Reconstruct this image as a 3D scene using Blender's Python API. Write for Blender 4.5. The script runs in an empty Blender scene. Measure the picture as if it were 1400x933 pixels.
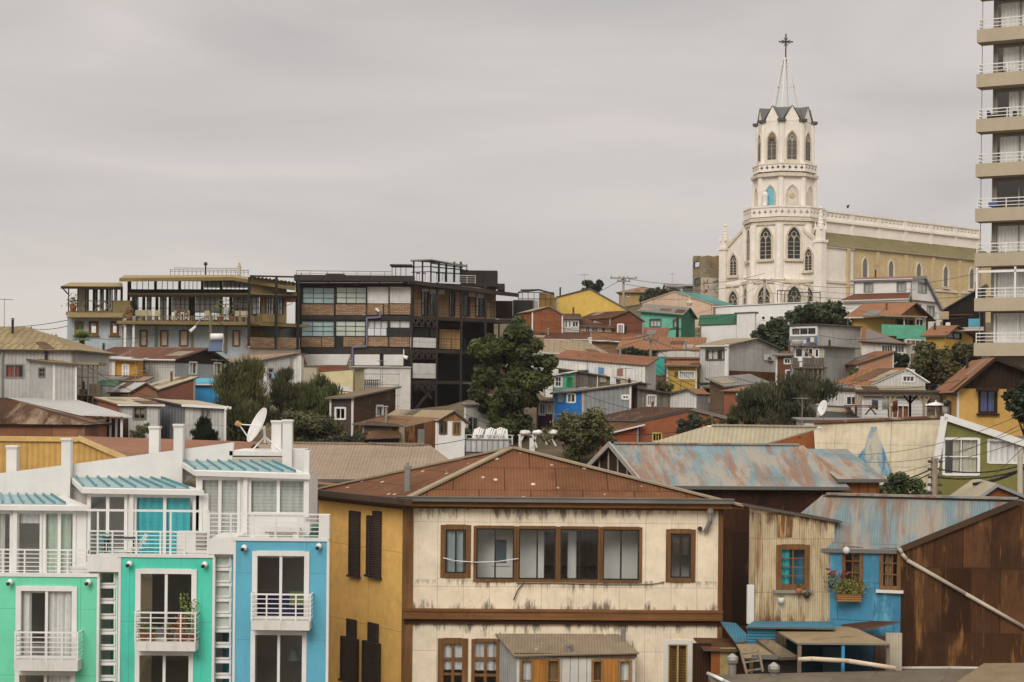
import bpy, math, random
from mathutils import Vector, Matrix
from mathutils.geometry import delaunay_2d_cdt
random.seed(7)
C = bpy.context.scene.collection
F, HX, HY, ZC, RO = 2400.0, 700.0, 550.0, 30.0, 0.010
cR, sR = math.cos(RO), math.sin(RO)
V = Vector

def ray(px, py):
    u, v = (px-HX)/F, -(py-HY)/F
    return u*cR - v*sR, u*sR + v*cR
def P(px, py, Y):
    u, v = ray(px, py)
    return V((u*Y, Y, ZC+v*Y))
def P2(px, Y, py=550):
    p = P(px, py, Y)
    return V((p.x, p.y))
def zat(px, py, Y):
    return P(px, py, Y).z

# ---------------------------------------------------------------- terrain
CTRL = [(-200,1150,55),(100,1100,58),(700,1100,58),(1300,1100,58),(1700,1100,58),(450,1080,63),(500,1080,66),(460,1020,70),(0,760,76),(350,800,77),(700,800,76),(1050,900,72),(1350,900,68),
 (0,645,90),(250,645,92),(480,640,95),(700,640,97),(900,655,90),(1150,680,92),(1400,690,90),(60,603,100),(300,612,100),(400,618,104),(650,618,104),
 (800,612,105),(950,612,106),(1100,605,106),(1250,590,102),(1400,600,100),(60,560,118),(200,540,120),(350,550,125),(600,600,150),(780,575,122),(900,570,118),
 (1050,575,116),(1200,572,115),(1400,560,112),(60,490,150),(200,484,150),(340,486,152),(500,580,158),(640,625,150),(800,510,138),(900,532,132),(1050,545,130),(1180,525,128),
 (1280,520,130),(800,450,160),(900,474,155),(1000,466,165),(1120,470,160),(1230,478,150),(1340,480,150),(950,424,205),(1060,432,198),(1250,440,205),(1400,440,215),
 (-100,500,230),(200,500,230),(500,470,235),(800,425,240),(950,412,260),(1400,420,300),(400,470,330),(900,440,340)]
CT = []
for a in CTRL:
    p = P(*a); CT.append((p.x, p.y, p.z))
def ground(x, y):
    sw = sz = 0.0
    for cx, cy, cz in CT:
        w = 1.0/(((x-cx)**2+(y-cy)**2)+4.0)**1.8
        sw += w; sz += w*cz
    return sz/sw

# ---------------------------------------------------------------- mesh builder
class MB:
    def __init__(s): s.v=[]; s.f=[]; s.m=[]; s.uv=[]
    def poly(s, pts, mi=0, flip=False):
        if flip: pts = pts[::-1]
        i = len(s.v); s.v += [V(p) for p in pts]
        s.face(list(range(i, i+len(pts))), mi)
    def face(s, idx, mi=0):
        n = V((0,0,0)); k = len(idx)
        for j in range(k):
            a, b = s.v[idx[j]], s.v[idx[(j+1)%k]]
            n.x += (a.y-b.y)*(a.z+b.z); n.y += (a.z-b.z)*(a.x+b.x); n.z += (a.x-b.x)*(a.y+b.y)
        if n.length < 1e-12: n = V((0,0,1))
        n.normalize()
        if n.z < 0 and abs(n.z) > .05: n = -n
        t = V((0,0,1)).cross(n)
        t = V((1,0,0)) if t.length < 1e-3 else t.normalized()
        w = n.cross(t)
        s.f.append(idx); s.m.append(mi); s.uv.append([(s.v[j].dot(t), s.v[j].dot(w)) for j in idx])
    def hexa(s, p, mi=0):                       # p: 4 bottom ccw, 4 top
        i = len(s.v); s.v += [V(q) for q in p]
        for q in ((3,2,1,0),(4,5,6,7),(0,1,5,4),(1,2,6,5),(2,3,7,6),(3,0,4,7)): s.face([i+k for k in q], mi)
    def box(s, x0,x1,y0,y1,z0,z1, mi=0):
        s.hexa([(x0,y0,z0),(x1,y0,z0),(x1,y1,z0),(x0,y1,z0),(x0,y0,z1),(x1,y0,z1),(x1,y1,z1),(x0,y1,z1)], mi)
    def beam(s, p, q, w, h=None, mi=0):
        p, q = V(p), V(q); h = h or w; d = (q-p)
        if d.length < 1e-6: return
        d.normalize(); a = V((0,0,1)).cross(d)
        a = V((1,0,0)) if a.length < 1e-3 else a.normalized()
        b = d.cross(a); a = a*(w/2); b = b*(h/2)
        s.hexa([p-a-b,p+a-b,p+a+b,p-a+b,q-a-b,q+a-b,q+a+b,q-a+b], mi)
    def cyl(s, p, q, r0, r1=None, n=8, mi=0, cap=True):
        p, q = V(p), V(q); r1 = r0 if r1 is None else r1; d = (q-p).normalized()
        a = d.orthogonal().normalized(); b = d.cross(a); i = len(s.v)
        for c, r in ((p,r0),(q,r1)):
            for k in range(n):
                t = 2*math.pi*k/n; s.v.append(c+a*(r*math.cos(t))+b*(r*math.sin(t)))
        for k in range(n): s.face([i+k, i+(k+1)%n, i+n+(k+1)%n, i+n+k], mi)
        if cap: s.face([i+k for k in range(n)][::-1], mi); s.face([i+n+k for k in range(n)], mi)
    def tube(s, pts, r, n=6, mi=0):
        for a, b in zip(pts, pts[1:]): s.cyl(a, b, r, r, n, mi)
    def lathe(s, c, prof, n=12, mi=0):          # prof: (r, z) list about a vertical axis
        c = V(c); i = len(s.v)
        for r, z in prof:
            for k in range(n):
                t = 2*math.pi*k/n; s.v.append(c+V((r*math.cos(t), r*math.sin(t), z)))
        for j in range(len(prof)-1):
            for k in range(n): s.face([i+j*n+k, i+j*n+(k+1)%n, i+(j+1)*n+(k+1)%n, i+(j+1)*n+k], mi)
        s.face([i+k for k in range(n)][::-1], mi); s.face([i+(len(prof)-1)*n+k for k in range(n)], mi)
    def slab(s, pts, th, mi=0, me=1):           # a panel with thickness below
        pts = [V(p) for p in pts]; n = sum(((pts[j]-pts[0]).cross(pts[j+1]-pts[0]) for j in range(1,len(pts)-1)), V((0,0,0))).normalized()
        if n.z < 0: pts = pts[::-1]; n = -n
        lo = [p-n*th for p in pts]
        s.poly(pts, mi); s.poly(lo[::-1], me)
        for j in range(len(pts)):
            k = (j+1)%len(pts); s.poly([lo[j],lo[k],pts[k],pts[j]], me)
    def build(s, name, mats, parent=None, smooth=False, org=None):
        if not isinstance(mats, (list,tuple)): mats = [mats]
        o = V(ORG.get(parent.name, (0,0,0))) if parent else (org or V((0,0,0)))
        me = bpy.data.meshes.new(name); me.from_pydata([p-o for p in s.v], [], s.f)
        uvl = me.uv_layers.new(name='UVMap'); k = 0; flat = []
        for u in s.uv:
            for c in u: flat += c
        uvl.data.foreach_set('uv', flat)
        for m in mats: me.materials.append(m)
        me.polygons.foreach_set('material_index', s.m)
        if smooth: me.polygons.foreach_set('use_smooth', [True]*len(s.f))
        me.update()
        ob = bpy.data.objects.new(name, me); C.objects.link(ob)
        if parent:
            ob.parent = parent; ORG[ob.name] = o
        elif org: ob.location = org; ORG[ob.name] = V(org)
        return ob
ORG = {}
def thing(name, label, cat, loc, group=None):
    o = bpy.data.objects.new(name, None); C.objects.link(o); o.empty_display_size = .3
    o.location = loc; o['label'] = label; o['category'] = cat
    if group: o['group'] = group
    ORG[o.name] = V(loc); return o
def tag(o, label, cat, group=None):
    o['label'] = label; o['category'] = cat
    if group: o['group'] = group
    return o
def kind(o, k): o['kind'] = k; return o
def copy_tree(o, parent=None):
    c = o.copy(); C.objects.link(c)
    if parent: c.parent = parent
    for ch in list(o.children): copy_tree(ch, c)
    return c
def center(o):                                  # recentre a thing's origin: move the Empty, not the shape
    return o

# ---------------------------------------------------------------- a vertical plane addressed in photo pixels
class Fr:
    def __init__(s, a, b):
        s.a = V(a); s.b = V(b); s.e = (s.b-s.a).normalized(); s.L = (s.b-s.a).length; s.n = V((s.e.y, -s.e.x))
    def sz(s, px, py, out=0):
        u, v = ray(px, py); a = s.a+s.n*out
        t = (u*a.y-a.x)/(s.e.x-u*s.e.y); k = a.y+t*s.e.y
        return t, ZC+v*k
    def w(s, t, z, out=0):
        q = s.a+s.e*t+s.n*out; return V((q.x, q.y, z))
    def p(s, px, py, out=0):
        t, z = s.sz(px, py, out); return s.w(t, z, out)
    def rect(s, x0,y0,x1,y1, out=0):
        xm, ym = (x0+x1)/2, (y0+y1)/2
        return s.sz(x0,ym,out)[0], s.sz(xm,y1,out)[1], s.sz(x1,ym,out)[0], s.sz(xm,y0,out)[1]
    def bx(s, mb, t0,z0,t1,z1, o0,o1, mi=0):    # box in plane units; o1 = outer face
        w = s.w
        mb.hexa([w(t0,z0,o1),w(t1,z0,o1),w(t1,z0,o0),w(t0,z0,o0),w(t0,z1,o1),w(t1,z1,o1),w(t1,z1,o0),w(t0,z1,o0)], mi)
    def box(s, mb, x0,y0,x1,y1, o0,o1, mi=0):
        s.bx(mb, *s.rect(x0,y0,x1,y1,o1), o0, o1, mi)
    def panel(s, mb, outline, holes=(), out=0, reveal=.12, mi=0, mr=None):
        pl = [outline]+list(holes); flat = []; ed = []
        for l in pl:
            n0 = len(flat); k = len(l); flat += [V((a,b)) for a,b in l]; ed += [(n0+j,n0+(j+1)%k) for j in range(k)]
        vs, _, fs, _, _, _ = delaunay_2d_cdt(flat, ed, [], 0, 1e-5)
        i = len(mb.v); mb.v += [s.w(q.x, q.y, out) for q in vs]
        for t in fs:
            c = sum((vs[k] for k in t), V((0,0)))/len(t)
            if inside(c, outline) and not any(inside(c, h) for h in holes): mb.face([i+k for k in t], mi)
        for h in holes:
            for (a,b),(c,d) in zip(h, h[1:]+h[:1]):
                mb.poly([s.w(a,b,out),s.w(c,d,out),s.w(c,d,out-reveal),s.w(a,b,out-reveal)], mi if mr is None else mr)
def inside(c, poly):
    r = False; n = len(poly)
    for j in range(n):
        (x0,y0),(x1,y1) = poly[j], poly[(j+1)%n]
        if (y0 > c.y) != (y1 > c.y) and c.x < (x1-x0)*(c.y-y0)/(y1-y0)+x0: r = not r
    return r
def front(Y):
    return Fr(P2(0,Y), P2(1400,Y))
def R4(r): return [(r[0],r[1]),(r[2],r[1]),(r[2],r[3]),(r[0],r[3])]
def arch(t0,z0,t1,z1,n=5):                      # pointed arch outline
    w = t1-t0; zs = z1-w*.86; m = (t0+t1)/2; pts = [(t0,z0),(t1,z0),(t1,zs)]
    for k in range(1,n): a = math.radians(60*k/n); pts.append((t0+w*math.cos(a), zs+w*math.sin(a)))
    pts.append((m, zs+w*.866))
    for k in range(n-1,0,-1): a = math.radians(60*k/n); pts.append((t1-w*math.cos(a), zs+w*math.sin(a)))
    pts.append((t0,zs)); return pts
# ---------------------------------------------------------------- materials
HAZE = .00015
DESAT = .06
def lin(h, mul=1.0):
    h = h.lstrip('#'); o = []
    for k in (0,2,4):
        c = int(h[k:k+2],16)/255; c = c/12.92 if c <= .04045 else ((c+.055)/1.055)**2.4
        o.append(c*mul)
    if o[0] > o[1] > o[2]: o[1] += .07*(o[0]-o[1])
    y = .21*o[0]+.72*o[1]+.07*o[2]
    return (*[min(.9, c+(y-c)*DESAT) for c in o], 1)
class NT:
    def __init__(s, name):
        s.m = bpy.data.materials.new(name); s.m.use_nodes = True; s.t = s.m.node_tree; s.t.nodes.clear()
    def n(s, typ, ins=None, out=0, **at):
        d = s.t.nodes.new(typ)
        for k, v in at.items(): setattr(d, k, v)
        for k, v in (ins or {}).items():
            if isinstance(v, bpy.types.NodeSocket): s.t.links.new(v, d.inputs[k])
            else: d.inputs[k].default_value = v
        return d.outputs[out] if d.outputs else None
    def mix(s, f, a, b, blend='MIX'):
        return s.n('ShaderNodeMix', {0:f, 6:a, 7:b}, 2, data_type='RGBA', blend_type=blend)
    def math(s, op, a, b=0.0, c=0.0): return s.n('ShaderNodeMath', {0:a,1:b,2:c}, operation=op)
    def rng(s, v, a, b, c=0.0, d=1.0): return s.n('ShaderNodeMapRange', {0:v,1:a,2:b,3:c,4:d})
    def noise(s, vec, scale, sx=1, sy=1, detail=3.0, off=0.0, rough=.55):
        m = s.n('ShaderNodeMapping', {'Vector':vec, 'Scale':(sx,sy,1), 'Location':(off,off*.7,0)})
        return s.n('ShaderNodeTexNoise', {'Vector':m,'Scale':scale,'Detail':detail,'Roughness':rough})
    def uv(s):
        uv = s.n('ShaderNodeTexCoord', out=2); r = s.n('ShaderNodeObjectInfo', out=5)
        k = s.math('MULTIPLY', r, 37.0)
        return uv, s.n('ShaderNodeVectorMath', {0:uv, 1:s.n('ShaderNodeCombineXYZ', {0:k,1:k,2:k})}, operation='ADD')
    def out(s, sh): s.n('ShaderNodeOutputMaterial', {'Surface':sh}); return s.m
MC = {}
def surf(base, mul=1.0, var=.22, corr=0, cd=.018, seam=None, seamv=.25, mortar=.03, streak=None, patch=None, patch2=None, speck=None, rough=.75, metal=0.0, spec=.12, wood=0, grain=.25, horiz=False, cwd=.14, bands=None):
    key = repr((cwd,bands,base,mul,var,corr,cd,seam,seamv,mortar,streak,patch,patch2,speck,rough,metal,spec,wood,grain,horiz))
    if key in MC: return MC[key]
    t = NT('surface_%d' % len(MC)); uv0, uv = t.uv()
    col = lin(base, mul)
    big = t.noise(uv, .35, detail=2, off=3)
    fine = t.noise(uv, 2.3, detail=4, off=9, rough=.65)
    tone = t.math('ADD', t.rng(big, .3, .7, 1-var, 1+var*.5), t.rng(fine, .3, .7, -grain*.5, grain*.35))
    if seam:
        br = t.n('ShaderNodeTexBrick', {'Vector':uv,'Color1':(1,1,1,1),'Color2':(1-seamv,)*3+(1,),'Mortar':(.45,.42,.4,1),'Scale':1.0,'Mortar Size':mortar,'Mortar Smooth':.4,'Bias':0.0,'Brick Width':seam[0],'Row Height':seam[1]}, offset=0.5 if len(seam) < 3 else seam[2])
    hgt = None
    if corr:
        wv = t.n('ShaderNodeTexWave', {'Vector':uv0,'Scale':.31416/corr,'Distortion':0.0}, 1, bands_direction='Y' if horiz else 'X')
        tone = t.math('MULTIPLY', tone, t.rng(wv, 0, 1, 1-cwd, 1+cwd*.35)); hgt = wv  # groove dirt in the colour, also standing in for rib shading under flat light
    if wood:
        wd = t.noise(uv, 1.0, sx=14 if not horiz else .5, sy=.5 if not horiz else 14, detail=5, off=1)
        tone = t.math('MULTIPLY', tone, t.rng(wd, .3, .7, 1-wood, 1+wood*.4))
    c = t.mix(1.0, col, t.n('ShaderNodeCombineColor', {0:tone,1:tone,2:tone}), 'MULTIPLY')
    if seam: c = t.mix(1.0, c, br, 'MULTIPLY')
    k = 0
    for pt in (patch, patch2):
        k += 1
        if pt:
            h, amt, sc, sx, sy = pt[:5]; st = pt[5] if len(pt) > 5 else .9
            nz = t.noise(uv, sc, sx, sy, 5, 11*k, .68); lo = .72-.34*amt
            f = t.rng(nz, lo, lo+.13, 0, st)
            c = t.mix(f, c, lin(h, mul))
    if streak:
        h, amt = streak[:2]; st = streak[2] if len(streak) > 2 else .75
        nz = t.noise(uv, 1.0, 4.0, .45, 5, 21, .72); n2 = t.noise(uv, .8, 1, 1, 2, 5); lo = .72-.3*amt
        f = t.math('MULTIPLY', t.rng(nz, lo, lo+.2, 0, st), t.rng(n2, .35, .6, .15, 1))
        c = t.mix(f, c, lin(h, mul))
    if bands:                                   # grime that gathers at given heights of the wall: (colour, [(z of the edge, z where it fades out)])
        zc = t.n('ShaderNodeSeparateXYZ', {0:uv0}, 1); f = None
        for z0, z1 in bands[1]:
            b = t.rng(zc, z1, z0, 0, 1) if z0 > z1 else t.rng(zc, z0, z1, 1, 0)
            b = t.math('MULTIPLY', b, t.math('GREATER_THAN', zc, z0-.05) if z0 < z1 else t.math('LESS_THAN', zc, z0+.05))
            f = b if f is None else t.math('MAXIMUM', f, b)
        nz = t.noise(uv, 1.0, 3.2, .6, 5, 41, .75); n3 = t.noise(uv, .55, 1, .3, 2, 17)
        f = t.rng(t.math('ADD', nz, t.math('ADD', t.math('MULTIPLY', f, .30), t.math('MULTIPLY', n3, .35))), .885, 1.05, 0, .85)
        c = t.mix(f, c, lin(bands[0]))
    if speck:
        h, amt, sc = speck
        vo = t.n('ShaderNodeTexVoronoi', {'Vector':uv,'Scale':sc,'Randomness':.75}); f = t.rng(vo, amt, amt*.6, 0, .85)
        c = t.mix(f, c, lin(h))
    ins = {'Base Color':c, 'Roughness':rough, 'Metallic':metal, 'Specular IOR Level':spec}
    fb = t.n('ShaderNodeBump', {'Height':fine,'Strength':.25,'Distance':.02})
    if hgt: fb = t.n('ShaderNodeBump', {'Height':hgt,'Strength':.8,'Distance':cd,'Normal':fb})
    ins['Normal'] = fb
    MC[key] = t.out(t.n('ShaderNodeBsdfPrincipled', ins)); return MC[key]
def plain(base, mul=1.0, rough=.55, metal=0.0, spec=.4, var=.12):
    return surf(base, mul, var=var, rough=rough, metal=metal, spec=spec, grain=.14)
def glass_mat(tint=(.93,.95,.95), ior=1.6, rough=.03):
    t = NT('window_glass')
    tr = t.n('ShaderNodeBsdfTransparent', {'Color':(*tint,1)}); gl = t.n('ShaderNodeBsdfGlossy', {'Color':(.9,.92,.95,1),'Roughness':rough})
    uv = t.n('ShaderNodeTexCoord', out=2); nz = t.n('ShaderNodeTexNoise', {'Vector':uv,'Scale':.9,'Detail':1.0})
    b = t.n('ShaderNodeBump', {'Height':nz,'Strength':.06,'Distance':.1}); t.t.links.new(b, t.t.nodes['Glossy BSDF'].inputs['Normal'])
    bf = t.n('ShaderNodeNewGeometry', out=6)
    fr = t.n('ShaderNodeFresnel', {'IOR':t.math('MULTIPLY_ADD', bf, 1/ior-ior, ior)})
    return t.out(t.n('ShaderNodeMixShader', {0:fr, 1:tr, 2:gl}))
def leaf_mat(dark, light, mul=1.0, trans=.25):
    key = ('leaf',dark,light,mul)
    if key in MC: return MC[key]
    t = NT('foliage_%d' % len(MC)); r = t.n('ShaderNodeNewGeometry', out=8); pos = t.n('ShaderNodeNewGeometry', out=0)
    nz = t.n('ShaderNodeTexNoise', {'Vector':pos,'Scale':.55,'Detail':2.0})
    f = t.math('ADD', t.math('MULTIPLY', r, .55), t.rng(nz, .35, .68, -.1, .55))
    c = t.mix(f, lin(dark,mul*1.35), lin(light,mul*1.5))
    d = t.n('ShaderNodeBsdfPrincipled', {'Base Color':c,'Roughness':.6,'Specular IOR Level':.25})
    tl = t.n('ShaderNodeBsdfTranslucent', {'Color':c})
    MC[key] = t.out(t.n('ShaderNodeMixShader', {0:trans,1:d,2:tl})); return MC[key]

GLASS = glass_mat()
GLASS2 = glass_mat((.45,.5,.5), 1.9)
FROST = plain('#b9c1b6', rough=.25, spec=.5)
WHITE = surf('#dcd9d3', var=.08, grain=.1, streak=('#b3a696',.5,.5), rough=.6)
WHITE2 = surf('#d6d2ca', var=.1, grain=.1, streak=('#a58e72',.6,.7), rough=.7)
WMET = plain('#e2dfda', rough=.4)
BLACKM = plain('#242220', rough=.5)
DKWOOD = surf('#3a2a20', wood=.4, corr=0)
BROWN = surf('#805331', wood=.35, horiz=True, streak=('#3a2417',.4))
BROWNV = surf('#7d5433', wood=.35, streak=('#3a2417',.4))
TIMBER = surf('#8a7a66', wood=.4)
GREYM = plain('#8d8a84', rough=.45, metal=.3)
GUTTER = surf('#6d6a64', var=.25, rough=.5, metal=.2)
CURT = surf('#d5d0c6', var=.1, corr=.22, cd=.03, rough=.9)
CURTW = surf('#e0ddd6', var=.08, corr=.25, cd=.04, rough=.9)
CURTB = surf('#5f6aa0', mul=.7, var=.1, corr=.2, cd=.03, rough=.9)
CURTR = surf('#a03a34', mul=.8, var=.1, corr=.25, cd=.03, rough=.9)
CURTT = surf('#2fb5bb', var=.08, corr=.25, cd=.02, rough=.9)
CURTG = surf('#3f9a72', mul=.8, var=.1, corr=.25, cd=.02, rough=.9)
CURTY = surf('#b5a758', mul=.8, var=.1, corr=.2, cd=.02, rough=.9)
BLIND = surf('#b8bab0', var=.05, corr=.12, cd=.006, horiz=True, rough=.8)
CONC = surf('#9d9484', var=.15, streak=('#6c6356',.4,.5), rough=.85)
RUSTW = surf('#6d452c', var=.4, corr=.09, seam=(1.0,2.3,.3), seamv=.72, mortar=.03, patch=('#3a251b',.62,.7,1.6,.6,.8), patch2=('#a8713f',.5,.6,3.2,.5,.6), streak=('#22150f',.5,.6), rough=.8)
RUSTR = surf('#80543a', .7, var=.3, corr=.12, seam=(.9,2.4), seamv=.35, mortar=.012, patch=('#4a2c20',.45,.8,1.5,.5), patch2=('#b89b7c',.3,.7,2,.5), rough=.85)
REDR = surf('#9c6347', .68, var=.2, corr=.25, cd=.03, patch=('#6e4030',.4,.6,1.5,.6), rough=.85)
REDR2 = surf('#a9704f', .68, var=.15, corr=.3, cd=.035, patch=('#83492f',.35,.7,1.5,.6), rough=.85)
DKRED = surf('#6e4231', .7, var=.3, corr=.2, cd=.03, patch=('#8e7560',.4,.8,2,.5), patch2=('#3c241b',.4,.9,2,.6), rough=.85)
BEIGER = surf('#b5a284', .66, var=.12, corr=.18, cd=.03, streak=('#7c6a52',.4), rough=.8)
CREAMR = surf('#cdbf9f', .66, var=.1, corr=.22, cd=.03, streak=('#9a8868',.35), rough=.7)
WHITER = surf('#d2cfca', .7, var=.1, corr=.22, cd=.03, streak=('#98918a',.3), rough=.6)
GREYR = surf('#96918a', .66, var=.15, corr=.2, cd=.03, streak=('#6b5f55',.35), rough=.7)
OCHRER = surf('#a8905c', .7, var=.12, corr=.3, cd=.02, rough=.8)
OLIVER = surf('#988c60', .62, var=.15, seam=(1.0,.35), seamv=.12, mortar=.02, rough=.9)
GREYW = surf('#c3c0b9', var=.14, corr=.2, seam=(1.3,2.4), seamv=.2, mortar=.014, streak=('#7d766c',.45,.6), rough=.6)
GREYW2 = surf('#b0b0ab', var=.14, corr=.16, seam=(1.3,2.4), seamv=.2, mortar=.014, streak=('#6f6a62',.4,.6), rough=.6)
WHTW = surf('#d3cfc7', var=.1, corr=.22, seam=(1.8,3), seamv=.06, mortar=.006, streak=('#958b7e',.45,.6), rough=.65)
BLUEGW = surf('#a9b3b5', var=.12, corr=.18, streak=('#77736a',.45), rough=.65)
OCHW = surf('#c08a3a', var=.14, streak=('#7c5626',.3), rough=.8)
REDBW = surf('#8f5238', var=.16, corr=.2, seam=(2,.6), seamv=.12, mortar=.012, streak=('#5c3424',.35), rough=.85)
DREDBW = surf('#6e4434', var=.2, corr=.2, streak=('#452a20',.35), rough=.85)
BRICK = surf('#ad8b70', var=.2, seam=(.5,.16), seamv=.4, mortar=.03, patch=('#6f4c38',.4,1.2,1,1), rough=.9)
PLANKS = surf('#8b8276', var=.3, wood=.35, seam=(.22,3.0), seamv=.35, mortar=.02, patch=('#5d4636',.45,.8,1.5,.6), rough=.9)
WOODP = surf('#b5824e', var=.3, wood=.35, seam=(.35,2.4), seamv=.4, mortar=.02, patch=('#6d4526',.4,.9,2,.5), rough=.7)
EARTH = surf('#7d6c55', .6, var=.3, patch=('#4d4a32',.55,.4,1,1), rough=.95)
FASC = plain('#5b5148', var=.2)
# ---------------------------------------------------------------- windows and houses
def sash_frame(o, fr, a,b,c,d, fw, nx, mat):
    m = MB(); e = .05
    fr.bx(m, a+fw,b+fw,a+fw+e,d-fw,-.06,.0); fr.bx(m, c-fw-e,b+fw,c-fw,d-fw,-.06,.0); fr.bx(m, a+fw+e,b+fw,c-fw-e,b+fw+e,-.06,.0); fr.bx(m, a+fw+e,d-fw-e,c-fw-e,d-fw,-.06,.0)
    for k in range(1,nx): t = a+fw+(c-a-2*fw)*k/nx; fr.bx(m, t-.03,b+fw+e,t+.03,d-fw-e,-.06,.005)
    m.build('sash', mat, o)
def window(par, fr, x0,y0,x1,y1, fm=WHITE, nx=2, ny=1, curt=None, fw=.07, sill=None, gm=None, proud=.04, name='window', mw=.045, label=None, din=.09, px=True, r=None, bars=None, sash=None):
    """frame, pane, curtain; returns the hole to cut in the wall"""
    a,b,c,d = r or fr.rect(x0,y0,x1,y1)
    m = MB()
    fr.bx(m, a-.02,b, a+fw,d, -din,proud); fr.bx(m, c-fw,b, c+.02,d, -din,proud)
    fr.bx(m, a+fw,d-fw, c-fw,d+.02, -din,proud); fr.bx(m, a+fw,b-.02, c-fw,b+fw, -din,proud)
    iw, ih = (c-a-2*fw), (d-b-2*fw)
    for k in range(1,nx): t = a+fw+iw*k/nx; fr.bx(m, t-mw/2,b+fw, t+mw/2,d-fw, -din+.03,proud-.03)
    for k in range(1,ny): z = b+fw+ih*k/ny; fr.bx(m, a+fw,z-mw/2+.003, c-fw,z+mw/2-.003, -din+.035,proud-.035)
    o = m.build(name, fm, par)
    if label: o['label'] = label
    m = MB(); m.poly([fr.w(a+fw,b+fw,-.05),fr.w(c-fw,b+fw,-.05),fr.w(c-fw,d-fw,-.05),fr.w(a+fw,d-fw,-.05)])
    m.build('pane', gm or GLASS, o)
    if curt:
        cm, segs = curt[0], curt[1]; zt = curt[2] if len(curt) > 2 else 0
        m = MB()
        for f0, f1 in segs:
            n = max(4, int((f1-f0)*iw/.12)); last = None
            for k in range(n+1):
                t = a+fw+iw*(f0+(f1-f0)*k/n); off = -.14+(.03 if k%2 else -.03)
                q = (fr.w(t,b+fw+ih*zt,off), fr.w(t,d-fw*.5,off))
                if last: m.poly([last[0],q[0],q[1],last[1]])
                last = q
        m.build('curtain', cm, o)
    if sill:
        m = MB(); fr.bx(m, a-.12,b-.12,c+.12,b-.021, -.02,.16); m.build('sill', sill, o)
    if sash: sash_frame(o, fr, a,b,c,d, fw, sash[0] if isinstance(sash,tuple) else sash, sash[1] if isinstance(sash,tuple) else BLACKM)
    return [(a,b),(c,b),(c,d),(a,d)]
def ext(p00,p10,p11,p01, oL,oR,oF,oB):
    a, b = (p10-p00).normalized(), (p11-p01).normalized(); l, r = (p01-p00).normalized(), (p11-p10).normalized()
    return [p00-a*oL-l*oF, p10+a*oR-r*oF, p11+b*oR+r*oB, p01-b*oL+l*oB]
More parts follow.
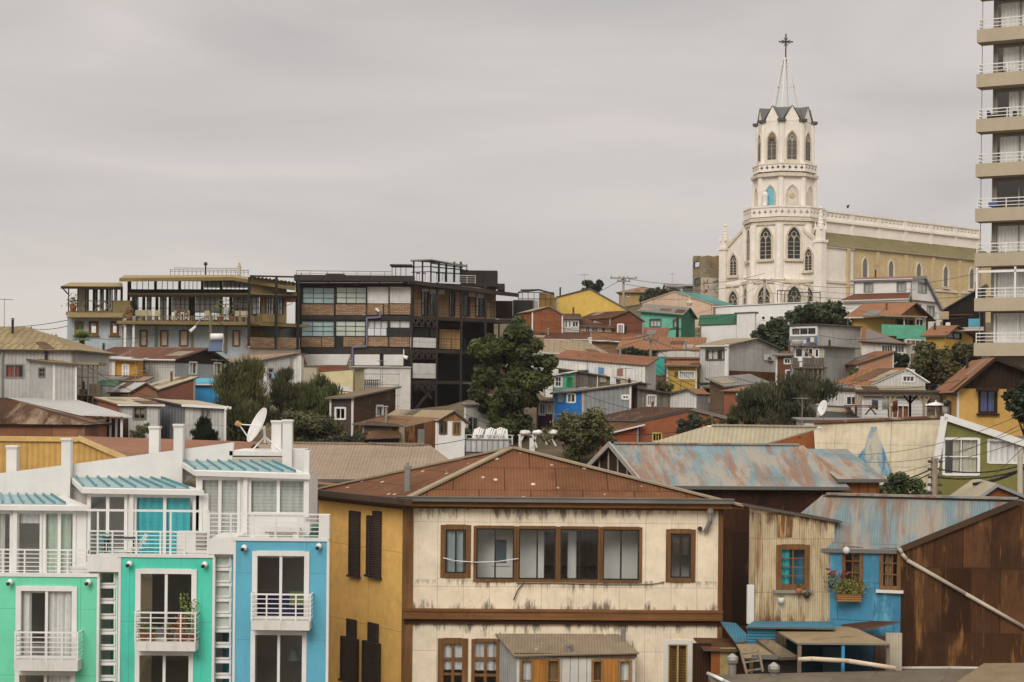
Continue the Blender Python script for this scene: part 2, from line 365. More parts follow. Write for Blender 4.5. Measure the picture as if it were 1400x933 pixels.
def house(name, label, A, B, eave, depth=6, D=None, C3=None, base=None, eB=None, dB=0, roof=('shed',.6), wm=None, wL=None, wR=None, rm=None, over=.3, side=.25, win=(), cat='house', group=None, fasc=None, th=.09, ridgecap=False, gable=None, gutter=False):
    wm = wm or GREYW; wL = wL or wm; wR = wR or wm; rm = rm or GREYR; fasc = fasc or FASC
    a = P2(A[0],A[1],eave); b = P2(B[0],B[1],eave if eB is None else eB)
    f = Fr(a,b)
    if D is None:
        if C3: D = (P2(C3[1],C3[2],C3[3]) - (b if C3[0]=='R' else a))
        else: D = -f.n*depth
    c, d = b+D, a+D
    za = zat(A[0],eave,A[1]); zb = za if eB is None else zat(B[0],eB,B[1])
    g = min(ground(q.x,q.y) for q in (a,b,c,d))-.4
    if base is not None: g = base
    typ = roof[0]
    Fp = {'F':Fr(a,b),'R':Fr(b,c),'B':Fr(c,d),'L':Fr(d,a)}
    T = {'F':[(0,za),(f.L,zb)], 'R':[], 'B':[], 'L':[]}
    LR, LB, LL = Fp['R'].L, Fp['B'].L, Fp['L'].L
    w3 = lambda q,z: V((q.x,q.y,z))
    quads = []
    if typ == 'shed':
        bh = roof[1]; zc, zd = zb+bh, za+bh
        quads = [ext(w3(a,za),w3(b,zb),w3(c,zc),w3(d,zd), side,side,over,over)]
        T['R'] = [(0,zb),(LR,zc)]; T['B'] = [(0,zc),(LB,zd)]; T['L'] = [(0,zd),(LL,za)]
    elif typ == 'gx':
        rise = roof[1]; t = roof[2] if len(roof) > 2 else .5; bk = roof[3] if len(roof) > 3 else 0
        zr = za+rise; zr2 = zb+rise; zc, zd = zb+bk, za+bk
        ra, rb = a+D*t, b+D*t
        quads = [ext(w3(a,za),w3(b,zb),w3(rb,zr2),w3(ra,zr), side,side,over,0), ext(w3(c,zc),w3(d,zd),w3(ra,zr),w3(rb,zr2), side,side,over,0)]
        T['R'] = [(0,zb),(LR*t,zr2),(LR,zc)]; T['B'] = [(0,zc),(LB,zd)]; T['L'] = [(0,zd),(LL*(1-t),zr),(LL,za)]
        ridge = (w3(ra,zr), w3(rb,zr2))
    elif typ == 'gy':
        px, py = roof[1], roof[2]
        ts, zr = f.sz(px,py); e = f.e
        ra = a+e*ts; rb = ra+D*(roof[4] if len(roof) > 4 else 1); zrb = zr+(roof[3] if len(roof) > 3 else 0)
        quads = [ext(w3(d,za),w3(a,za),w3(ra,zr),w3(rb,zrb), side,side,over,0), ext(w3(b,zb),w3(c,zb),w3(rb,zrb),w3(ra,zr), side,side,over,0)]
        T['F'] = [(0,za),(ts,zr),(f.L,zb)]; T['R'] = [(0,zb),(LR,zb)]; T['B'] = [(0,zb),(LB-ts,zrb),(LB,za)]; T['L'] = [(0,za),(LL,za)]
        ridge = (w3(ra,zr), w3(rb,zrb))
    elif typ == 'hip':
        rise, ins = roof[1], roof[2]
        zr = za+rise; e = f.e; m0 = a+D*.5+e*ins; m1 = b+D*.5-e*ins
        o = over; n = f.n; dd = D.normalized()
        A3, B3, C4, D4 = [w3(q,za-.12) for q in (a-e*o-dd*o, b+e*o-dd*o, c+e*o+dd*o, d-e*o+dd*o)]
        M0, M1 = w3(m0,zr), w3(m1,zr)
        quads = [[A3,B3,M1,M0],[C4,D4,M0,M1],[B3,C4,M1],[D4,A3,M0]]
        for k, L in (('R',LR),('B',LB),('L',LL)): T[k] = [(0,za),(L,za)]
    if dB: pass
    cen = (a+b+c+d)/4; z0 = max(g, ground(cen.x,cen.y)-.4)
    root = thing(name, label, cat, (cen.x,cen.y,z0), group)
    holes = {'F':[],'R':[],'B':[],'L':[]}
    for wn in win:
        k, kw = wn[0], (wn[5] if len(wn) > 5 else {})
        holes[k].append(window(root, Fp[k], *wn[1:5], **kw))
    m = MB(); mi = {'F':0,'R':1,'B':0,'L':2}
    for k in 'FRBL':
        fr = Fp[k]; tp = [(min(max(t,0),fr.L), z-.03) for t, z in T[k]]
        if gable and len(tp) == 3 and k in gable[1]:      # gable triangle in its own material
            tri = tp[:]; zl = min(tp[0][1], tp[2][1])-gable[2]
            m2 = MB(); fr.panel(m2, [(0,zl),(fr.L,zl)]+tri[::-1], out=.03); m2.build('gable_board', gable[0], root)
        fr.panel(m, [(0,g),(fr.L,g)]+tp[::-1], holes[k], mi=mi[k])
    m.build('wall', [wm,wR,wL], root)
    m = MB()
    for q in quads: m.slab(q, th, 0, 1)
    if ridgecap and typ in ('gx','gy'): m.beam(ridge[0]+V((0,0,.03)), ridge[1]+V((0,0,.03)), .3, .08, 0)
    ro = m.build('roof', [rm, fasc], root)
    if gutter:
        q = quads[0]; m = MB(); m.beam(q[0]-V((0,0,.05))-V((f.e.x,f.e.y,0))*.02, q[1]-V((0,0,.05)), .14,.14); m.build('gutter', GUTTER if gutter is True else gutter, root)
    root_fr[root.name] = Fp
    if A[1] >= 80: dress(root, Fp, T, g, quads, fasc)
    return root, Fp
root_fr = {}
RD = random.Random(3); PATCHES = [surf('#7d5a44',.7,corr=.12,var=.3),surf('#a5937c',.7,corr=.12,var=.2),surf('#8f8b85',.7,corr=.12,var=.2),surf('#6b4a38',.7,corr=.12,var=.3),surf('#b3a58e',.7,corr=.12,var=.2)]
def dress(root, Fp, T, g, quads, fasc):
    f = Fp['F']; tm = RD.choice([WHITE2,GREYM,None,TIMBER])
    if tm:
        for t, z in ((0,T['F'][0][1]),(f.L,T['F'][-1][1])):
            m = MB(); f.bx(m, t-.06,g,t+.06,z-.12,-.05,.03); m.build('corner_trim', tm, root)
    q = quads[0]
    if RD.random() < .4:                        # a stove pipe through the roof
        s, t = RD.uniform(.25,.75), RD.uniform(.4,.8); p = q[0].lerp(q[1],s).lerp(q[-1].lerp(q[2],s),t) if len(q) == 4 else sum(q,V((0,0,0)))/3
        h = RD.uniform(.45,.9); m = MB(); m.cyl(p-V((0,0,.2)), p+V((0,0,h)), .08); m.cyl(p+V((0,0,h+.03)), p+V((0,0,h+.1)), .15,.05); m.cyl(p+V((0,0,h)), p+V((0,0,h+.04)), .03); m.build('stove_pipe', RD.choice([GREYM,surf('#6b4a38'),BLACKM]), root)
    if RD.random() < .38 and len(q) == 4:       # a television aerial
        s = RD.uniform(.1,.9); p = q[3].lerp(q[2],s); h = RD.uniform(1.0,1.9); m = MB(); m.cyl(p-V((0,0,.2)), p+V((0,0,h)), .022,.018,5); d = V((RD.uniform(-1,1),RD.uniform(-1,1),0)).normalized(); e = V((-d.y,d.x,0)); c = p+V((0,0,h-.06)); m.cyl(c-d*.5, c+d*.5, .018,.018,5)
        for k in range(6): w = .32-.03*k; a = c+d*(-.45+.17*k); m.cyl(a-e*w, a+e*w, .012,.012,4)
        m.build('aerial', GREYM, root)
    if len(q) == 4 and root.location.y > 92:    # odd sheets nailed over the roof
        n = (q[1]-q[0]).cross(q[3]-q[0]).normalized(); n = n if n.z > 0 else -n; W, H = (q[1]-q[0]).length, (q[3]-q[0]).length
        for _ in range(RD.choice([0,1,1,2,3])):
            s, t = RD.uniform(.03,.85), RD.uniform(0,.55); ds, dt = min(RD.uniform(.7,1.3)/W,.97-s), min(RD.uniform(.8,2.2)/H,.97-t); sk = RD.uniform(-.02,.02)
            L = lambda a, b: q[0].lerp(q[1],a).lerp(q[3].lerp(q[2],a),b)+n*.03
            if ds*W > .3: m = MB(); m.slab([L(s,t),L(s+ds,t+sk),L(s+ds,t+dt+sk),L(s,t+dt)], .02, 0, 0); m.build('roof_patch', RD.choice(PATCHES), root)
    if len(q) == 4 and RD.random() < .5:        # eaves gutter
        m = MB(); m.beam(q[0]-V((0,0,.06)), q[1]-V((0,0,.06)), .1,.09); m.build('gutter', RD.choice([GUTTER,WHITE2,FASC]), root)

# ---------------------------------------------------------------- vegetation
def leaf_quad(m, c, n, s, asp=.55):
    n = n.normalized(); a = n.orthogonal().normalized(); b = n.cross(a); t = random.uniform(0, 6.28)
    u = (a*math.cos(t)+b*math.sin(t))*s; w = (b*math.cos(t)-a*math.sin(t))*s*asp
    i = len(m.v); m.v += [c-u-w*.3, c-w, c+u+w*.1, c+w]; m.f.append([i,i+1,i+2,i+3]); m.m.append(0); m.uv.append([(0,0),(1,0),(1,1),(0,1)])
def rvec():
    z = random.uniform(-1,1); t = random.uniform(0,6.283); r = math.sqrt(1-z*z); return V((r*math.cos(t), r*math.sin(t), z))
def crown_clumps(c, rx, ry, rz, k, taper=0.0):
    out = []; k = int(k*max(1,min(2.5,rx/rz)))
    for _ in range(k):
        d = rvec(); rr = random.uniform(.42,.93); z = d.z*rr
        sc = 1-taper*max(0,(z+.8)/1.6)
        out.append((c+V((d.x*rr*rx*sc, d.y*rr*ry*sc, z*rz)), random.choice((.2,.26,.32,.42))*min(rx,rz)*1.1*(1-taper*.4*(z+1)/2)))
    return out
def tree(name, label, x0,y0,x1,y1, Y, dark='#20281a', light='#4a5530', n=5200, k=26, leaf=.24, trunk=None, taper=0.0, feather=0, cat='tree', group=None, mul=.8, asp=.55, ry=None, tw=.22, gap=0, bark=None, flowers=None, lobes=None):
    """crown fills the photo rectangle at distance Y; trunk runs down to the ground"""
    pa, pb = P(x0,y1,Y), P(x1,y0,Y); c = (pa+pb)/2; rx = abs(pb.x-pa.x)/2; rz = abs(pb.z-pa.z)/2; ry = ry or rx*.8
    gz = ground(c.x, c.y); gz = min(gz, c.z-rz*.9)
    root = thing(name, label, cat, (c.x,c.y,gz), group)
    leaf *= .56; n = int(n*(2.2 if feather else 2.6)); k = int(k*1.5)
    if lobes:
        cl = []
        for l in lobes:
            la, lb_ = P(l[0],l[3],Y), P(l[2],l[1],Y); lc = (la+lb_)/2; lx = abs(lb_.x-la.x)/2; lz = abs(lb_.z-la.z)/2
            cl += crown_clumps(lc+V((0,random.uniform(-.6,.6)*lx,0)), lx, lx*.8, lz, max(4,int(k/len(lobes))), taper)
    else: cl = crown_clumps(c, rx, ry, rz, k, taper)
    m = MB()
    tot = sum(r*r for _, r in cl)
    for q, r in cl:
        for _ in range(int(n*r*r/tot)):
            d = rvec(); rad = r*random.random()**.5*random.uniform(.8,1.28)
            pos = q+V((d.x*rad, d.y*rad, d.z*rad*.85))
            if feather: nn = V((d.x,d.y,d.z*.2)); s = leaf*random.uniform(.7,1.5); 
            else: nn = d*.7+rvec()*.6+V((0,0,.4)); s = leaf*random.uniform(.6,1.3)
            if feather:
                i = len(m.v); up = (V((d.x*.35,d.y*.35,1))+rvec()*.25).normalized()*s*1.7; sd = up.cross(rvec()).normalized()*s*.22
                m.v += [pos-sd,pos+sd,pos+up+sd*.3,pos+up-sd*.3]; m.f.append([i,i+1,i+2,i+3]); m.m.append(0); m.uv.append([(0,0),(1,0),(1,1),(0,1)])
            else: leaf_quad(m, pos, nn, s, asp)
    m.build('crown', leaf_mat(dark, light, mul), root)
    m = MB(); top = c+V((0,0,rz*.2)); b = V((c.x,c.y,gz-.3)); mid = b.lerp(top,.5)+V((random.uniform(-.1,.1)*rx,0,0))
    m.cyl(b, mid, tw, tw*.7, 8); m.cyl(mid, top, tw*.7, tw*.3, 7)
    for q, r in cl[::max(1,k//9)]:
        s = b.lerp(top, random.uniform(.4,.75)); e = s.lerp(q,.55)+V((0,0,.1*rz)); m.cyl(s, e, tw*.38, tw*.22, 6); m.cyl(e, q, tw*.22, tw*.07, 5)
    m.build('trunk' if cat == 'tree' else 'stem', bark or surf('#4a3d30', wood=.3), root, smooth=True)
    if flowers:
        m = MB()
        for q, r in cl:
            for _ in range(flowers[1]): 
                d = rvec(); leaf_quad(m, q+d*r*random.uniform(.8,1.1), d+V((0,-.5,.3)), .12, .9)
        m.build('blossom', plain(flowers[0]), root)
    return root

def railing(par, fr, x0,y0,x1,y1, out, bars=5, posts=None, mat=None, pw=.045, bw=.028, name='railing', ends=0.0, vbars=0, px=True, toprail=.05):
    """open rail: horizontal bars and posts on a plane, with side returns of depth ends"""
    a,b,c,d = fr.rect(x0,y0,x1,y1,out); m = MB()
    for k in range(bars):
        z = d-(d-b)*k/max(1,bars-.35); h = bw if k else toprail
        fr.bx(m, a,z-h/2,c,z+h/2, out-h/2,out+h/2)
        if ends:
            for t in (a,c): m.beam(fr.w(t,z,out), fr.w(t,z,out-ends), h*.9)
    ps = posts if posts is not None else [x0,(x0+x1)/2,x1]
    for q in ps:
        t = fr.sz(q,(y0+y1)/2,out)[0]; fr.bx(m, t-pw/2,b,t+pw/2,d, out-pw/2-.004,out+pw/2+.004)
    for k in range(vbars):
        t = a+(c-a)*(k+.5)/vbars; fr.bx(m, t-.012,b,t+.012,d, out-.012,out+.012)
    return m.build(name, mat or WMET, par)
def pipe(name, label, pts, r, mat, cat='pipe', group=None):
    m = MB(); o = V(pts[0]); m.tube([V(p) for p in pts], r, 8)
    return tag(m.build(name, mat, None, True, o), label, cat, group)
def wire(label, p, q, sag, r=.02, group='overhead wires', n=14, mat=None, name='overhead_wire', cat='wire'):
    p, q = V(p), V(q); pts = [p.lerp(q,k/n)-V((0,0,sag*4*(k/n)*(1-k/n))) for k in range(n+1)]
    m = MB(); m.tube(pts, r, 5)
    return tag(m.build(name, mat or BLACKM, None, True, p), label, cat, group)
# ---------------------------------------------------------------- the row of townhouses
TEALR = plain('#5f96a0', .8, rough=.4); TEALS = surf('#9dbcbb', .8, var=.15, streak=('#6d7f7a',.5,.5), rough=.5)
FB, FS, FU, FW = front(58), front(58.25), front(60.6), front(63)
def pxp(fr, pts, out=0): return [fr.sz(x,y,out) for x,y in pts]
def flat(fr, m, pts, o0, o1, mi=0):             # a polygon in photo pixels given thickness
    a = [fr.p(x,y,o1) for x,y in pts]; b = [p-V((fr.n.x,fr.n.y,0))*(o1-o0) for p in a]
    m.poly(a, mi); m.poly(b[::-1], mi)
    for j in range(len(a)): k = (j+1)%len(a); m.poly([b[j],b[k],a[k],a[j]], mi)
UN = [dict(lab='mint green terraced house, its roof lowest of the three coloured bays', col='#6ad2a8', bay=(-25,133,784), door=(22.5,802,104.5,903), low=(21,918,102,1010), slab=(19,903,106,917.5), rail=(20,865,107,903), strip=None, bxx=(119,163,762), sp=((14,796),(121,796)),
           ter=(-25,122,752,784), up=(-25,122,690), shell=-25),
      dict(lab='turquoise terraced house with flowerpots crowded on its small balcony', col='#48cbae', bay=(163,291,758), door=(186,778.5,268,878), low=(185,891,263,1010), slab=(184,878,267,890.5), rail=(184,838,268,878), strip=(131,161.5,136,157,782.3,False), sp=((177,771),(280,772)),
           ter=(121,285,727,758), up=(119,285,668), shell=119),
      dict(lab='blue terraced house with white dish antenna on its roof', col='#5cabc3', bay=(320,447,735.5), door=(345.5,754,422,849), low=(343,863,418,1010), slab=(343,849,423,862), rail=(343,813,425,849), strip=(291,318.5,293,315,758.2,True), sp=((334,749),(436,747)),
           ter=(285,438,703,736), up=(268,424,645), shell=285)]
TH = []; SHR = 1.05
for i, u in enumerate(UN):
    x0, x1, yt = u['bay']; cx = P((x0+x1)/2, 800, 60)
    r = thing('terraced_house', u['lab'], 'house', (cx.x, 60, ground(cx.x,60))); TH.append(r)
    PAINT = surf(u['col'], var=.1, grain=.1, seam=(3.2,2.2,0), seamv=.03, mortar=.006, streak=('#3d6f74' if i else '#4f8f78',.62,.4), patch=('#4f8f8a' if i else '#4fa584',.45,.5,1.5,.8,.3), rough=.6)
    m = MB(); zb = zat(x0,1010,58)
    CUR = [(CURTW,[(0,.18),(.52,1)]), None, None][i]
    h1 = window(r, FB, *u['door'], fm=WMET, nx=2, fw=.15, mw=.09, curt=CUR, proud=.05, name='balcony_door')
    h2 = window(r, FB, *u['low'], fm=WMET, nx=2, fw=.13, mw=.09, curt=[(CURTW,[(.5,1)]),None,None][i], name='balcony_door')
    t0, zt = FB.sz(x0,yt+4); t1, _ = FB.sz(x1,yt+4)
    FB.panel(m, [(t0,zb),(t1,zb),(t1,zt),(t0,zt)], [h1,h2], mr=1)
    a, b = FB.w(t0,0), FB.w(t1,0)
    for q in (a, b): m.poly([(q.x,58,zb),(q.x-SHR,60.6,zb),(q.x-SHR,60.6,zt),(q.x,58,zt)], 0)
    zf = zat(x0,(u['slab'][1]+u['slab'][3])/2,58)
    m.box(a.x+.02,b.x-SHR-.05,58.13,63.4,zf-.12,zf, 1); m.box(a.x+.02,b.x-SHR-.05,58.13,60.5,zt-.55,zt-.42, 1); m.poly([(a.x+.03,58.02,zt-.4),(b.x-.03,58.02,zt-.4),(b.x-SHR-.04,60.55,zt-.4),(a.x-SHR+.04,60.55,zt-.4)], 1)
    m.box(a.x+.02,b.x-SHR-.05,63.3,63.4,zb,zt-.55, 2)
    m.build('wall', [PAINT,WHITE,plain('#8f8a84',.6)], r)
    m = MB()                                     # white edges and coping
    FB.box(m, x0-2,yt,x1+2,yt+4.5,-.12,.05); FB.box(m, x0-2,yt+4.5,x0+1.2,1010,-.1,.03); FB.box(m, x1-1.4,yt+4.5,x1+2,1010,-.1,.03)
    m.build('edge_trim', WHITE, r)
    m = MB(); FB.box(m, *u['slab'], 0.02,.6); o = m.build('balcony', WHITE2, r)
    X0,Y0,X1,Y1 = u['rail']
    railing(o, FB, X0,Y0,X1,Y1, .57, 6, [X0+1,(X0*3+X1)/4+1,(X0+X1)/2,(X0+3*X1)/4,X1-1], ends=.55)
    for sx, sy in u['sp']:
        m = MB(); c = FB.p(sx,sy,.12); m.cyl(FB.p(sx,sy-1,0), c, .035, .035, 8); m.lathe(c-V((0,0,.1)), [(.02,0),(.085,.03),(.1,.1),(.08,.16),(.02,.2)], 10); m.cyl(c+V((-.02,-.06,-.03)), c+V((-.05,-.14,-.06)), .05,.06,10,1); m.build('spotlight', [WMET,BLACKM], r, True)
    if u['strip']:
        sx0,sx1,wx0,wx1,y,fr_ = u['strip']; m = MB(); hs = []
        for k in range(11):
            yy = y+21.05*k
            hs.append(window(r, FS, wx0,yy,wx1,yy+16, fm=WMET, nx=1, fw=.03, gm=FROST if (fr_ and k < 5) else GLASS, name='stair_window'))
        ts, zs = FS.sz(sx0-2, y-23); te, _ = FS.sz(sx1+3, y-23)
        FS.panel(m, [(ts,zb),(te,zb),(te,zs),(ts,zs)], hs)
        q0, q1 = FS.w(ts,0), FS.w(te,0); m.box(q0.x,q1.x,58.27,60.6,zs-.1,zs); m.box(q0.x,q1.x,59.4,59.5,zb,zs-.1)
        m.build('stair_wall', WHITE, r)
    # set-back upper storey with its own lean-to roof
    ux0, ux1, uy = u['up']; m = MB()
    W = [[(-25,699,17,790,dict(nx=2,fm=WMET,gm=GLASS,curt=(CURTW,[(.3,.75)]))),(22,699,58,790,dict(nx=1,fm=WMET,curt=(WHITE,[(0,1)],.84))),(59,699,103,790,dict(nx=2,fm=WMET,gm=GLASS,curt=(plain('#b4c3ae'),[(.0,.9)])))],
         [(120.5,676,173.5,762,dict(nx=2,fm=WMET)),(183,677,267,762,dict(nx=2,fm=WMET,curt=(CURTT,[(0,.94)])))],
         [(273,653,328,742,dict(nx=2,fm=WMET,curt=(BLIND,[(0,1)]))),(340,654,421,704,dict(nx=2,fm=WMET,curt=(BLIND,[(0,1)])))]][i]
    hs = [window(r, FU, *w[:4], fw=.09, mw=.11, name='terrace_window', **w[4]) for w in W]
    tl, ztop = FU.sz(ux0,uy+5); tr, _ = FU.sz(ux1,uy+5); zdk = zat(x0,yt+6,58)-.35
    FU.panel(m, [(tl,zdk),(tr,zdk),(tr,ztop),(tl,ztop)], hs)
    q0, q1 = FU.w(tl,0), FU.w(tr,0)
    for q in (q0,q1): m.poly([(q.x,60.6,zdk),(q.x,63.0,zdk),(q.x,63.0,ztop+.15),(q.x,60.6,ztop)])
    m.box(q0.x,q1.x,58.2,63.0,zdk-.15,zdk); m.box(q0.x+.02,q1.x-.02,62.7,62.72,zdk,ztop-.05)
    m.build('upper_wall', WHITE, r)
    m = MB()
    for px_ in ([20],[179],[335])[i]: FU.box(m, px_-2.5,uy+6,px_+3,yt+8,0.01,.16)
    if m.v: m.build('post', WHITE, r)
    # roof: white deck, teal sheets and seams
    E = [[(-25,691),(121,692),(88,678),(-25,676)],[(112,668),(279,671),(228,655),(97,653)],[(266,644),(424,649),(380,632),(246,631)]][i]
    e0,e1,e2,e3 = [P(*E[0],60.25),P(*E[1],60.25),P(*E[2],62.9),P(*E[3],62.9)]
    m = MB(); m.slab([e0,e1,e2,e3], .17, 0, 0); rf = m.build('roof', WHITE, r)
    def L2(s, t): return e0.lerp(e1,s).lerp(e3.lerp(e2,s),t)
    m = MB(); s0, s1 = (.02,.9) if i != 0 else (.0,.8)
    up = V((0,0,.03)); m.slab([L2(s0,.1)+up,L2(s1,.1)+up,L2(s1+.05,.96)+up,L2(s0,.96)+up], .025, 0, 0); m.build('roof_sheet', TEALS, rf); m = MB()
    n = 8
    for k in range(n+1):
        s = s0+(s1-s0)*k/n; m.beam(L2(s,.1)+up*2.2, L2(s+.03,.96)+up*2.2, .05,.09)
    m.build('rib', TEALR, rf)
    X0,X1,Y0,Y1 = u['ter']
    railing(r, FB, X0,Y0,X1,Y1, -.06, 6, [X0+1]+[X0+(X1-X0)*k/5 for k in range(1,5)]+[X1-1], pw=.05, name='terrace_railing')
    m = MB()
    if i == 1:
        FB.box(m, 119,697,286,700,-.1,-.04); 
        for q in (133.5,233,284): FB.box(m, q-1.2,700,q+1.2,758,-.1,-.04)
        m.build('high_rail', WMET, r)
    if i == 0: FB.box(m, 119,760,163,782,-.35,.02); m.build('terrace_parapet', WHITE, r)
    if i == 2:
        FB.box(m, 437,704,450,738,-.4,.04); m.build('rail_pier', WHITE, r); m = MB(); FB.box(m, 284,737.5,320,758,-.35,.02); m.build('terrace_parapet', WHITE, r)
# sloping party walls behind the terraces
def wallpx(par, fr, pts, mat, th=.25, name='party_wall'):
    m = MB(); flat(fr, m, pts, -th, 0); return m.build(name, mat, par)
wallpx(TH[0], FW, [(-30,651),(101,634.5),(101,705),(-30,705)], WHITE)
wallpx(TH[1], FW, [(101.3,634.4),(319,605),(317,640),(268,650),(240,668),(101.3,690)], WHITE)
wallpx(TH[2], FW, [(264,634),(317.5,630),(317.5,625),(387,625),(387,650),(264,650)], surf('#b7aea2',var=.1))
wallpx(TH[2], front(63.3), [(317.5,619.5),(387,619.5),(387,626),(317.5,626)], surf('#5d3027'), name='flashing')
m = MB(); a = P(316,616.5,63.4); b = P(388,616.5,63.4); m.box(a.x,b.x,63.0,66.5,a.z-.16,a.z); m.build('roof_deck', WHITE2, TH[2])
m = MB(); a = P(386,615,62.2); b = P(423,703,62.2); c = P(431,615,62.2); m.box(a.x,b.x-.25,62.7,64.0,b.z,a.z); m.build('party_wall', WHITE, TH[2]); m = MB(); m.box(b.x+.002,c.x,60.4,61.0,b.z,a.z+.02); m.build('party_wall', WHITE, TH[2])
for px0,px1,y0,y1,Y,k in ((8,23,609.5,660,63.6,0),(83,96.5,599.5,690,62.6,0),(203,217.5,583,640,63.6,1),(236.5,250,580,668,62.6,1),(370.5,384.5,575,620,64.5,2),(385.5,399.5,574,650,62.5,2)):
    f = front(Y); m = MB(); f.box(m, px0+.5,y0+3,px1-.5,y1,-.36,0); f.box(m, px0-.6,y0,px1+.6,y0+2.6,-.42,.05); f.box(m, px0,y0+2.6,px1,y0+4.4,-.38,.02); m.build('chimney', WHITE, TH[k])
# things on the terraces
def at(px,py,Y): return P(px,py,Y)
m = MB(); c = at(355,583,64.6)
N = V((-.80,-.42,.43)).normalized(); A1 = V((0,0,1)).cross(N).normalized(); A2 = N.cross(A1)
o = thing('satellite_dish', 'large white satellite dish on the white roof between two rows of chimneys', 'antenna', (c.x,c.y,at(355,615,64.6).z))
R, n = .7, 24; rings = []
for k in range(6):
    r_ = R*k/5; rings.append([c+N*(.14*(r_/R)**2)+A1*(r_*math.cos(2*math.pi*j/n)*.86)+A2*(r_*math.sin(2*math.pi*j/n)) for j in range(n)])
for k in range(5):
    for j in range(n):
        j2 = (j+1)%n; m.poly([rings[k][j],rings[k][j2],rings[k+1][j2],rings[k+1][j]]); m.poly([q-N*.03 for q in (rings[k+1][j],rings[k+1][j2],rings[k][j2],rings[k][j])])
for j in range(n): j2 = (j+1)%n; m.poly([rings[5][j],rings[5][j2],rings[5][j2]-N*.03,rings[5][j]-N*.03])
m.build('dish', plain('#d8d5cf',rough=.4), o, True)
lnb = c+N*.75-A2*.28; m = MB(); m.cyl(c-A2*.62+N*.1, lnb, .025); m.cyl(c+A1*.3+N*.05, lnb, .02); m.cyl(c-A1*.3+N*.05, lnb, .02); m.build('feed_arm', WMET, o)
m = MB(); m.cyl(lnb-N*.08, lnb+N*.12, .08,.1); m.build('receiver', plain('#b88a52'), o)
m = MB(); ft = at(362,606,64.7); m.cyl(c-N*.04, c-N*.22, .06); m.cyl(c-N*.2+V((0,0,.1)), ft, .045)
for q in ((343,618,64.2),(384,616,64.4),(372,613,65.6)): m.cyl(ft+V((0,0,.25)), at(*q), .03)
m.build('mount', WMET, o)
dk = zat(200,760,58)-.28
def chair(name, label, x, y, z, rz, mat, cat='chair', group=None):
    o = thing(name, label, cat, (x,y,z), group); cs, sn = math.cos(rz), math.sin(rz)
    T = lambda a,b,h: V((x+a*cs-b*sn, y+a*sn+b*cs, z+h))
    m = MB(); m.hexa([T(-.2,-.2,.42),T(.2,-.2,.42),T(.2,.2,.42),T(-.2,.2,.42),T(-.2,-.2,.45),T(.2,-.2,.45),T(.2,.2,.45),T(-.2,.2,.45)]); m.build('seat', mat, o)
    m = MB()
    for k in range(3): m.beam(T(-.2,.22+.03*k,.6+.12*k), T(.2,.22+.03*k,.6+.12*k), .03,.08)
    m.build('backrest', mat, o)
    for a in (-.19,.19):
        m = MB(); m.beam(T(a,-.24,0), T(a,.3,.9), .03); m.build('leg', mat, o); m = MB(); m.beam(T(a+.025,.22,0), T(a+.025,-.2,.43), .03); m.build('leg', mat, o)
    return o
g = P(143,740,59.3); chair('folding_chair','teal folding chair by the dark terrace table', g.x, 59.3, dk, .5, plain('#3fa7a4'))
g = P(188,740,59.2); chair('folding_chair','white folding chair right of the dark terrace table', g.x, 59.2, dk, -1.2, WMET)
g = P(165,740,59.3); o = thing('terrace_table','dark square table standing on the middle terrace','table',(g.x,59.3,dk)); m = MB(); m.box(g.x-.55,g.x+.55,59.05,59.55,dk+.7,dk+.78); m.build('tabletop', BLACKM, o)
for a in (-.48,.48):
    for b in (-.2,.2): m = MB(); m.box(g.x+a-.025,g.x+a+.025,59.3+b-.025,59.3+b+.025,dk,dk+.7); m.build('leg', BLACKM, o)
a, b = P(242,740,59), P(268,740,59); o = thing('air_conditioner','white air conditioner unit behind the middle terrace railing','appliance',((a.x+b.x)/2,59.2,dk)); m = MB(); zt = zat(250,727,59); m.box(a.x,b.x,58.95,59.4,dk,zt); m.build('casing', WHITE, o)
m = MB(); c = P(281,740,59); m.box(b.x+.003,c.x,58.97,59.4,dk,zt-.05)
for k in range(9): m.box(b.x+.02,c.x-.02,58.94,58.965,dk+.06+k*.08,dk+.1+k*.08)
m.build('grille', surf('#a39c92',var=.1), o)
a = P(431,728,59); o = thing('planter','dark green urn at the right end of the top terrace','pot',(a.x,59,zat(431,738,59)-.2)); m = MB(); m.lathe((a.x,59,zat(431,738,59)-.2),[(.12,0),(.2,.15),(.22,.35),(.13,.5),(.16,.55)],12); m.build('pot', plain('#2f5b4c'), o, True)
m = MB(); m.lathe((a.x,59,zat(431,738,59)+.3),[(.05,0),(.16,.1),(.12,.2),(.02,.28)],9); m.build('lid', plain('#3d6b52'), o, True)
a, b = P(360,728,60.3), P(412,720,60.3); o = thing('bench','long white bench along the top terrace wall','bench',((a.x+b.x)/2,60.2,a.z-.3)); m = MB(); m.box(a.x,b.x,59.9,60.4,b.z-.15,b.z); m.build('seat', WHITE2, o); m = MB(); m.box(a.x+.1,a.x+.25,60,60.35,b.z-.7,b.z-.15); m.build('leg', WHITE2, o); m = MB(); m.box(b.x-.25,b.x-.1,60,60.35,b.z-.7,b.z-.15); m.build('leg', WHITE2, o)
TERRA = plain('#a5502f')
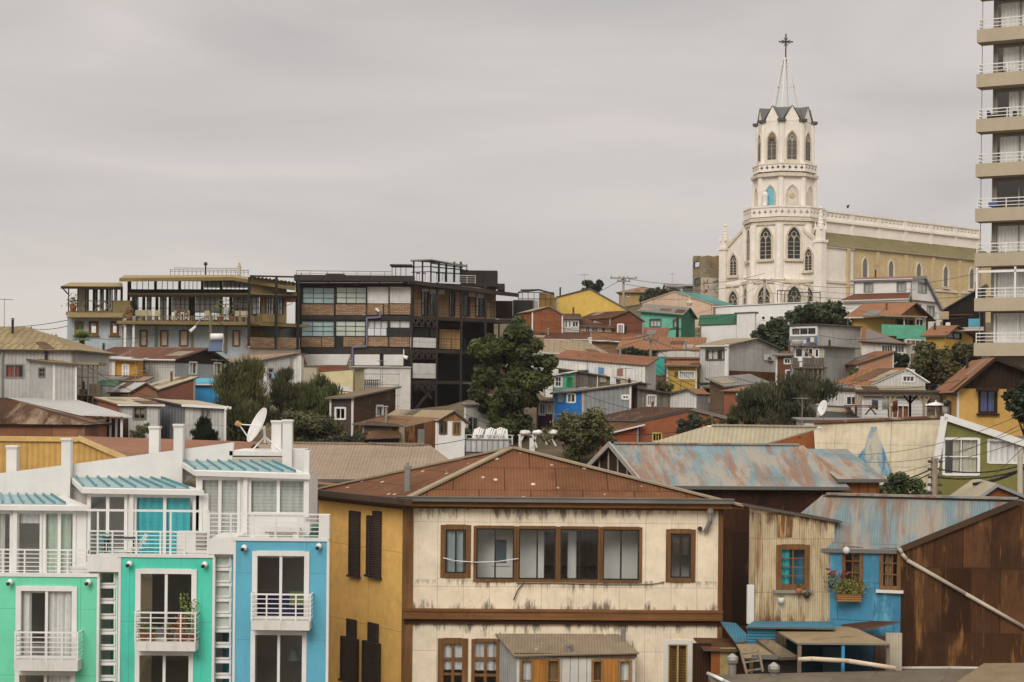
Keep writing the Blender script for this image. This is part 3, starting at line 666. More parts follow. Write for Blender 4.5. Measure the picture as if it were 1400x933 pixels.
for k,(px_,py_,lf,lb,hh) in enumerate(((196,876,'#5c6b38','terracotta pot with pale stems, leftmost on the turquoise balcony',.35),(208,877,'#48562c','wide terracotta pot second from left on the turquoise balcony',.25),(232,877,'#6b5a34','brown trough of dry stems on the turquoise balcony',.3),(246,877,'#a04a28','terracotta pot with red leaved plant on the turquoise balcony',.6),(252,877,'#55682f','pot with tall leafy plant against the turquoise balcony door',1.3),(264,877,'#4d5a33','pot with plant climbing beside the right end of the turquoise balcony',1.15))):
    c = FB.p(px_,py_,.3 if k != 4 else .15); o = thing('potted_plant', lb, 'plant', c, 'pots on the turquoise balcony')
    m = MB(); m.lathe(c, [(.09,0),(.13,.2),(.15,.22),(.14,.26)], 10); m.build('pot', TERRA if k != 2 else plain('#6f5238'), o, True)
    m = MB()
    for _ in range(110):
        h = random.uniform(.2,.26+hh); leaf_quad(m, c+V((random.gauss(0,.09),random.gauss(0,.06),h)), rvec()+V((0,-.4,.3)), random.uniform(.03,.07), .5)
    for _ in range(5): m.cyl(c+V((0,0,.2)), c+V((random.gauss(0,.07),random.gauss(0,.05),.22+hh*random.uniform(.5,1))), .012,.006,5)
    m.build('foliage', leaf_mat(lf, '#8d7a4a' if k in (0,2) else ('#c0562e' if k == 3 else '#7c8b45')), o)
c = P(402,905,60.2); o = thing('standing_lamp','white shaded lamp standing inside the lower blue house door','lamp',(c.x,60.2,zat(400,985,60.2))); m = MB(); z = zat(402,903,60.2); m.lathe((c.x,60.2,z),[(.21,0),(.2,.03),(.11,.34),(.1,.35)],14); m.build('lamp_shade', plain('#cfcac2'), o, True); m = MB(); m.cyl((c.x,60.2,zat(400,985,60.2)),(c.x,60.2,z+.45),.02); m.build('pole', GREYM, o); m = MB(); m.cyl((c.x,60.2,zat(400,985,60.2)),(c.x,60.2,zat(400,985,60.2)+.04),.18,.16,12); m.build('foot', GREYM, o)
a, b = P(350,848,59.4), P(418,848,59.4); o = thing('sofa','dark blue sofa just inside the upper blue house door','sofa',((a.x+b.x)/2,59.4,zat(380,855,58))); z = zat(380,855,58); SB = plain('#2a2f6b',.8,rough=.9)
m = MB(); m.box(a.x,b.x,59.0,59.7,z,z+.42); m.build('seat', SB, o); m = MB(); m.box(a.x,b.x,59.7,59.9,z,z+.85); m.build('backrest', SB, o); m = MB(); m.box(a.x+1.1,b.x-.1,59.62,59.69,z+.45,z+.95); m.build('cushion', plain('#8a9a55'), o)

# ---------------------------------------------------------------- ochre building with brown roof behind the townhouses
c = P(120,640,80); o = thing('ochre_warehouse','low ochre building with long brown roof behind the white chimneys','building',(c.x,80,ground(c.x,80)))
OCH = surf('#c99a55', var=.14, corr=.25, seam=(1.5,1.6), seamv=.08, mortar=.012, streak=('#8a6634',.35,.5))
f = front(76); m = MB(); flat(f, m, [(-60,604),(110,604),(166,630),(166,700),(-60,700)], -.2, 0); m.build('wall', OCH, o)
m = MB(); f.box(m, -60,597,107,603.5,-.35,.1); m.build('parapet_cap', surf('#d0a868',var=.15,streak=('#7c5a30',.4)), o)
m = MB(); a, b = f.p(107,599,.05), f.p(172,627,.05); m.beam(a,b,.2,.2); m.build('verge', surf('#d6b27a'), o)
m = MB(); m.slab([P(110,634,76.3),P(168,636,76.1),P(500,668,76.1),P(432,607,86),P(112,596.5,86)], .1, 0, 1); m.build('roof', [surf('#a06a54',.75,var=.12,corr=.2,cd=.02,patch=('#7d5242',.3,.5,1,.5)),FASC], o)
# ---------------------------------------------------------------- beige roof between
house('beige_roofed_house','low purple walled house under a broad faded beige roof beside the ochre house',(400,77),(642,77),653,D=V((-4.6,12)),roof=('gx',1.35,.5),wm=surf('#6d5f7a',var=.15),rm=surf('#b39b83',.68,var=.1,corr=.16,cd=.03,seam=(.9,3.1,0),seamv=.05,mortar=.006,streak=('#8a7460',.3)),ridgecap=True,gutter=plain('#57514b'))
# ---------------------------------------------------------------- cream house
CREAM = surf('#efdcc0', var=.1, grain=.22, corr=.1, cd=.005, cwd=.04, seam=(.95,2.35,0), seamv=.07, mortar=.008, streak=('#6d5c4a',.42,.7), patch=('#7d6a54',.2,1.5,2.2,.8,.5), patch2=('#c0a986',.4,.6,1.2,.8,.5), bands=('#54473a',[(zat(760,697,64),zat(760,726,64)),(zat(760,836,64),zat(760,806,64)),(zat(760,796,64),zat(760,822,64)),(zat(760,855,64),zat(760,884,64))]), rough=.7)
YEL = surf('#ffbb66', var=.12, corr=.1, cd=.003, cwd=.03, seam=(3,2.9,0), seamv=.04, mortar=.01, streak=('#a06c28',.4,.5), patch=('#c0853a',.3,.35,1,1,.5), rough=.7)
CRROOF = surf('#85543a',.85, var=.25, corr=.12, cd=.03, seam=(1.9,1.5), seamv=.16, mortar=.03, patch=('#543726',.45,.8,1,1,.7), patch2=('#8d6a54',.35,1.2,1.5,.7,.6), speck=('#d8cdbd',.23,2.3), rough=.85)
WIN = dict(fm=BROWNV, fw=.14)
METF = dict(fw=.12)
cw = [('F',603,718,643,790,dict(fm=BROWNV,fw=.16,nx=1,sash=2,curt=(plain('#98a3a3'),[(.0,.85)]))),
      ('F',911,724,950,796,dict(fm=BROWNV,fw=.15,nx=1,sash=2,curt=(surf('#53443a'),[(0,1)],.5))),
      ('F',599,873,639,950,dict(fm=BROWNV,fw=.2,nx=2,ny=3,mw=.1,curt=(CURTW,[(0,1)],.42))),
      ('F',645,874,682,950,dict(fm=BROWNV,fw=.1,nx=2,ny=3,mw=.1,curt=(CURTW,[(0,1)],.42))),
      ('F',908,876,945,952,dict(fm=WHITE2,fw=.14,nx=1,ny=1,sash=(2,surf('#b59a62')),curt=(surf('#7d5a34',corr=.1,horiz=True,wood=.3),[(0,1)])))]
for k,(x0,x1) in enumerate(((648,706),(706,763),(763,821),(821,877))):
    cw.append(('F',x0,719.5+k*.5,x1,795+k*.5,dict(fm=BROWNV,fw=.085,nx=1,sash=2)))
cr, cf = house('cream_house','big cream two storey house with ochre side and brown hipped roof',(553,64),(986,64.3),684,C3=('L',436,69.6,680),roof=('hip',1.83,5.72),wm=CREAM,wL=YEL,wR=BROWN,rm=CRROOF,over=.5,win=cw,fasc=BROWN,th=.1)
f = cf['F']; fl = cf['L']
for q_ in ((549,690,564,1010),(981,690,987.5,1010)): m = MB(); f.box(m, *q_,-.05,.05); m.build('corner_board', BROWNV, cr)
m = MB(); f.box(m, 551,836.5,988,848,0.0,.26); f.box(m, 552,834.5,989,837.5,0,.3); o = m.build('string_course', BROWN, cr); m = MB(); f.box(m, 553,848.2,987,854,0,.12); m.build('dark_underside', surf('#4a2e1e',wood=.3,horiz=True), o)  # the band's dark underside is a separate, darker coloured strip
m = MB(); f.box(m, 545,686.5,1000,694,-.05,.42); f.box(m, 553,694.2,986,697,0,.1); m.build('fascia', BROWN, cr)
m = MB(); f.box(m, 541,680.5,1004,687.5,.43,.58); f.box(m, 541,680.5,1004,682,.58,.62); m.build('gutter', surf('#7a766e',var=.35,rough=.5,metal=.2,horiz=True), cr)
m = MB(); fl.box(m, 424,676,553,684,.3,.62); fl.bx(m, 0,fl.sz(500,690)[1],fl.L+.3,fl.sz(500,684)[1],-.02,.3); m.build('fascia', surf('#4f4033',var=.3,horiz=True), cr)
# hip caps and the roof vent
rz = zat(553,684,64)+1.83; n = f.n; e = f.e; D = cf['R'].e*cf['R'].L; a,b = f.a,f.b; dn = D.normalized()
M0 = a+D*.5+e*5.72; M1 = b+D*.5-e*5.72; zc = zat(553,684,64)-.12
CAP = surf('#b09c80',.72,var=.15,streak=('#7b6a55',.4))
for q, M_ in ((a-e*.5-dn*.5,M0),(b+e*.5-dn*.5,M1),(b+D+e*.5+dn*.5,M1),(a+D-e*.5+dn*.5,M0)):
    m = MB(); m.beam(V((q.x,q.y,zc+.05)), V((M_.x,M_.y,rz+.05)), .34,.07); m.build('hip_cap', CAP, cr)
m = MB(); c = P(557,671,65.2); m.cyl(c-V((0,0,.3)), c+V((0,0,.85)), .12); m.cyl(c+V((0,0,.87)), c+V((0,0,.92)), .16); m.cyl(c+V((0,0,.92)), c+V((0,0,1.05)), .05); m.build('vent_pipe', GREYM, cr)
# side shutters
SH = surf('#4e4138', .8, corr=.09, cd=.02, horiz=True, var=.2)
for x0,y0,x1,y1,out in ((477,699,491,787,.06),(509,699,520,789,.06),(501,705,506.5,786,.1),(474,847,486,873,.06),(503,852,516,880,.06),(465.5,872,487,931,.12),(495,878,517,940,.12)):
    m = MB(); fl.box(m, x0,y0,x1,y1,-.02,out); a_,b_,c_,d_ = fl.rect(x0,y0,x1,y1,out)
    for t in (a_,c_-.1): fl.bx(m, t,b_,t+.1,d_,out,out+.03)
    fl.bx(m, a_-.05,b_-.08,c_+.05,b_,0,out+.08); m.build('shutter', SH, cr)
# interior partition seen through the glazed gallery
f2 = Fr(f.a-f.n*1.1, f.b-f.n*1.1); m = MB(); INT = plain('#d2cfc6',rough=.8)
hs = []
for x0,x1,y0 in ((744,776,728),(788,818,726)): t0,zb,t1,zt = f2.rect(x0,y0,x1,800); hs.append([(t0,zb),(t1,zb),(t1,zt),(t0,zt)])
t0,zb,t1,zt = f2.rect(590,712,960,830); f2.panel(m, [(t0,zb),(t1,zb),(t1,zt),(t0,zt)], hs, reveal=.1); m.poly([f2.w(t0,zb,1.0),f2.w(t1,zb,1.0),f2.w(t1,zb,0),f2.w(t0,zb,0)]); pw = m.build('partition', INT, cr)
m = MB(); f2.box(m, 672,733,697,774,0,.05); m.build('inner_window_frame', WHITE, pw); m = MB(); f2.box(m, 676.5,738,692.5,770,.051,.06); m.build('inner_pane', plain('#5d6a72',rough=.15), pw)
m = MB(); f2.box(m, 734,726,743.5,800,.01,.06); f2.box(m, 777,726,787,800,.01,.06); m.build('door_jamb', WHITE, pw)
# downpipe, wires, brackets on the front
m = MB(); p0 = f.p(971,697,.3); m.cyl(f.p(971,694,.3), f.p(971,702,.3), .13); m.tube([f.p(971,702,.3), f.p(971,713,.3), f.p(964,728,.12)], .08); m.build('downpipe', GREYM, cr)
m = MB(); m.tube([f.p(957,723,.02),f.p(957,723,.2)], .09); m.build('flue', BLACKM, cr)
pipe('clothes_line','white line slung across the gallery windows of cream house',[f.p(606,763,.1),f.p(622,767,.1),f.p(650,769,.1),f.p(680,768,.1),f.p(709,764,.1)],.018,WMET,'rope')
pipe('electric_cable','grey cable sagging below the gallery windows of cream house',[f.p(706,797,.05),f.p(760,797,.05),f.p(830,799,.05),f.p(890,799,.05),f.p(908,796,.05)],.02,plain('#8b8070'),'cable')
pipe('electric_cable','short loose cable end hanging under the gallery of cream house',[f.p(717,796,.06),f.p(708,807,.1),f.p(702,821,.12)],.022,plain('#4a4038'),'cable')
# lean-to against the ground floor
c = f.p(775,930,1); lt = thing('lean_to_shed','white board lean-to under grey corrugated roof against the cream house','shed',(c.x,c.y,zat(775,1010,63)))
m = MB(); m.slab([f.p(677,866.5,.05),f.p(846,867,.05),f.p(874,893,1.45),f.p(703,897,1.45)], .05, 0, 0); m.build('roof', surf('#a8937a',.8,var=.15,corr=.11,cd=.03,speck=('#cfc4b0',.09,1.6),rough=.8), lt)
g2 = Fr(f.a+f.n*1.25, f.b+f.n*1.25); m = MB()
W = [(711,901,729,960,dict(fm=WOODP,nx=1,ny=2,curt=(CURTW,[(0,1)]))),(747,901,765,960,dict(fm=WOODP,nx=1,ny=2,curt=(surf('#8a6a48'),[(0,1)]))),(809,902,824,960,dict(fm=WOODP,nx=1,ny=2,curt=(surf('#7c5433'),[(0,1)]))),(845,902,863,960,dict(fm=WOODP,nx=1,ny=2,curt=(CURTW,[(0,1)])))]
hs = [window(lt, g2, *w[:4], fw=.07, **w[4]) for w in W]
t0,z0,t1,z1 = g2.rect(706,899,868,1000); g2.panel(m, [(t0,z0),(t1,z0),(t1,z1),(t0,z1)], hs); q = g2.w(t1,0); m.poly([g2.w(t1,z0),f.w(t1,z0,.02),f.w(t1,z1+.5,.02),g2.w(t1,z1)])
m.poly([g2.w(t0,z0),f.w(t0-.6,z0,.02),f.w(t0-.6,z1+.75,.02),g2.w(t0,z1)], 1); m.build('wall', [surf('#cfc9bf',var=.12,seam=(.3,5),seamv=.08,mortar=.02,streak=('#8b8071',.4)),GREYW2], lt)
for x0,x1 in ((729.5,746.5),(824.5,844.5)):
    m = MB(); g2.box(m, x0,901,x1,1000,.0,.05); g2.box(m, x0+1.5,903,x1-1.5,950,.05,.065); m.build('door', surf('#b0702f',wood=.3,streak=('#6d421c',.3)), lt)
m = MB(); g2.box(m, 703,893.5,871,899,.02,.1); m.build('fascia', surf('#6a5440',wood=.3), lt)
for px_,y0,y1,o_ in ((778,884,899,1.25),(852,860,885,.55)):
    c = f.p(px_,y1,o_); m = MB(); h = f.p(px_,y0,o_).z-c.z; m.cyl(c, c+V((0,0,h)), .09); m.cyl(c+V((0,0,h)), c+V((0,0,h+.06)), .14 if px_ < 800 else .09); m.build('flue_pipe', GREYM, lt)

# ---------------------------------------------------------------- house with long rust blue roof behind
TEALRUST = surf('#8fa9ad',.7, var=.16, corr=.09, cd=.02, seam=(.9,2.3), seamv=.1, mortar=.012, patch=('#b9aa98',.85,.5,2.2,.6,.85), patch2=('#a06c50',.72,.6,2.6,.5,.8), rough=.7)
RUSTD = surf('#4a2a1c', var=.35, corr=.09, seam=(.95,2.4), seamv=.35, mortar=.012, patch=('#26160f',.5,.6,1.5,.6), patch2=('#8a4c26',.3,.6,2.2,.5,.7), streak=('#20130d',.4))
b1, bf = house('rusty_roofed_house','rust walled house with long blue and rust corrugated roof, slatted gable end',(886,72),(1150,72.6),660,D=V((-2.4,7)),roof=('gx',1.5,.5),wm=RUSTD,wL=surf('#3b2a22',wood=.3),rm=TEALRUST,over=.35,side=.2,ridgecap=True,gutter=GUTTER)
fl = bf['L']; m = MB()
for px_ in (817,828,839.5,847,864.5,875): fl.box(m, px_-.8,600,px_+.8,668,.02,.06)
z1 = zat(886,660,72); m = MB()
for k in range(1,7):
    t = fl.L*k/7; hz = z1+1.5*(1-abs(2*t/fl.L-1)); fl.bx(m, t-.04,z1-1.5,t+.04,hz-.08,.02,.06)
m.build('batten', surf('#b3a592'), b1)
m = MB()
for s in (0,1):
    A_ = fl.w(fl.L*s,z1-.08,.24); B_ = fl.w(fl.L/2,z1+1.5-.02,.24); m.beam(A_,B_,.06,.22)
m.build('verge_board', surf('#a8a096'), b1)
fb = bf['F']
m = MB(); fb.box(m, 1002,727,1033,853,.0,.04); m.build('door', surf('#2b1a13',var=.4,patch=('#55301d',.4,.8,1,1)), b1)
house('rusty_roofed_wing','orange brown end wing of the rust and blue roofed house',(1150,72.9),(1202,73.2),653,depth=4,roof=('shed',1.0),wm=surf('#93512f',var=.15,seam=(.4,3),seamv=.1),rm=TEALRUST,gutter=GUTTER)
# ---------------------------------------------------------------- rust side house with blue front wall
BLUEW = surf('#4a94b5', var=.2, seam=(1.3,1.35), seamv=.16, mortar=.014, streak=('#2a6a90',.62,.7), patch=('#74b4c8',.5,1.1,2.2,.7,.65), patch2=('#2f7199',.45,.7,1.5,.8,.6), rough=.6)
r2, rf2 = house('rust_clad_house','blue fronted house clad in dark rusted sheets on its gable side',(1232,62),(1560,61.4),748,D=V((-4.5,1.38)),roof=('gy',1392,683,0,1.42),wm=RUSTW,wL=BLUEW,rm=TEALRUST,over=.3,side=.12,gutter=plain('#6b6862'),
   win=[('L',1152,748,1179,818,dict(fm=BROWNV,nx=2,ny=4,fw=.1,curt=(surf('#6a5a44'),[(.45,1)]))),('L',1203,750,1231,806,dict(fm=BROWNV,nx=3,ny=3,fw=.12,sill=WHITE2,curt=(surf('#b8997c',corr=.2),[(.1,.55)])))],ridgecap=True)
fr = rf2['F']; fl = rf2['L']
m = MB(); a = fr.p(1232,748,.1); b = fr.p(1392,683,.1); m.beam(a-V((0,0,.08)), b-V((0,0,.08)), .08,.2); m.build('verge_board', surf('#4d3a2c'), r2)
pipe('drain_pipe','pale drain pipe running diagonally down the rusted gable',[fl.p(1230,750,.15),fr.p(1233,757,.12),fr.p(1240,766,.1),fr.p(1320,812,.1),fr.p(1400,858,.1),fr.p(1440,880,.1)],.07,surf('#b5a693',var=.15))
pipe('drain_pipe','pale horizontal pipe along the foot of the rusted gable',[fr.p(1180,905,.5),fr.p(1225,914,.3),fr.p(1300,913.5,.2),fr.p(1366,914.5,.2)],.06,surf('#c6bdae',var=.15))
m = MB(); fl.box(m, 1152,748,1166,755,.02,.3); 
c = fl.p(1157,758,.3); o = thing('wall_lamp','round white lamp above the flower basket on the blue wall','lamp',c); m = MB(); m.lathe(c,[(.02,0),(.12,.06),(.13,.16),(.08,.24),(.02,.27)],12); m.build('globe', plain('#c9c6bf'), o, True); m = MB(); m.beam(fl.p(1168,758,0), c+V((0,0,.15)), .05); m.build('bracket', GREYM, o)
c = fl.p(1159,821,.3); o = thing('flower_basket','wicker basket of trailing green plants hung on the blue wall','plant',c); m = MB(); m.box(c.x-.42,c.x+.45,c.y-.2,c.y+.1,c.z-.02,c.z+.24); m.build('basket', surf('#8f6238',corr=.08,cd=.02,horiz=True), o)
m = MB()
for _ in range(700): leaf_quad(m, c+V((random.gauss(0,.3),random.gauss(-.05,.12),.28+abs(random.gauss(0,.25)))), rvec()+V((0,-.5,.3)), random.uniform(.03,.07))
m.build('foliage', leaf_mat('#3a3f1c','#7d7a3c'), o)
for px_,py_,col,lb in ((1136,786,'#a03038','red flowering plant in a pot at the left of the blue wall'),(1152,790,'#8a2f4a','dark red and violet flowers above the wicker basket')):
    c = fl.p(px_,py_+14,.3); o = thing('flowering_plant', lb, 'plant', c); m = MB(); m.lathe(c-V((0,0,.1)),[(.07,0),(.11,.16),(.12,.2)],9); m.build('pot', plain('#3c4a7a'), o, True)
    m = MB()
    for _ in range(90): leaf_quad(m, c+V((random.gauss(0,.12),random.gauss(0,.08),random.uniform(.05,.5))), rvec(), .05)
    m.build('foliage', leaf_mat('#3a4526','#6b7440'), o); m = MB()
    for _ in range(26): leaf_quad(m, c+V((random.gauss(0,.1),-.1+random.gauss(0,.06),random.uniform(.35,.6))), rvec(), .05, .9)
    m.build('blossom', plain(col), o)
# ---------------------------------------------------------------- beige corrugated house
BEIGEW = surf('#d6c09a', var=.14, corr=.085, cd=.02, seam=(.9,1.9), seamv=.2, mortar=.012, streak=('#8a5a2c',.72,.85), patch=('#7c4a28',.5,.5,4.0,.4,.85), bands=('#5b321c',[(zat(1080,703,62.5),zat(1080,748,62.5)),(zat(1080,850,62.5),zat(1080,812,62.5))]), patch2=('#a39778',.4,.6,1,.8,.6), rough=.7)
bh, bhf = house('corrugated_beige_house','narrow beige corrugated house front with one brown framed window',(1033,62.3),(1141,62.75),692,eB=711,depth=.75,roof=('shed',.02),wm=BEIGEW,rm=surf('#3a2a20',.8,corr=.1),over=.15,th=.07,
   win=[('F',1062,745,1106,806,dict(fm=BROWNV,nx=2,ny=4,fw=.17,sill=surf('#8f8a7e',var=.2),curt=(CURTT,[(0,.42)])))])
f = bhf['F']
m = MB(); f.box(m, 1063,704,1083,735,.005,.02); m.build('rusted_sheet', surf('#8d5c36',corr=.085,cd=.02,cwd=.5,patch=('#cdb188',.6,1.2,5,.5,.9),streak=('#3a2116',.9,.9)), bh)
m = MB(); f.box(m, 1022,800,1031,853,.0,.12); m.build('corner_flashing', WHITE2, bh)
for px_,py_,col,lb in ((1068,826,'#d5cfc6','white pot hanging under the beige house window'),(1092,813,'#9c5a3c','salmon clay pot under the beige house window'),(1103,818,'#4d2c1e','dark round pot under the beige house window')):
    c = f.p(px_,py_,.14); o = thing('wall_pot', lb, 'pot', c-V((0,0,0))); m = MB(); m.lathe(c,[(.07,0),(.12,.1),(.12,.2),(.1,.22)],10); m.build('pot', plain(col), o, True); m = MB()
    for _ in range(22): leaf_quad(m, c+V((random.gauss(0,.07),random.gauss(0,.05),.24+random.uniform(0,.12))), rvec(), .035)
    m.build('foliage', leaf_mat('#3c4426','#6d7444'), o)
# ---------------------------------------------------------------- sheds and roofs at the lower right
def roofslab(name, label, pts, mat, th=.06, cat='roof', posts=(), fasc=None, walls=()):
    ps = [P(*q) for q in pts]; c = sum(ps, V((0,0,0)))/len(ps)
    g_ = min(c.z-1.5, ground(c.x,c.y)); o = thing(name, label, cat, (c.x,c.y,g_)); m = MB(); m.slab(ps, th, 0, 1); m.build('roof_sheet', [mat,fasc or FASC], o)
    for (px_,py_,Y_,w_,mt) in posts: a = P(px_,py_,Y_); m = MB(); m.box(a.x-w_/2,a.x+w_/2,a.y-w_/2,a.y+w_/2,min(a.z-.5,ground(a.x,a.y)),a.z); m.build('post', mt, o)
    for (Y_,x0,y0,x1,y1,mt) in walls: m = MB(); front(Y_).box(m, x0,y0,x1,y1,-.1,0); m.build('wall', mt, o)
    return o
PALEC = surf('#b39a76',.7,var=.15,corr=.1,cd=.03,patch=('#7c5a3c',.4,.8,1.5,.5),rough=.85)
BLUES = surf('#4f93ac',.72,var=.2,corr=.1,cd=.03,patch=('#7d6a58',.45,.9,1.5,.5),rough=.7)
roofslab('carport','open carport under pale corrugated sheets with a blue post',[(1090,879,57.5),(1217,880,57.5),(1165,857,61.6),(1052,857,61.6)],PALEC,posts=[(1093,882,57.6,.12,TIMBER),(1152.5,882,57.6,.1,surf('#3d93bd')),(1214,882,57.7,.1,TIMBER)],fasc=plain('#7a776f'),
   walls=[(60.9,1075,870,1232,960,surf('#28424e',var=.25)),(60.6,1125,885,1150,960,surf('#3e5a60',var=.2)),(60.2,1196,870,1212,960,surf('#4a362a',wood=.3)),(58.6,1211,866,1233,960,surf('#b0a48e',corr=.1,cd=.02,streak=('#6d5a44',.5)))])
roofslab('blue_sheet_roof','strip of blue and grey sheets at the foot of the beige wall',[(1020,857,60.2),(1142,859,60.2),(1140,850,62.1),(1030,849.5,62.1)],BLUES,walls=[(60.4,1022,858,1060,900,surf('#3f7f98',corr=.1,cd=.03,horiz=True))])
roofslab('small_rust_awning','small rusted awning under the blue wall',[(1186,860,60.4),(1228,850,60.8),(1195,849,62.0),(1150,854,62.0)],RUSTR)
roofslab('blue_sheet_roof','sloping narrow blue sheet roof beside the cream house corner',[(1005,878,60.5),(1030,876,60.5),(1006,852,63.6),(985,850,63.6)],BLUES)
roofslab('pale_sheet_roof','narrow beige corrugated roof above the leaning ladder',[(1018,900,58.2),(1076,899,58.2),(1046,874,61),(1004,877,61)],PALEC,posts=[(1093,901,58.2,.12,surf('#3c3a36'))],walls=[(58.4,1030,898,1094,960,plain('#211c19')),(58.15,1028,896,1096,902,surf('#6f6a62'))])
roofslab('timber_plank','long weathered board lying along the narrow beige roof',[(1066,899,58),(1092,898,58),(1040,866,61.2),(1024,866,61.2)],surf('#7d6b52',wood=.4),th=.1,cat='board')
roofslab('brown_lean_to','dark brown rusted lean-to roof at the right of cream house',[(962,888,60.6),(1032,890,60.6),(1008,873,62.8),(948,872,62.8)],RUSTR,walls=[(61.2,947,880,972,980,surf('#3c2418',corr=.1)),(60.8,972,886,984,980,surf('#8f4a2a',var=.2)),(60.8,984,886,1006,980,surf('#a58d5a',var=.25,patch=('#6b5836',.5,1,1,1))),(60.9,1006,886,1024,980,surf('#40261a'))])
roofslab('flat_roof','grey brown felt roof across the bottom right corner',[(968,923,57),(1348,914,57),(1460,990,50),(1000,1000,50)],surf('#857866',.62,var=.2,seam=(2.2,1.2),seamv=.1,mortar=.012,patch=('#5f5548',.4,.5,1,1),rough=.95),th=.2,walls=[(57.2,975,925,1400,990,surf('#7c7265'))])
roofslab('flat_roof','beige felt roof ridge at the right edge, bottom corner',[(1290,945,54),(1480,945,54),(1460,906,56.5),(1345,907,56.5)],surf('#9a8566',.66,var=.15,patch=('#6f6048',.3,.5,1,1),rough=.95),th=.2)
pipe('gutter_pipe','white gutter along the left edge of the grey felt roof',[P(968,921,57.1),P(990,931,55.5),P(1010,942,53.5)],.06,WMET,'gutter')
pipe('white_pipe','white pipe crossing in front of the open carport',[P(1092,902,57.2),P(1110,901,57),P(1160,904,57),P(1224,914,57)],.075,surf('#cdb9a0',var=.1))
for px_,y0,y1,Y_,lb in ((1001,892,926,56.8,'tall spinning roof ventilator by the dark lean-to'),(1058,904,923,56.8,'short onion shaped roof ventilator by the ladder')):
    c = P(px_,y1,Y_); h = P(px_,y0,Y_).z-c.z; o = thing('roof_ventilator', lb, 'ventilator', c); STEEL = plain('#a9a69f',rough=.3,metal=.7)
    hs_ = h-.4; m = MB(); m.cyl(c-V((0,0,.1)), c+V((0,0,hs_)), .13); m.build('duct', STEEL, o)
    m = MB(); m.lathe(c+V((0,0,hs_)),[(.1,0),(.17,.07),(.2,.16),(.18,.25),(.09,.32),(.03,.36)],14)
    for k in range(14):
        t = 2*math.pi*k/14; d = V((math.cos(t),math.sin(t),0)); m.beam(c+d*.175+V((0,0,hs_+.06)), c+d*.175+V((0,0,hs_+.26)), .02)
    m.build('turbine', STEEL, o)
m = MB(); L0, L1 = P(1021,922,57.1), P(1013,892,57.6); R0, R1 = P(1043,919,57.1), P(1037,889,57.6); o = thing('ladder','short wooden ladder leaning beside the roof ventilators','ladder',L0)
m.beam(L0,L1,.07); m.build('rail', TIMBER, o); m = MB(); m.beam(R0,R1,.07); m.build('rail', TIMBER, o)
for k in range(3): m = MB(); m.beam(L0.lerp(L1,.15+.38*k), R0.lerp(R1,.15+.38*k), .05); m.build('rung', TIMBER, o)
# ---------------------------------------------------------------- right of centre, below the church
house('orange_gabled_house','orange brown gable with white trim under a broad cream roof',(1040,84,606),(1152,84.3),607,D=V((-4.9,1.3)),roof=('gy',1117,584),wm=surf('#8d4a28',var=.14),rm=CREAMR,over=.3,side=.2,fasc=WHITE,ridgecap=True)
house('cream_roof_annex','small beige roofed annex below the orange gable',(1092,82,620),(1150,82.3),640,depth=2.5,roof=('shed',.8),wm=surf('#8d4a28',var=.14),rm=CREAMR,fasc=WHITE,win=[])
# barn-shaped house: steep beige slope and olive gable
c = P(1200,640,81); o = thing('olive_house','olive gabled house with a steep beige sheet slope stained blue','house',(c.x,81,ground(c.x,81)))
SLOPE = surf('#cfc0a2',.82, var=.14, corr=.28, cd=.012, cwd=.05, seam=(2.6,1.5,0), seamv=.06, mortar=.014, streak=('#8f744c',.66,.65), rough=.75)
tl, tr, br, bl = P(1112,579,84.5), P(1293,571,83.5), P(1268,700,79), P(1120,705,80)
m = MB(); m.slab([bl,br,tr,tl], .12, 0, 0); m.build('roof', [SLOPE], o)
m = MB(); q = lambda s,t: bl.lerp(br,s).lerp(tl.lerp(tr,s),t)
nrm = (br-bl).cross(tl-bl).normalized(); nrm = nrm if nrm.y < 0 else -nrm
for pts in ([(.22,.3),(.66,.3),(.63,.45),(.575,.6),(.54,.72),(.505,.8),(.485,.93),(.44,.93),(.425,.85),(.40,.7),(.34,.6),(.27,.45)],):
    m.poly([q(*a)+nrm*.012 for a in pts])
m.build('paint_patch', surf('#5187a6',.8,var=.25,corr=.28,cd=.015,patch=('#b8ab8d',.7,.7,2.4,.5,.85)), o)
m = MB(); m.beam(tl+V((0,-.05,.05)), tr+V((0,-.05,.05)), .3,.12); m.build('ridge_flashing', surf('#6d4632',var=.3,patch=('#a99a86',.5,1,1,1)), o)
f = Fr(P2(1268,79,700), P2(1480,79.6,600)); OLIVE = surf('#7b773f', var=.1, streak=('#5b5c30',.3))
wo = []
for x0,y0,x1,y1,kw in ((1289,599,1339,650,dict(nx=2,ny=2,fm=WMET,curt=(surf('#c9bfa9',corr=.2),[(.28,.5),(.58,.98)]))),(1350,601,1420,634,dict(nx=2,fm=WMET,curt=(CURTW,[(0,.93)])))): wo.append(window(o, f, x0,y0,x1,y1, fw=.09, **kw))
m = MB(); zb = zat(1300,720,79); pts = pxp(f, [(1272,690),(1291,572),(1480,634)]); f.panel(m, [(pts[0][0],zb),(f.sz(1480,640)[0],zb)]+pts[::-1], wo); m.build('wall', OLIVE, o)
m = MB(); f.bx(m, 1.7,zb,f.sz(1480,640)[0],zat(1300,597,79),-3,-2.9); m.build('inner_wall', plain('#6b6660'), o)
m = MB()
for a_, b_ in (((1291,570),(1480,633)),((1291,570),(1268,700))):
    p_, q_ = f.p(*a_,.12), f.p(*b_,.12); m.beam(p_,q_,.14,.3)
m.build('verge_board', WHITE, o)
m = MB(); m.slab([f.p(1291,571,0),f.p(1480,634,0),f.p(1480,634,0)+V((0,4.5,.1)),tr+V((0,.1,0))], .1); m.build('roof', [CREAMR,FASC], o)
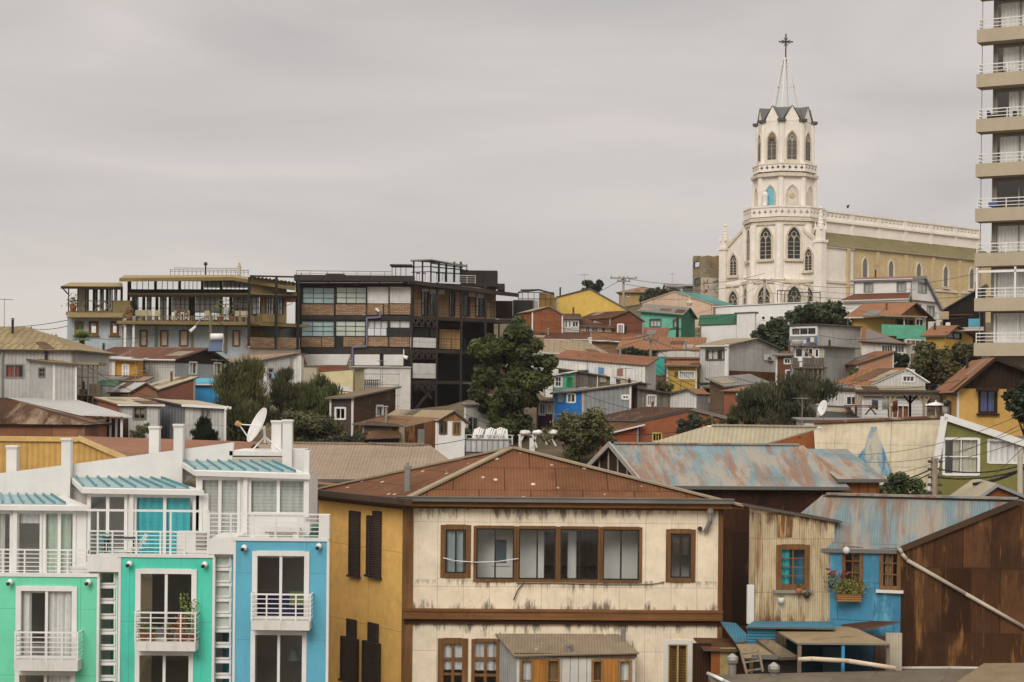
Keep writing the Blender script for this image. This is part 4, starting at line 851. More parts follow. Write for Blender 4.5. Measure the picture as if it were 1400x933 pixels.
house('grey_gabled_shed','small grey gable with a red brown triangle beneath the olive wall',(1318,70,692),(1440,70),692,D=V((.5,5)),roof=('gy',1362,661),wm=surf('#7c838a',var=.12),rm=CREAMR,over=.2,gable=(surf('#8a4a32',var=.2),'F',.0),th=.12,fasc=plain('#878c90'))
house('white_porch_gable','tiny white porch gable tucked beside the leafy bush',(1196,78,668),(1232,78),668,D=V((0,3)),roof=('gy',1212,651),wm=surf('#8f8676'),rm=CREAMR,over=.1,fasc=WHITE)
tree('leafy_bush','leafy green bush between rusty roof and beige slope',1194,652,1278,705,76.5,'#1d2812','#5d7038',2600,14,.17,cat='bush',tw=.06)
# utility poles and the bundle of wires at the right
def pole(label, px_,y0,y1,Y_, r=.13, arms=(), mat=None, name='utility_pole'):
    a = P(px_,y1,Y_); t = P(px_,y0,Y_); o = thing(name, label, 'pole', (a.x,a.y,a.z)); m = MB(); m.cyl((a.x,a.y,min(a.z,ground(a.x,a.y))-.3), (a.x,a.y,t.z), r*1.15, r*.85, 9); m.build('pole', mat or TIMBER, o, True)
    for dz, w_ in arms:
        m = MB(); m.box(a.x-w_/2,a.x+w_/2,a.y-r-.12,a.y-r,t.z-dz-.06,t.z-dz+.06); ar = m.build('crossarm', mat or TIMBER, o)
        for k in range(4): m = MB(); m.cyl((a.x-w_/2+.1+(w_-.2)*k/3,a.y-r-.06,t.z-dz+.06),(a.x-w_/2+.1+(w_-.2)*k/3,a.y-r-.06,t.z-dz+.22),.05,.03,6); m.build('insulator', plain('#5b4a3e',rough=.3), ar)
    return o, V((a.x,a.y,t.z))
po, pt = pole('weathered timber pole with stacked insulators in front of olive wall',1277,626,700,73,.17,mat=surf('#8a7d69',wood=.4,var=.2))
for k in range(5):
    for s in (-1,1): m = MB(); m.cyl((pt.x+s*.15,pt.y-.12,pt.z-.15-k*.32),(pt.x+s*.3,pt.y-.12,pt.z-.15-k*.32),.07,.06,7); m.build('insulator', plain('#4a3f36',rough=.4), po)
pole('concrete pole at the right edge before the olive house',1394,612,720,72,.13,mat=CONC)
for k,(p_,q_,sg,lb,r_) in enumerate((((1277,640,73),(1420,628,71.9),.35,'upper thick black cable between the two poles',.03),((1277,652,73),(1420,634,71.9),.3,'thick black cable just below the upper one',.035),((1277,640,73),(1180,668,78),.15,'black cable running left above the leafy bush',.03),((1277,645,73),(1185,672,78),.2,'lower black cable crossing the leafy bush',.025),((1330,662,73),(1420,628,71.8),.2,'dark cable bundle climbing to the right pole',.07),
   ((1277,634,73),(1178,655,86),.1,'thin wire from pole towards the rusty blue roof',.012),((1180,632,80),(1420,576,70),.5,'thin wire crossing beige slope, second from top',.012),((1160,622,80),(1420,556,70),.5,'thin wire crossing beige slope, topmost',.012),((1277,632,73),(1420,592,66),.2,'thin wire rising right from the insulator pole',.012),((1277,630,73),(1430,560,64),.2,'steep thin wire from pole top to the right edge',.012),((1340,668,73),(1430,580,66),.05,'pale service wire over the curtained window',.012))):
    wire(lb, P(*p_), P(*q_), sg, r_, mat=BLACKM if k < 5 else plain('#5f574d'))
m = MB(); c = P(1124,558,83); o = thing('satellite_dish','small white dish on the wall corner beside dark trees','antenna',P(1122,574,83)); N = V((.35,-.75,.4)).normalized(); N = V((-.8,-.45,.3)).normalized(); a1 = V((0,0,1)).cross(N).normalized(); a2 = N.cross(a1)
for k in range(16):
    t,u = 2*math.pi*k/16, 2*math.pi*(k+1)/16; m.poly([c-N*.06,c+a1*.32*math.cos(t)+a2*.4*math.sin(t),c+a1*.32*math.cos(u)+a2*.4*math.sin(u)]); m.poly([c-N*.09,c-N*.03+a1*.32*math.cos(u)+a2*.4*math.sin(u),c-N*.03+a1*.32*math.cos(t)+a2*.4*math.sin(t)])
m.build('dish', WHITE, o, True); m = MB(); m.cyl(c-N*.05, P(1126,574,83), .03); m.cyl(c-a2*.38, c+N*.4-a2*.1, .02); m.build('mount', GREYM, o)
house('low_white_wall_house','low white parapet building behind the orange gable ridge',(1098,87,574),(1190,87),574,depth=2,roof=('shed',.1),wm=WHITE2,rm=GREYR,over=.05)
# yellow house with dark gable
house('yellow_house','yellow house with dark wooden gable and purple curtained window',(1310,95,530),(1470,95.3),529,D=V((.6,6.5)),roof=('gy',1358,489),wm=surf('#c89a52',var=.1,streak=('#8f6428',.35)),rm=REDR2,over=.5,side=.55,th=.16,fasc=DKWOOD,gable=(surf('#33231a',corr=.25,cd=.03),'F',.05),
   win=[('F',1338,533,1363,565,dict(fm=DKWOOD,nx=2,fw=.1,curt=(CURTB,[(0,1)]),sill=DKWOOD)),('F',1382,533,1410,562,dict(fm=DKWOOD,nx=2,fw=.1,curt=(CURTW,[(0,.4)])))])
fy = Fr(P2(1310,95,530),P2(1470,95.3,529)); 
for x0,x1,lb in ((1334,1366,'small dark hood over the purple curtained window'),(1376,1412,'small dark hood over the window by the right edge')):
    m = MB(); m.slab([fy.p(x0,534,.5),fy.p(x1,534,.5),fy.p(x1-1.5,529,0),fy.p(x0+1.5,529,0)],.05,0,0); tag(m.build('window_hood', DKWOOD, None, False, fy.p((x0+x1)/2,533,.2)), lb, 'awning')
tree('dark_tree','dark broad leaved tree at the right edge before the yellow house',1366,520,1440,585,88,'#12180e','#39452a',2400,16,.26,tw=.12)
# pergola
c = P(1235,565,100); o = thing('pergola','timber pergola with flat dark roof and knee braced posts','pergola',(c.x,100,c.z)); f = front(100); PT = surf('#a8967a',wood=.3)
m = MB(); f.box(m, 1168,533.5,1312,536.5,-3.2,.4); m.build('roof', plain('#4a4640'), o); m = MB(); f.box(m, 1170,537,1310,540.5,-.08,.08); f.box(m, 1170,537,1310,540.5,-3.0,-2.85); m.build('beam', PT, o)
for q_,col in ((1170.5,PT),(1217,PT),(1263.5,PT),(1308,PT),(1244.5,DKWOOD)):
    o_ = -2.9 if col is DKWOOD else 0
    m = MB(); f.box(m, q_-1.5,540.7,q_+1.5,575,o_-.06,o_+.06); ps = m.build('post', col, o); m = MB()
    for s in ((-1,1) if 1180 < q_ < 1300 else ((1,) if q_ < 1180 else (-1,))):
        m.beam(f.p(q_,552,o_), f.p(q_+s*9,541,o_), .09)
    m.build('knee_brace', col, ps)
g_ = zat(1175,567,100); c = P(1176,555,99.5); o = thing('picnic_table','brown picnic table under the left end of the pergola','table',(c.x,99.5,g_)); TB = surf('#7c4a30',wood=.3); zt = P(1176,554,99.5).z
m = MB(); m.box(c.x-.85,c.x+.85,99.1,99.9,zt-.06,zt); m.build('tabletop', TB, o)
for s in (-.6,.6): m = MB(); m.beam((c.x+s-.3,99.5,g_),(c.x+s+.1,99.5,zt-.06),.07); m.beam((c.x+s+.3,99.5,g_),(c.x+s-.1,99.5,zt-.06),.07); m.build('leg', TB, o)
for yy in (98.75,100.25): m = MB(); m.box(c.x-.85,c.x+.85,yy-.12,yy+.12,g_+.4,g_+.45); m.build('bench', TB, o)
c = P(1279.5,568,98.5); o = thing('parasol','closed down white parasol standing behind the pergola rail','parasol',(c.x,98.5,c.z)); t = P(1279.5,547,98.5); m = MB(); m.cyl((c.x,98.5,c.z-.3),t,.035); m.build('pole', WMET, o); m = MB(); z_ = P(1279,552,98.5).z; m.lathe((c.x,98.5,z_),[(.62,-.1),(.35,.02),(.03,.1)],10); m.build('canopy', WMET, o)
c = P(1294,568,97.5); o = thing('chimney_pipe','fat steel flue pipe with cap beside the pergola','chimney',c); m = MB(); h = P(1294,556,97.5).z-c.z; m.lathe(c,[(.24,-.2),(.24,h)],12); m.build('flue', GREYM, o, True); m = MB(); h2 = P(1294,547,97.5).z-c.z; m.lathe(c,[(.16,h),(.16,h2-.2),(.3,h2-.18),(.12,h2)],12); m.build('cap', plain('#55504a'), o, True)
m = MB(); f2_ = front(99); 
for k in range(16): x_ = 1265+k*1.6; f2_.box(m, x_-.2,556,x_+.2,568,-.02,.0)
f2_.box(m, 1264,555.5,1291,556.5,-.04,.02); tag(m.build('balcony_rail', surf('#5b3a2a'), None, False, P(1277,568,99)), 'brown slatted rail at the right half of the pergola terrace', 'railing')
# white house with red roof behind the pergola
house('red_roofed_white_house','white house with bright red brown roof sloping left above the pergola',(1178,112,529),(1265,112.6),529,eB=521,D=V((-1.95,1.2)),roof=('gy',1237,503),wm=WHTW,rm=REDR2,over=.15,side=.2,fasc=WHITE,win=[('F',1233,513,1251,523,dict(nx=3,fm=WHITE,fw=.1)),('F',1237,505.5,1250,511,dict(nx=2,fm=WHITE,fw=.06))])
house('white_terrace_house','white house with low beige roof and reddish curtains behind the pergola',(1180,106,540),(1266,106),538,depth=1.6,roof=('shed',.42),wm=surf('#cfccc6',var=.08,horiz=True,corr=.22,cd=.01),rm=BEIGER,over=.3,win=[('F',1212,554,1243,572,dict(nx=4,fm=WHITE,fw=.06,curt=(surf('#9c5a45',corr=.2),[(.15,1)])))],fasc=plain('#7b7468'))
house('white_side_house','white boarded side house with one dark window left of pergola',(1140,110,532),(1180,109.5),530,depth=3,roof=('shed',.3),wm=WHTW,rm=REDR2,win=[('F',1157,542,1171,554,dict(nx=2,fm=WHITE,fw=.05))])
house('low_dark_roof','low dark shed roof sloping down under the picnic table',(1130,98,566),(1172,98),572,eB=574,depth=4,roof=('shed',.7),wm=surf('#5a5148'),rm=surf('#4c4943',.7))
# salmon house
house('salmon_house','salmon walled house with ribbed red brown roof',(1172,125,497),(1221,126),497,eB=481,D=V((-.8,3.2)),roof=('shed',.05),wm=surf('#b98467',var=.16),rm=REDR,over=.15)
# stacked grey houses
s1, sf = house('grey_block_house','pale grey upper block house with a row of dark windows, laundry below',(1079,137,444),(1117,135),444,C3=('R',1177,140,443),roof=('shed',.05),wm=surf('#8f8f8d',var=.1),wR=GREYW,rm=GREYR,over=.15,win=[('F',1081,447,1117,459.5,dict(nx=3,fm=WMET,fw=.12,curt=(surf('#5e4a44'),[(0,.25)])))])
s2, sf2 = house('grey_corrugated_house','grey corrugated house with weathered plank balcony on stilts',(1085,124,474),(1127,123),473,C3=('R',1169,128,475),roof=('shed',.02),wm=surf('#a9a091',var=.15),wR=GREYW2,rm=REDR,over=.25,side=.3,win=[('F',1087,476,1098,489,dict(nx=1,fm=WMET)),('F',1099,476,1112,489,dict(nx=2,fm=WMET)),('F',1114,477,1120,489,dict(nx=1,fm=WMET))])
f = sf2['F']; m = MB(); f.box(m, 1082,489.5,1126,504,.9,1.0); f.box(m, 1082,502,1126,504.2,0,.9); m.build('balcony', surf('#7b7268',wood=.3,seam=(.2,2),seamv=.3,mortar=.03), s2)
for q_ in (1086,1100,1111.5,1118,1124): m = MB(); f.box(m, q_-1,504.3,q_+1,545,.7,.85); m.build('stilt', TIMBER, s2)
m = MB(); m.beam(f.p(1098,477,.6), f.p(1112,489,1.0), .12); m.build('brace', TIMBER, s2)
fu = sf['F']
for fr_,x0,y0,x1,y1,o_,col,lb in ((f,1091,489,1097,494,1.03,'#d8d4cc','white towel draped over the plank balcony'),(f,1093,495,1097,502,1.03,'#cfcac4','white cloth hanging lower on plank balcony'),(fu,1098,465,1102,469.5,.4,'#c9cfd4','pale shirt drying on the upper grey house'),(fu,1103,462,1108,468,.4,'#4f4f86','purple shirt drying on the upper grey house'),(fu,1108,461.5,1113,468,.4,'#d5c9a8','cream cloth drying on the upper grey house'),(fu,1113,461,1117.5,469,.4,'#4b77a0','blue towel drying on the upper grey house')):
    m = MB(); last = None; a_,b_,c_,d_ = fr_.rect(x0,y0,x1,y1,o_)
    for k in range(7):
        t = a_+(c_-a_)*k/6; w_ = .03*(k%2); q_ = (fr_.w(t,b_,o_+w_),fr_.w(t,d_,o_))
        if last: m.poly([last[0],q_[0],q_[1],last[1]])
        last = q_
    tag(m.build('laundry', plain(col,rough=.9), None, False, fr_.p((x0+x1)/2,y1,o_)), lb, 'laundry', 'laundry on the grey houses')
m = MB(); c = P(1090,476,123.3); m.lathe((c.x,c.y,c.z),[(.02,0),(.3,.2),(.42,.5),(.4,.55)],10); tag(m.build('satellite_dish', plain('#b8b6b0'), None, True, c), 'grey dish under the eaves of the corrugated house', 'antenna')
house('brown_shack','small brown shack between plank balcony and pale corrugated house',(1062,126,486),(1083,125.5),485,depth=3,roof=('shed',.3),wm=surf('#6d4430',var=.3),rm=GREYR,win=[('F',1072,490,1081,498,dict(nx=2,fm=WMET)),('F',1074,506,1082,520,dict(nx=1,fm=WMET))])
# pale corrugated house
s3, sf3 = house('pale_corrugated_house','pale corrugated two storey house with a long blank gable side',(957,127.6,472),(994.5,126,471),472,C3=('R',1064,132,475),roof=('gx',.62,.55),wm=GREYW,rm=BEIGER,over=.2,win=[('F',965,477,991,493,dict(nx=3,fm=surf('#5b5047'),fw=.1,curt=(CURT,[(0,.55),(.82,1)]))),('F',962,529,978,543,dict(nx=1,fm=surf('#7a6450'),fw=.12)),('F',970,552,988,566,dict(nx=2,fm=BROWNV,fw=.08))])
f = sf3['F']; r_ = sf3['R']
m = MB(); f.box(m, 990.5,471,995,568,-.02,.12); m.build('downpipe', WHITE, s3); m = MB(); f.box(m, 952,523,991,525,-.2,.15); m.build('ledge', surf('#544a42'), s3)
m = MB(); r_.box(m, 996,508,1060,521,-.1,.05); m.build('lower_boarding', surf('#6d4229',wood=.3,seam=(.9,3),seamv=.3,mortar=.04), s3)
m = MB(); r_.box(m, 1046,485,1058,493,.02,.08); o = m.build('sign', WHITE2, s3); m = MB(); a_,b_,c_,d_ = r_.rect(1049,487,1056,492,.09); m.poly([r_.w(a_,b_,.09),r_.w(c_,b_,.09),r_.w((a_+c_)/2,d_,.09)]); a_,b_,c_,d_ = r_.rect(1052,493.5,1058,497,.1); m.poly([r_.w(a_,d_,.1),r_.w(a_+.05,b_+.06,.1),r_.w((a_+c_)/2,b_,.1),r_.w(c_-.05,b_+.06,.1),r_.w(c_,d_,.1)]); m.build('sign_mark', plain('#4a2e2c'), o)
house('pink_brick_house','pink red small house under an orange roof by the trees',(990,117.5,535),(1022,116.5),534,C3=('R',1062,121,531),roof=('shed',.45),wm=surf('#8e523f',var=.15),wR=surf('#b3a68d',var=.15),rm=REDR2,over=.2,win=[('F',1007,538,1017,551,dict(nx=2,fm=WHITE,fw=.08,curt=(CURTY,[(0,.5)])))])
house('lean_to_roof','grey weathered lean to roof over the pink house',(992,121,527),(1046,122),527,eB=522,depth=2.5,roof=('shed',.5),wm=surf('#6d5a48',var=.3),rm=GREYR)
house('white_hut','small white gabled hut with orange roof and grey side',(916,115,537),(951,114,535),537,C3=('R',969,118,537),roof=('gy',941,531),wm=WHTW,wR=GREYW2,rm=REDR2,over=.15)
# orange red long building
house('orange_red_building','long orange red building with dark weathered roof edge',(872,104,574),(986,103),573,eB=568,D=V((-2.6,2.6)),roof=('gy',944,557.5),wm=surf('#94503a',var=.12,seam=(3,6),seamv=.06,streak=('#6d3420',.3)),rm=surf('#5a3a2a',.75,var=.4,patch=('#8d7a66',.45,1.2,2,.8)),over=.2,side=.2,th=.2,win=[('F',892,592,905,604,dict(nx=3,fm=surf('#b9a24f'),fw=.06))])
house('orange_red_wing','lower orange red wing with pink mural patch beside the building',(835,103.6,590),(872,103.6),589,eB=580,D=V((-1.2,2)),roof=('shed',.25),wm=surf('#98462c',var=.2,patch=('#b53a52',.5,.5,1,1)),rm=RUSTR)
tree('flowering_bush','pink flowering bush in front of the orange wing',798,584,838,612,101.5,'#2c3318','#6b6a38',1200,10,.16,cat='bush',tw=.05,flowers=('#b43a58',26))
tree('olive_tree','yellowish olive tree in front of the bright blue house',738,560,846,622,100,'#33371b','#767341',4600,30,.19,tw=.06,cat='bush')
tree('grey_shrub','grey leafy shrub at the foot of orange building',922,566,962,606,100,'#2a2d1e','#64664a',1700,12,.17,cat='bush',tw=.05)
tree('russet_shrub','dull russet shrub right of the grey leafy shrub',958,566,1002,602,100.5,'#39331f','#7a6a42',1600,12,.17,cat='bush',tw=.05)
tree('feathery_tree','feathery olive tree left of the larger one by pink house',1002,520,1052,596,108,'#23281a','#5f6140',2800,18,.24,feather=1,tw=.12)
tree('feathery_tree','large feathery grey green tree below the plank balcony',1040,505,1140,600,106,'#22271a','#636346',5200,26,.26,feather=1,tw=.16)
# blue house and shanties
house('blue_house','bright blue little house with two windows',(757,113.2,537),(796,113,534),537,eB=533,depth=4,roof=('shed',.2),wm=surf('#1f6fb5',var=.08),rm=GREYR,win=[('F',761,538,772,551,dict(nx=1,fm=surf('#2a6aa0'),fw=.06,curt=(plain('#8a8a86'),[(0,1)]))),('F',775,538,787,551,dict(nx=2,fm=WHITE,fw=.08,curt=(CURTY,[(.1,.6)])))])
house('grey_metal_house','plain grey sheet walled house beside the blue house',(796.3,113,533),(862,112.3),533,eB=524.5,C3=('R',872,115.5,526),roof=('shed',.15),wm=surf('#8b8d8c',var=.08,corr=.3,cd=.01),wR=surf('#4b3426',wood=.3),rm=CREAMR,over=.2,win=[('F',850,540,861,546.5,dict(nx=2,fm=WHITE,fw=.1))])
house('plank_shack','weathered plank shack with barred white window',(872.5,113.6,530),(917,115,530),530,eB=537,depth=3,roof=('shed',.2),wm=PLANKS,rm=surf('#8d8272',.7,var=.3,patch=('#5b4030',.4,1,1,1)),over=.25,win=[('F',884,540,897,556,dict(nx=4,fm=WHITE,fw=.1,curt=(surf('#a8643a'),[(.7,1)])))])
house('turquoise_shack','open turquoise shack with a green door above blue house',(757,119,513),(786,118.6),512,eB=507,depth=4,roof=('shed',.1),wm=surf('#59a796',var=.15),rm=BEIGER,over=.25,win=[('F',757.8,514,769,530,dict(nx=2,ny=2,fm=WHITE2,fw=.12)),('F',775,516,783,529,dict(nx=1,fm=surf('#2d8a4e'),gm=surf('#2d8a4e')))])
s4, sf4 = house('plank_row_house','row of weathered plank walls with a cream door under the white wall',(786.5,118.6,507),(884,120.5),506.5,eB=524,depth=3,roof=('shed',.2),wm=PLANKS,rm=surf('#8d8272',.7,var=.3,patch=('#5b4030',.4,1,1,1)),over=.2)
f = sf4['F']; m = MB(); f.box(m, 820,512,829,523,0,.06); m.build('door', CREAMR, s4)
for q_ in (817,839): m = MB(); f.box(m, q_-.6,508,q_+.6,530,.02,.1); m.build('post', WHITE2, s4)
house('purple_house','narrow dark purple house half hidden behind the big tree',(735,114.5,548),(757.5,113.5),548,depth=4,roof=('shed',.3),wm=surf('#3f2038',var=.2),rm=GREYR,win=[('F',737,551,746,568,dict(nx=2,fm=WMET)),('F',748,551,755,566,dict(nx=2,fm=WMET))])
house('white_shed','long white sheet metal wall under a red brown roof strip',(760,123.5,489),(881,121.5),489,eB=499,depth=3.4,roof=('shed',.62),wm=WHTW,rm=REDR,over=.1)
# mural wall, rock wall, yellow house
MURAL = surf('#3fa79f',var=.2,patch=('#3d6f9c',.5,.9,1,1,.9),patch2=('#8a5f8a',.4,1.3,1,1,.9),streak=('#d0c9c0',.45,.6))
c = P(875,500,133); o = thing('mural_wall','turquoise wall painted with a colourful mural of figures','wall',(c.x,133,ground(c.x,133))); f = front(133); m = MB(); f.box(m, 836,489,879,514,-.3,0); f.box(m, 879.2,487.5,914,513,-.3,-.02,1); m.build('wall', [MURAL,surf('#41b3a4',var=.12,patch=('#3f96a0',.4,.7,1,1))], o)
m = MB(); random.seed(11)
for k in range(26):                              # loose painted shapes of the mural
    x_, y_ = 840+random.random()*38, 490+random.random()*14; s = random.uniform(1.2,3.2)
    m.poly([f.p(x_+s*math.cos(a_)*random.uniform(.6,1),y_+s*math.sin(a_)*random.uniform(.6,1.2),.012+k*.0012) for a_ in [j*6.283/7 for j in range(7)]], k%5)
m.build('painted_shape', [plain('#c9c0c2'),plain('#37649a'),plain('#8d6a9c'),plain('#b09a52'),plain('#2d3c4a')], o)
c = P(895,520,132.6); o = thing('stone_wall','rough stone retaining wall under the turquoise mural','wall',(c.x,132.6,ground(c.x,132.6))); m = MB(); front(132.5).box(m, 872,512.5,914,550,-1,0); m.build('wall', surf('#84745c',var=.4,seam=(.6,.35),seamv=.4,mortar=.06,patch=('#5b5040',.5,1.2,1,1)), o)
house('small_yellow_house','small mustard yellow house with white barred window',(912.5,127,500),(952,126.6),499,depth=3,roof=('shed',.35),wm=surf('#bf9a40',var=.12,seam=(3,.8),seamv=.08,streak=('#7d5e20',.35)),rm=REDR2,over=.35,win=[('F',928,507.5,950,518.5,dict(nx=7,fm=WHITE,fw=.07,curt=(CURT,[(0,1)]))),('F',922.5,508.5,926.5,515,dict(nx=1,fm=surf('#6b5426')))])
house('brick_band_house','red brown band of wall just above the mustard house roof',(912,130,489),(958,130),489,depth=2,roof=('shed',.1),wm=REDBW,rm=REDR,over=.05)
s5, sf5 = house('long_red_roof_house','long low house under a red brown roof with white wall band',(846,139.5,477),(957.5,138.5),477,depth=5,roof=('shed',1.05),wm=surf('#4a4038'),rm=REDR2,over=.4,ridgecap=False)
house('white_low_wall','white panelled low wall under the long red roof',(899,138.9,478.5),(957,137.6),478.5,depth=.6,roof=('shed',.02),wm=surf('#c6c0b6',var=.08,seam=(.8,1.2),seamv=.08,mortar=.02),rm=GREYR,over=.02)
m = MB(); f = front(136.8); f.box(m, 898,489.3,957,490.8,-.1,0); f.box(m, 898,494.5,957,495.4,-.1,0); tag(m.build('guard_rail', WHITE2, None, False, P(928,494,136.8)), 'thin white rail along the white panelled low wall', 'railing')
tree('hedge','dark clipped hedge under the long red roof',842,476,902,492,136.5,'#1d2414','#4a4f30',1500,14,.2,cat='hedge',tw=.05,ry=1)
# roofs left of the mural
house('beige_roof_house','house under a faded beige roof right of the big tree',(745,131,482),(832,130),481,eB=485,D=V((-3.4,9)),roof=('gx',1.15,.5),wm=WHTW,rm=surf('#b49c7c',.66,var=.1,corr=.2,cd=.03,seam=(.9,.5),seamv=.08),fasc=WHITE,over=.25)
house('brown_roof_house','wide brown sheet roof between brick gables and beige roof',(728,143,461.5),(800,142.5),463,depth=5,roof=('shed',.75),wm=WHTW,rm=DKRED,over=.3,fasc=plain('#c9c2b6'))
house('red_roof_terrace','wide red brown roof below the dormer windows',(792,144.5,464),(905,143.5),463,eB=468,depth=6,roof=('shed',1.35),wm=surf('#8a6a52'),rm=REDR,over=.3)
s6, sf6 = house('brick_gable_house','brick red gable with pale roof left of the dormers',(728,147.5,425),(769,147,430),425,eB=429.5,D=V((-1.2,4)),roof=('gy',751,418.6),wm=REDBW,rm=BEIGER,over=.15,side=.15)
house('brown_gable_house','red brown gable with a slanting white framed window',(834,147.6,434),(879,147,438),434,eB=438.5,D=V((-2.6,4)),roof=('gy',859,424.5),wm=surf('#6f4233',var=.15,seam=(2,.6),seamv=.1),rm=DKRED,over=.15,side=.25,win=[('F',844,443,853,459,dict(nx=3,fm=WHITE,fw=.1)),('F',854,444,858.5,460,dict(nx=1,fm=BROWNV))])
house('cream_dormer_house','cream walled dormer house with a row of small windows',(792,147.8,443),(836,147.5,444),443.5,eB=446,depth=5,roof=('gx',.6,.5),wm=surf('#cbbd9e',var=.1),rm=DKRED,over=.35,win=[('F',800,446,807,454,dict(nx=2,fm=WHITE)),('F',808.5,447,818,454.5,dict(nx=3,fm=WHITE)),('F',824,448,826.5,454,dict(nx=1,fm=BROWNV))])
house('white_dormer','white framed dormer window beside the brick gable',(770,147.4,433),(792,147.4,435),434,depth=4,roof=('shed',.5),wm=surf('#b8b4ac',var=.1),rm=DKRED,win=[('F',772,438,776,449,dict(nx=1,fm=WHITE)),('F',777,438,781,448.5,dict(nx=1,fm=WHITE)),('F',782,439,791,448,dict(nx=2,fm=WHITE))])
c = P(809,470,141); o = thing('chimney','white stub chimney between red roofs','chimney',P(807,478,140.5)); m = MB(); front(140.5).box(m, 804.5,463,809,480,-.3,0); m.build('stack', WHITE2, o); m = MB(); front(140.5).box(m, 804,461.5,809.5,463,-.35,.05); m.build('cap', WHITE2, o)
# yellow hall, teal house, pink gable
house('yellow_hall','large bright yellow gabled building on the skyline',(761,168,406),(876,166.5,433),405.5,eB=433,D=V((-1.2,8)),roof=('gy',806,394),wm=surf('#d8b052',var=.1,seam=(4.3,8,0),seamv=.08,mortar=.012,streak=('#a88a4a',.2,.4)),rm=surf('#a8755a',.7,var=.15,corr=.3),over=.1,side=.15)
house('teal_house','mint teal house with white curtained windows',(876,156.5,424),(931.5,155.5,429),424.5,eB=429,depth=7,roof=('gx',.75,.45),wm=surf('#6bb59a',var=.07),wR=surf('#2f6d58'),rm=surf('#948b80',.7,var=.12,corr=.3),over=.4,fasc=surf('#2f7f68'),win=[('F',888,436,904,447.5,dict(nx=3,fm=surf('#3a6a5c'),fw=.08,curt=(CURTW,[(0,1)]))),('F',920,437,926.5,448,dict(nx=1,fm=surf('#3a6a5c'),curt=(CURTW,[(0,1)])))])
m = MB(); f = Fr(P2(876,156.5,424),P2(931.5,155.5,429)); f.box(m, 877,448.5,931,450.5,0,.06); tag(m.build('wall_band', surf('#2f7f68'), None, False, f.p(900,449)), 'dark green band across the teal house', 'trim')
house('pink_gable_house','pale pink plaster gable with weathered green roof behind teal house',(878,178,414),(976,175.5,418),413,eB=416,D=V((3.2,4.5)),roof=('gy',922,398),wm=surf('#c8aa93',var=.07,seam=(6,2),seamv=.03),rm=surf('#5a9a8c',.7,var=.25,patch=('#8aa39a',.4,.8,2,1)),over=.1,side=.1,fasc=plain('#b09a86'))
c = P(955,460,166); o = thing('stone_gate_pillar','pale stone wall end with a carved finial before the pink gable','wall',(c.x,166,ground(c.x,166))); f = front(166); m = MB(); f.box(m, 933,452,945,470,-.5,0); f.box(m, 945,448,963,470,-.6,-.05,1); m.build('wall', [surf('#cdbd9f',var=.12),surf('#a08f74',var=.4,seam=(.7,.4),seamv=.35,mortar=.05)], o)
m = MB(); q_ = f.p(942,452,-.2); m.lathe(q_-V((0,0,.3)),[(.5,.0),(.45,.4),(.25,.9),(.3,2.2),(.16,2.6),(.22,2.7),(.3,2.9),(.1,3.15),(.04,3.6)],10); m.build('finial', surf('#c9b79c'), o)
# white modern building with green roof
house('white_flat_building','white flat roofed building in front of the church',(978,170,419),(1112,166,412),418.5,eB=412,depth=7,roof=('shed',.05),wm=WHITE,rm=GREYR,over=.05,fasc=plain('#7a5c52'),th=.15,win=[('F',1041,432,1046.5,438,dict(nx=1,fm=WMET)),('F',1052,432,1058,445,dict(nx=1,fm=WMET)),('F',1064,431.5,1079,443,dict(nx=2,fm=WMET,curt=(CURTW,[(0,.6)])))])
house('green_roof_building','white stepped building with a dark green roof',(958,164.5,444),(1008,164,443),444,eB=442,depth=3.5,roof=('shed',1.05),wm=WHITE,rm=surf('#2f6b4a',.75,var=.1,corr=.3),over=.1)
house('white_block','plain white block right of the dark green roof',(1007.5,163.8,428),(1032,163.5,426.5),427.5,eB=426.5,depth=3,roof=('shed',.05),wm=WHITE,rm=GREYR,over=.1)
c = P(1092,412,170); o = thing('roof_terrace_frame','black steel and glass frame on the white building roof','frame',P(1092,413,170)); f = front(170); m = MB()
for q_ in (1063,1068,1073,1079,1083,1086.5): f.box(m, q_-.45,397.5,q_+.45,413,-.1,0)
f.box(m, 1062.5,397,1087,398.2,-.12,.02); f.box(m, 1087,399.5,1122,400.6,-.12,.02); f.box(m, 1121,400.6,1122,412,-.1,0); m.build('frame', BLACKM, o); m = MB(); f.box(m, 1087,400.8,1121,412,-.04,-.02); m.build('glass_panel', GLASS, o)
tree('dark_tree','dark green tree behind the grey block houses',1072,414,1174,455,152,'#1b2314','#525e34',3800,22,.36,tw=.2)
tree('dark_tree','dark bushy tree at the foot of the white building',1028,438,1084,482,150,'#1b2314','#525e34',2600,16,.34,tw=.18)
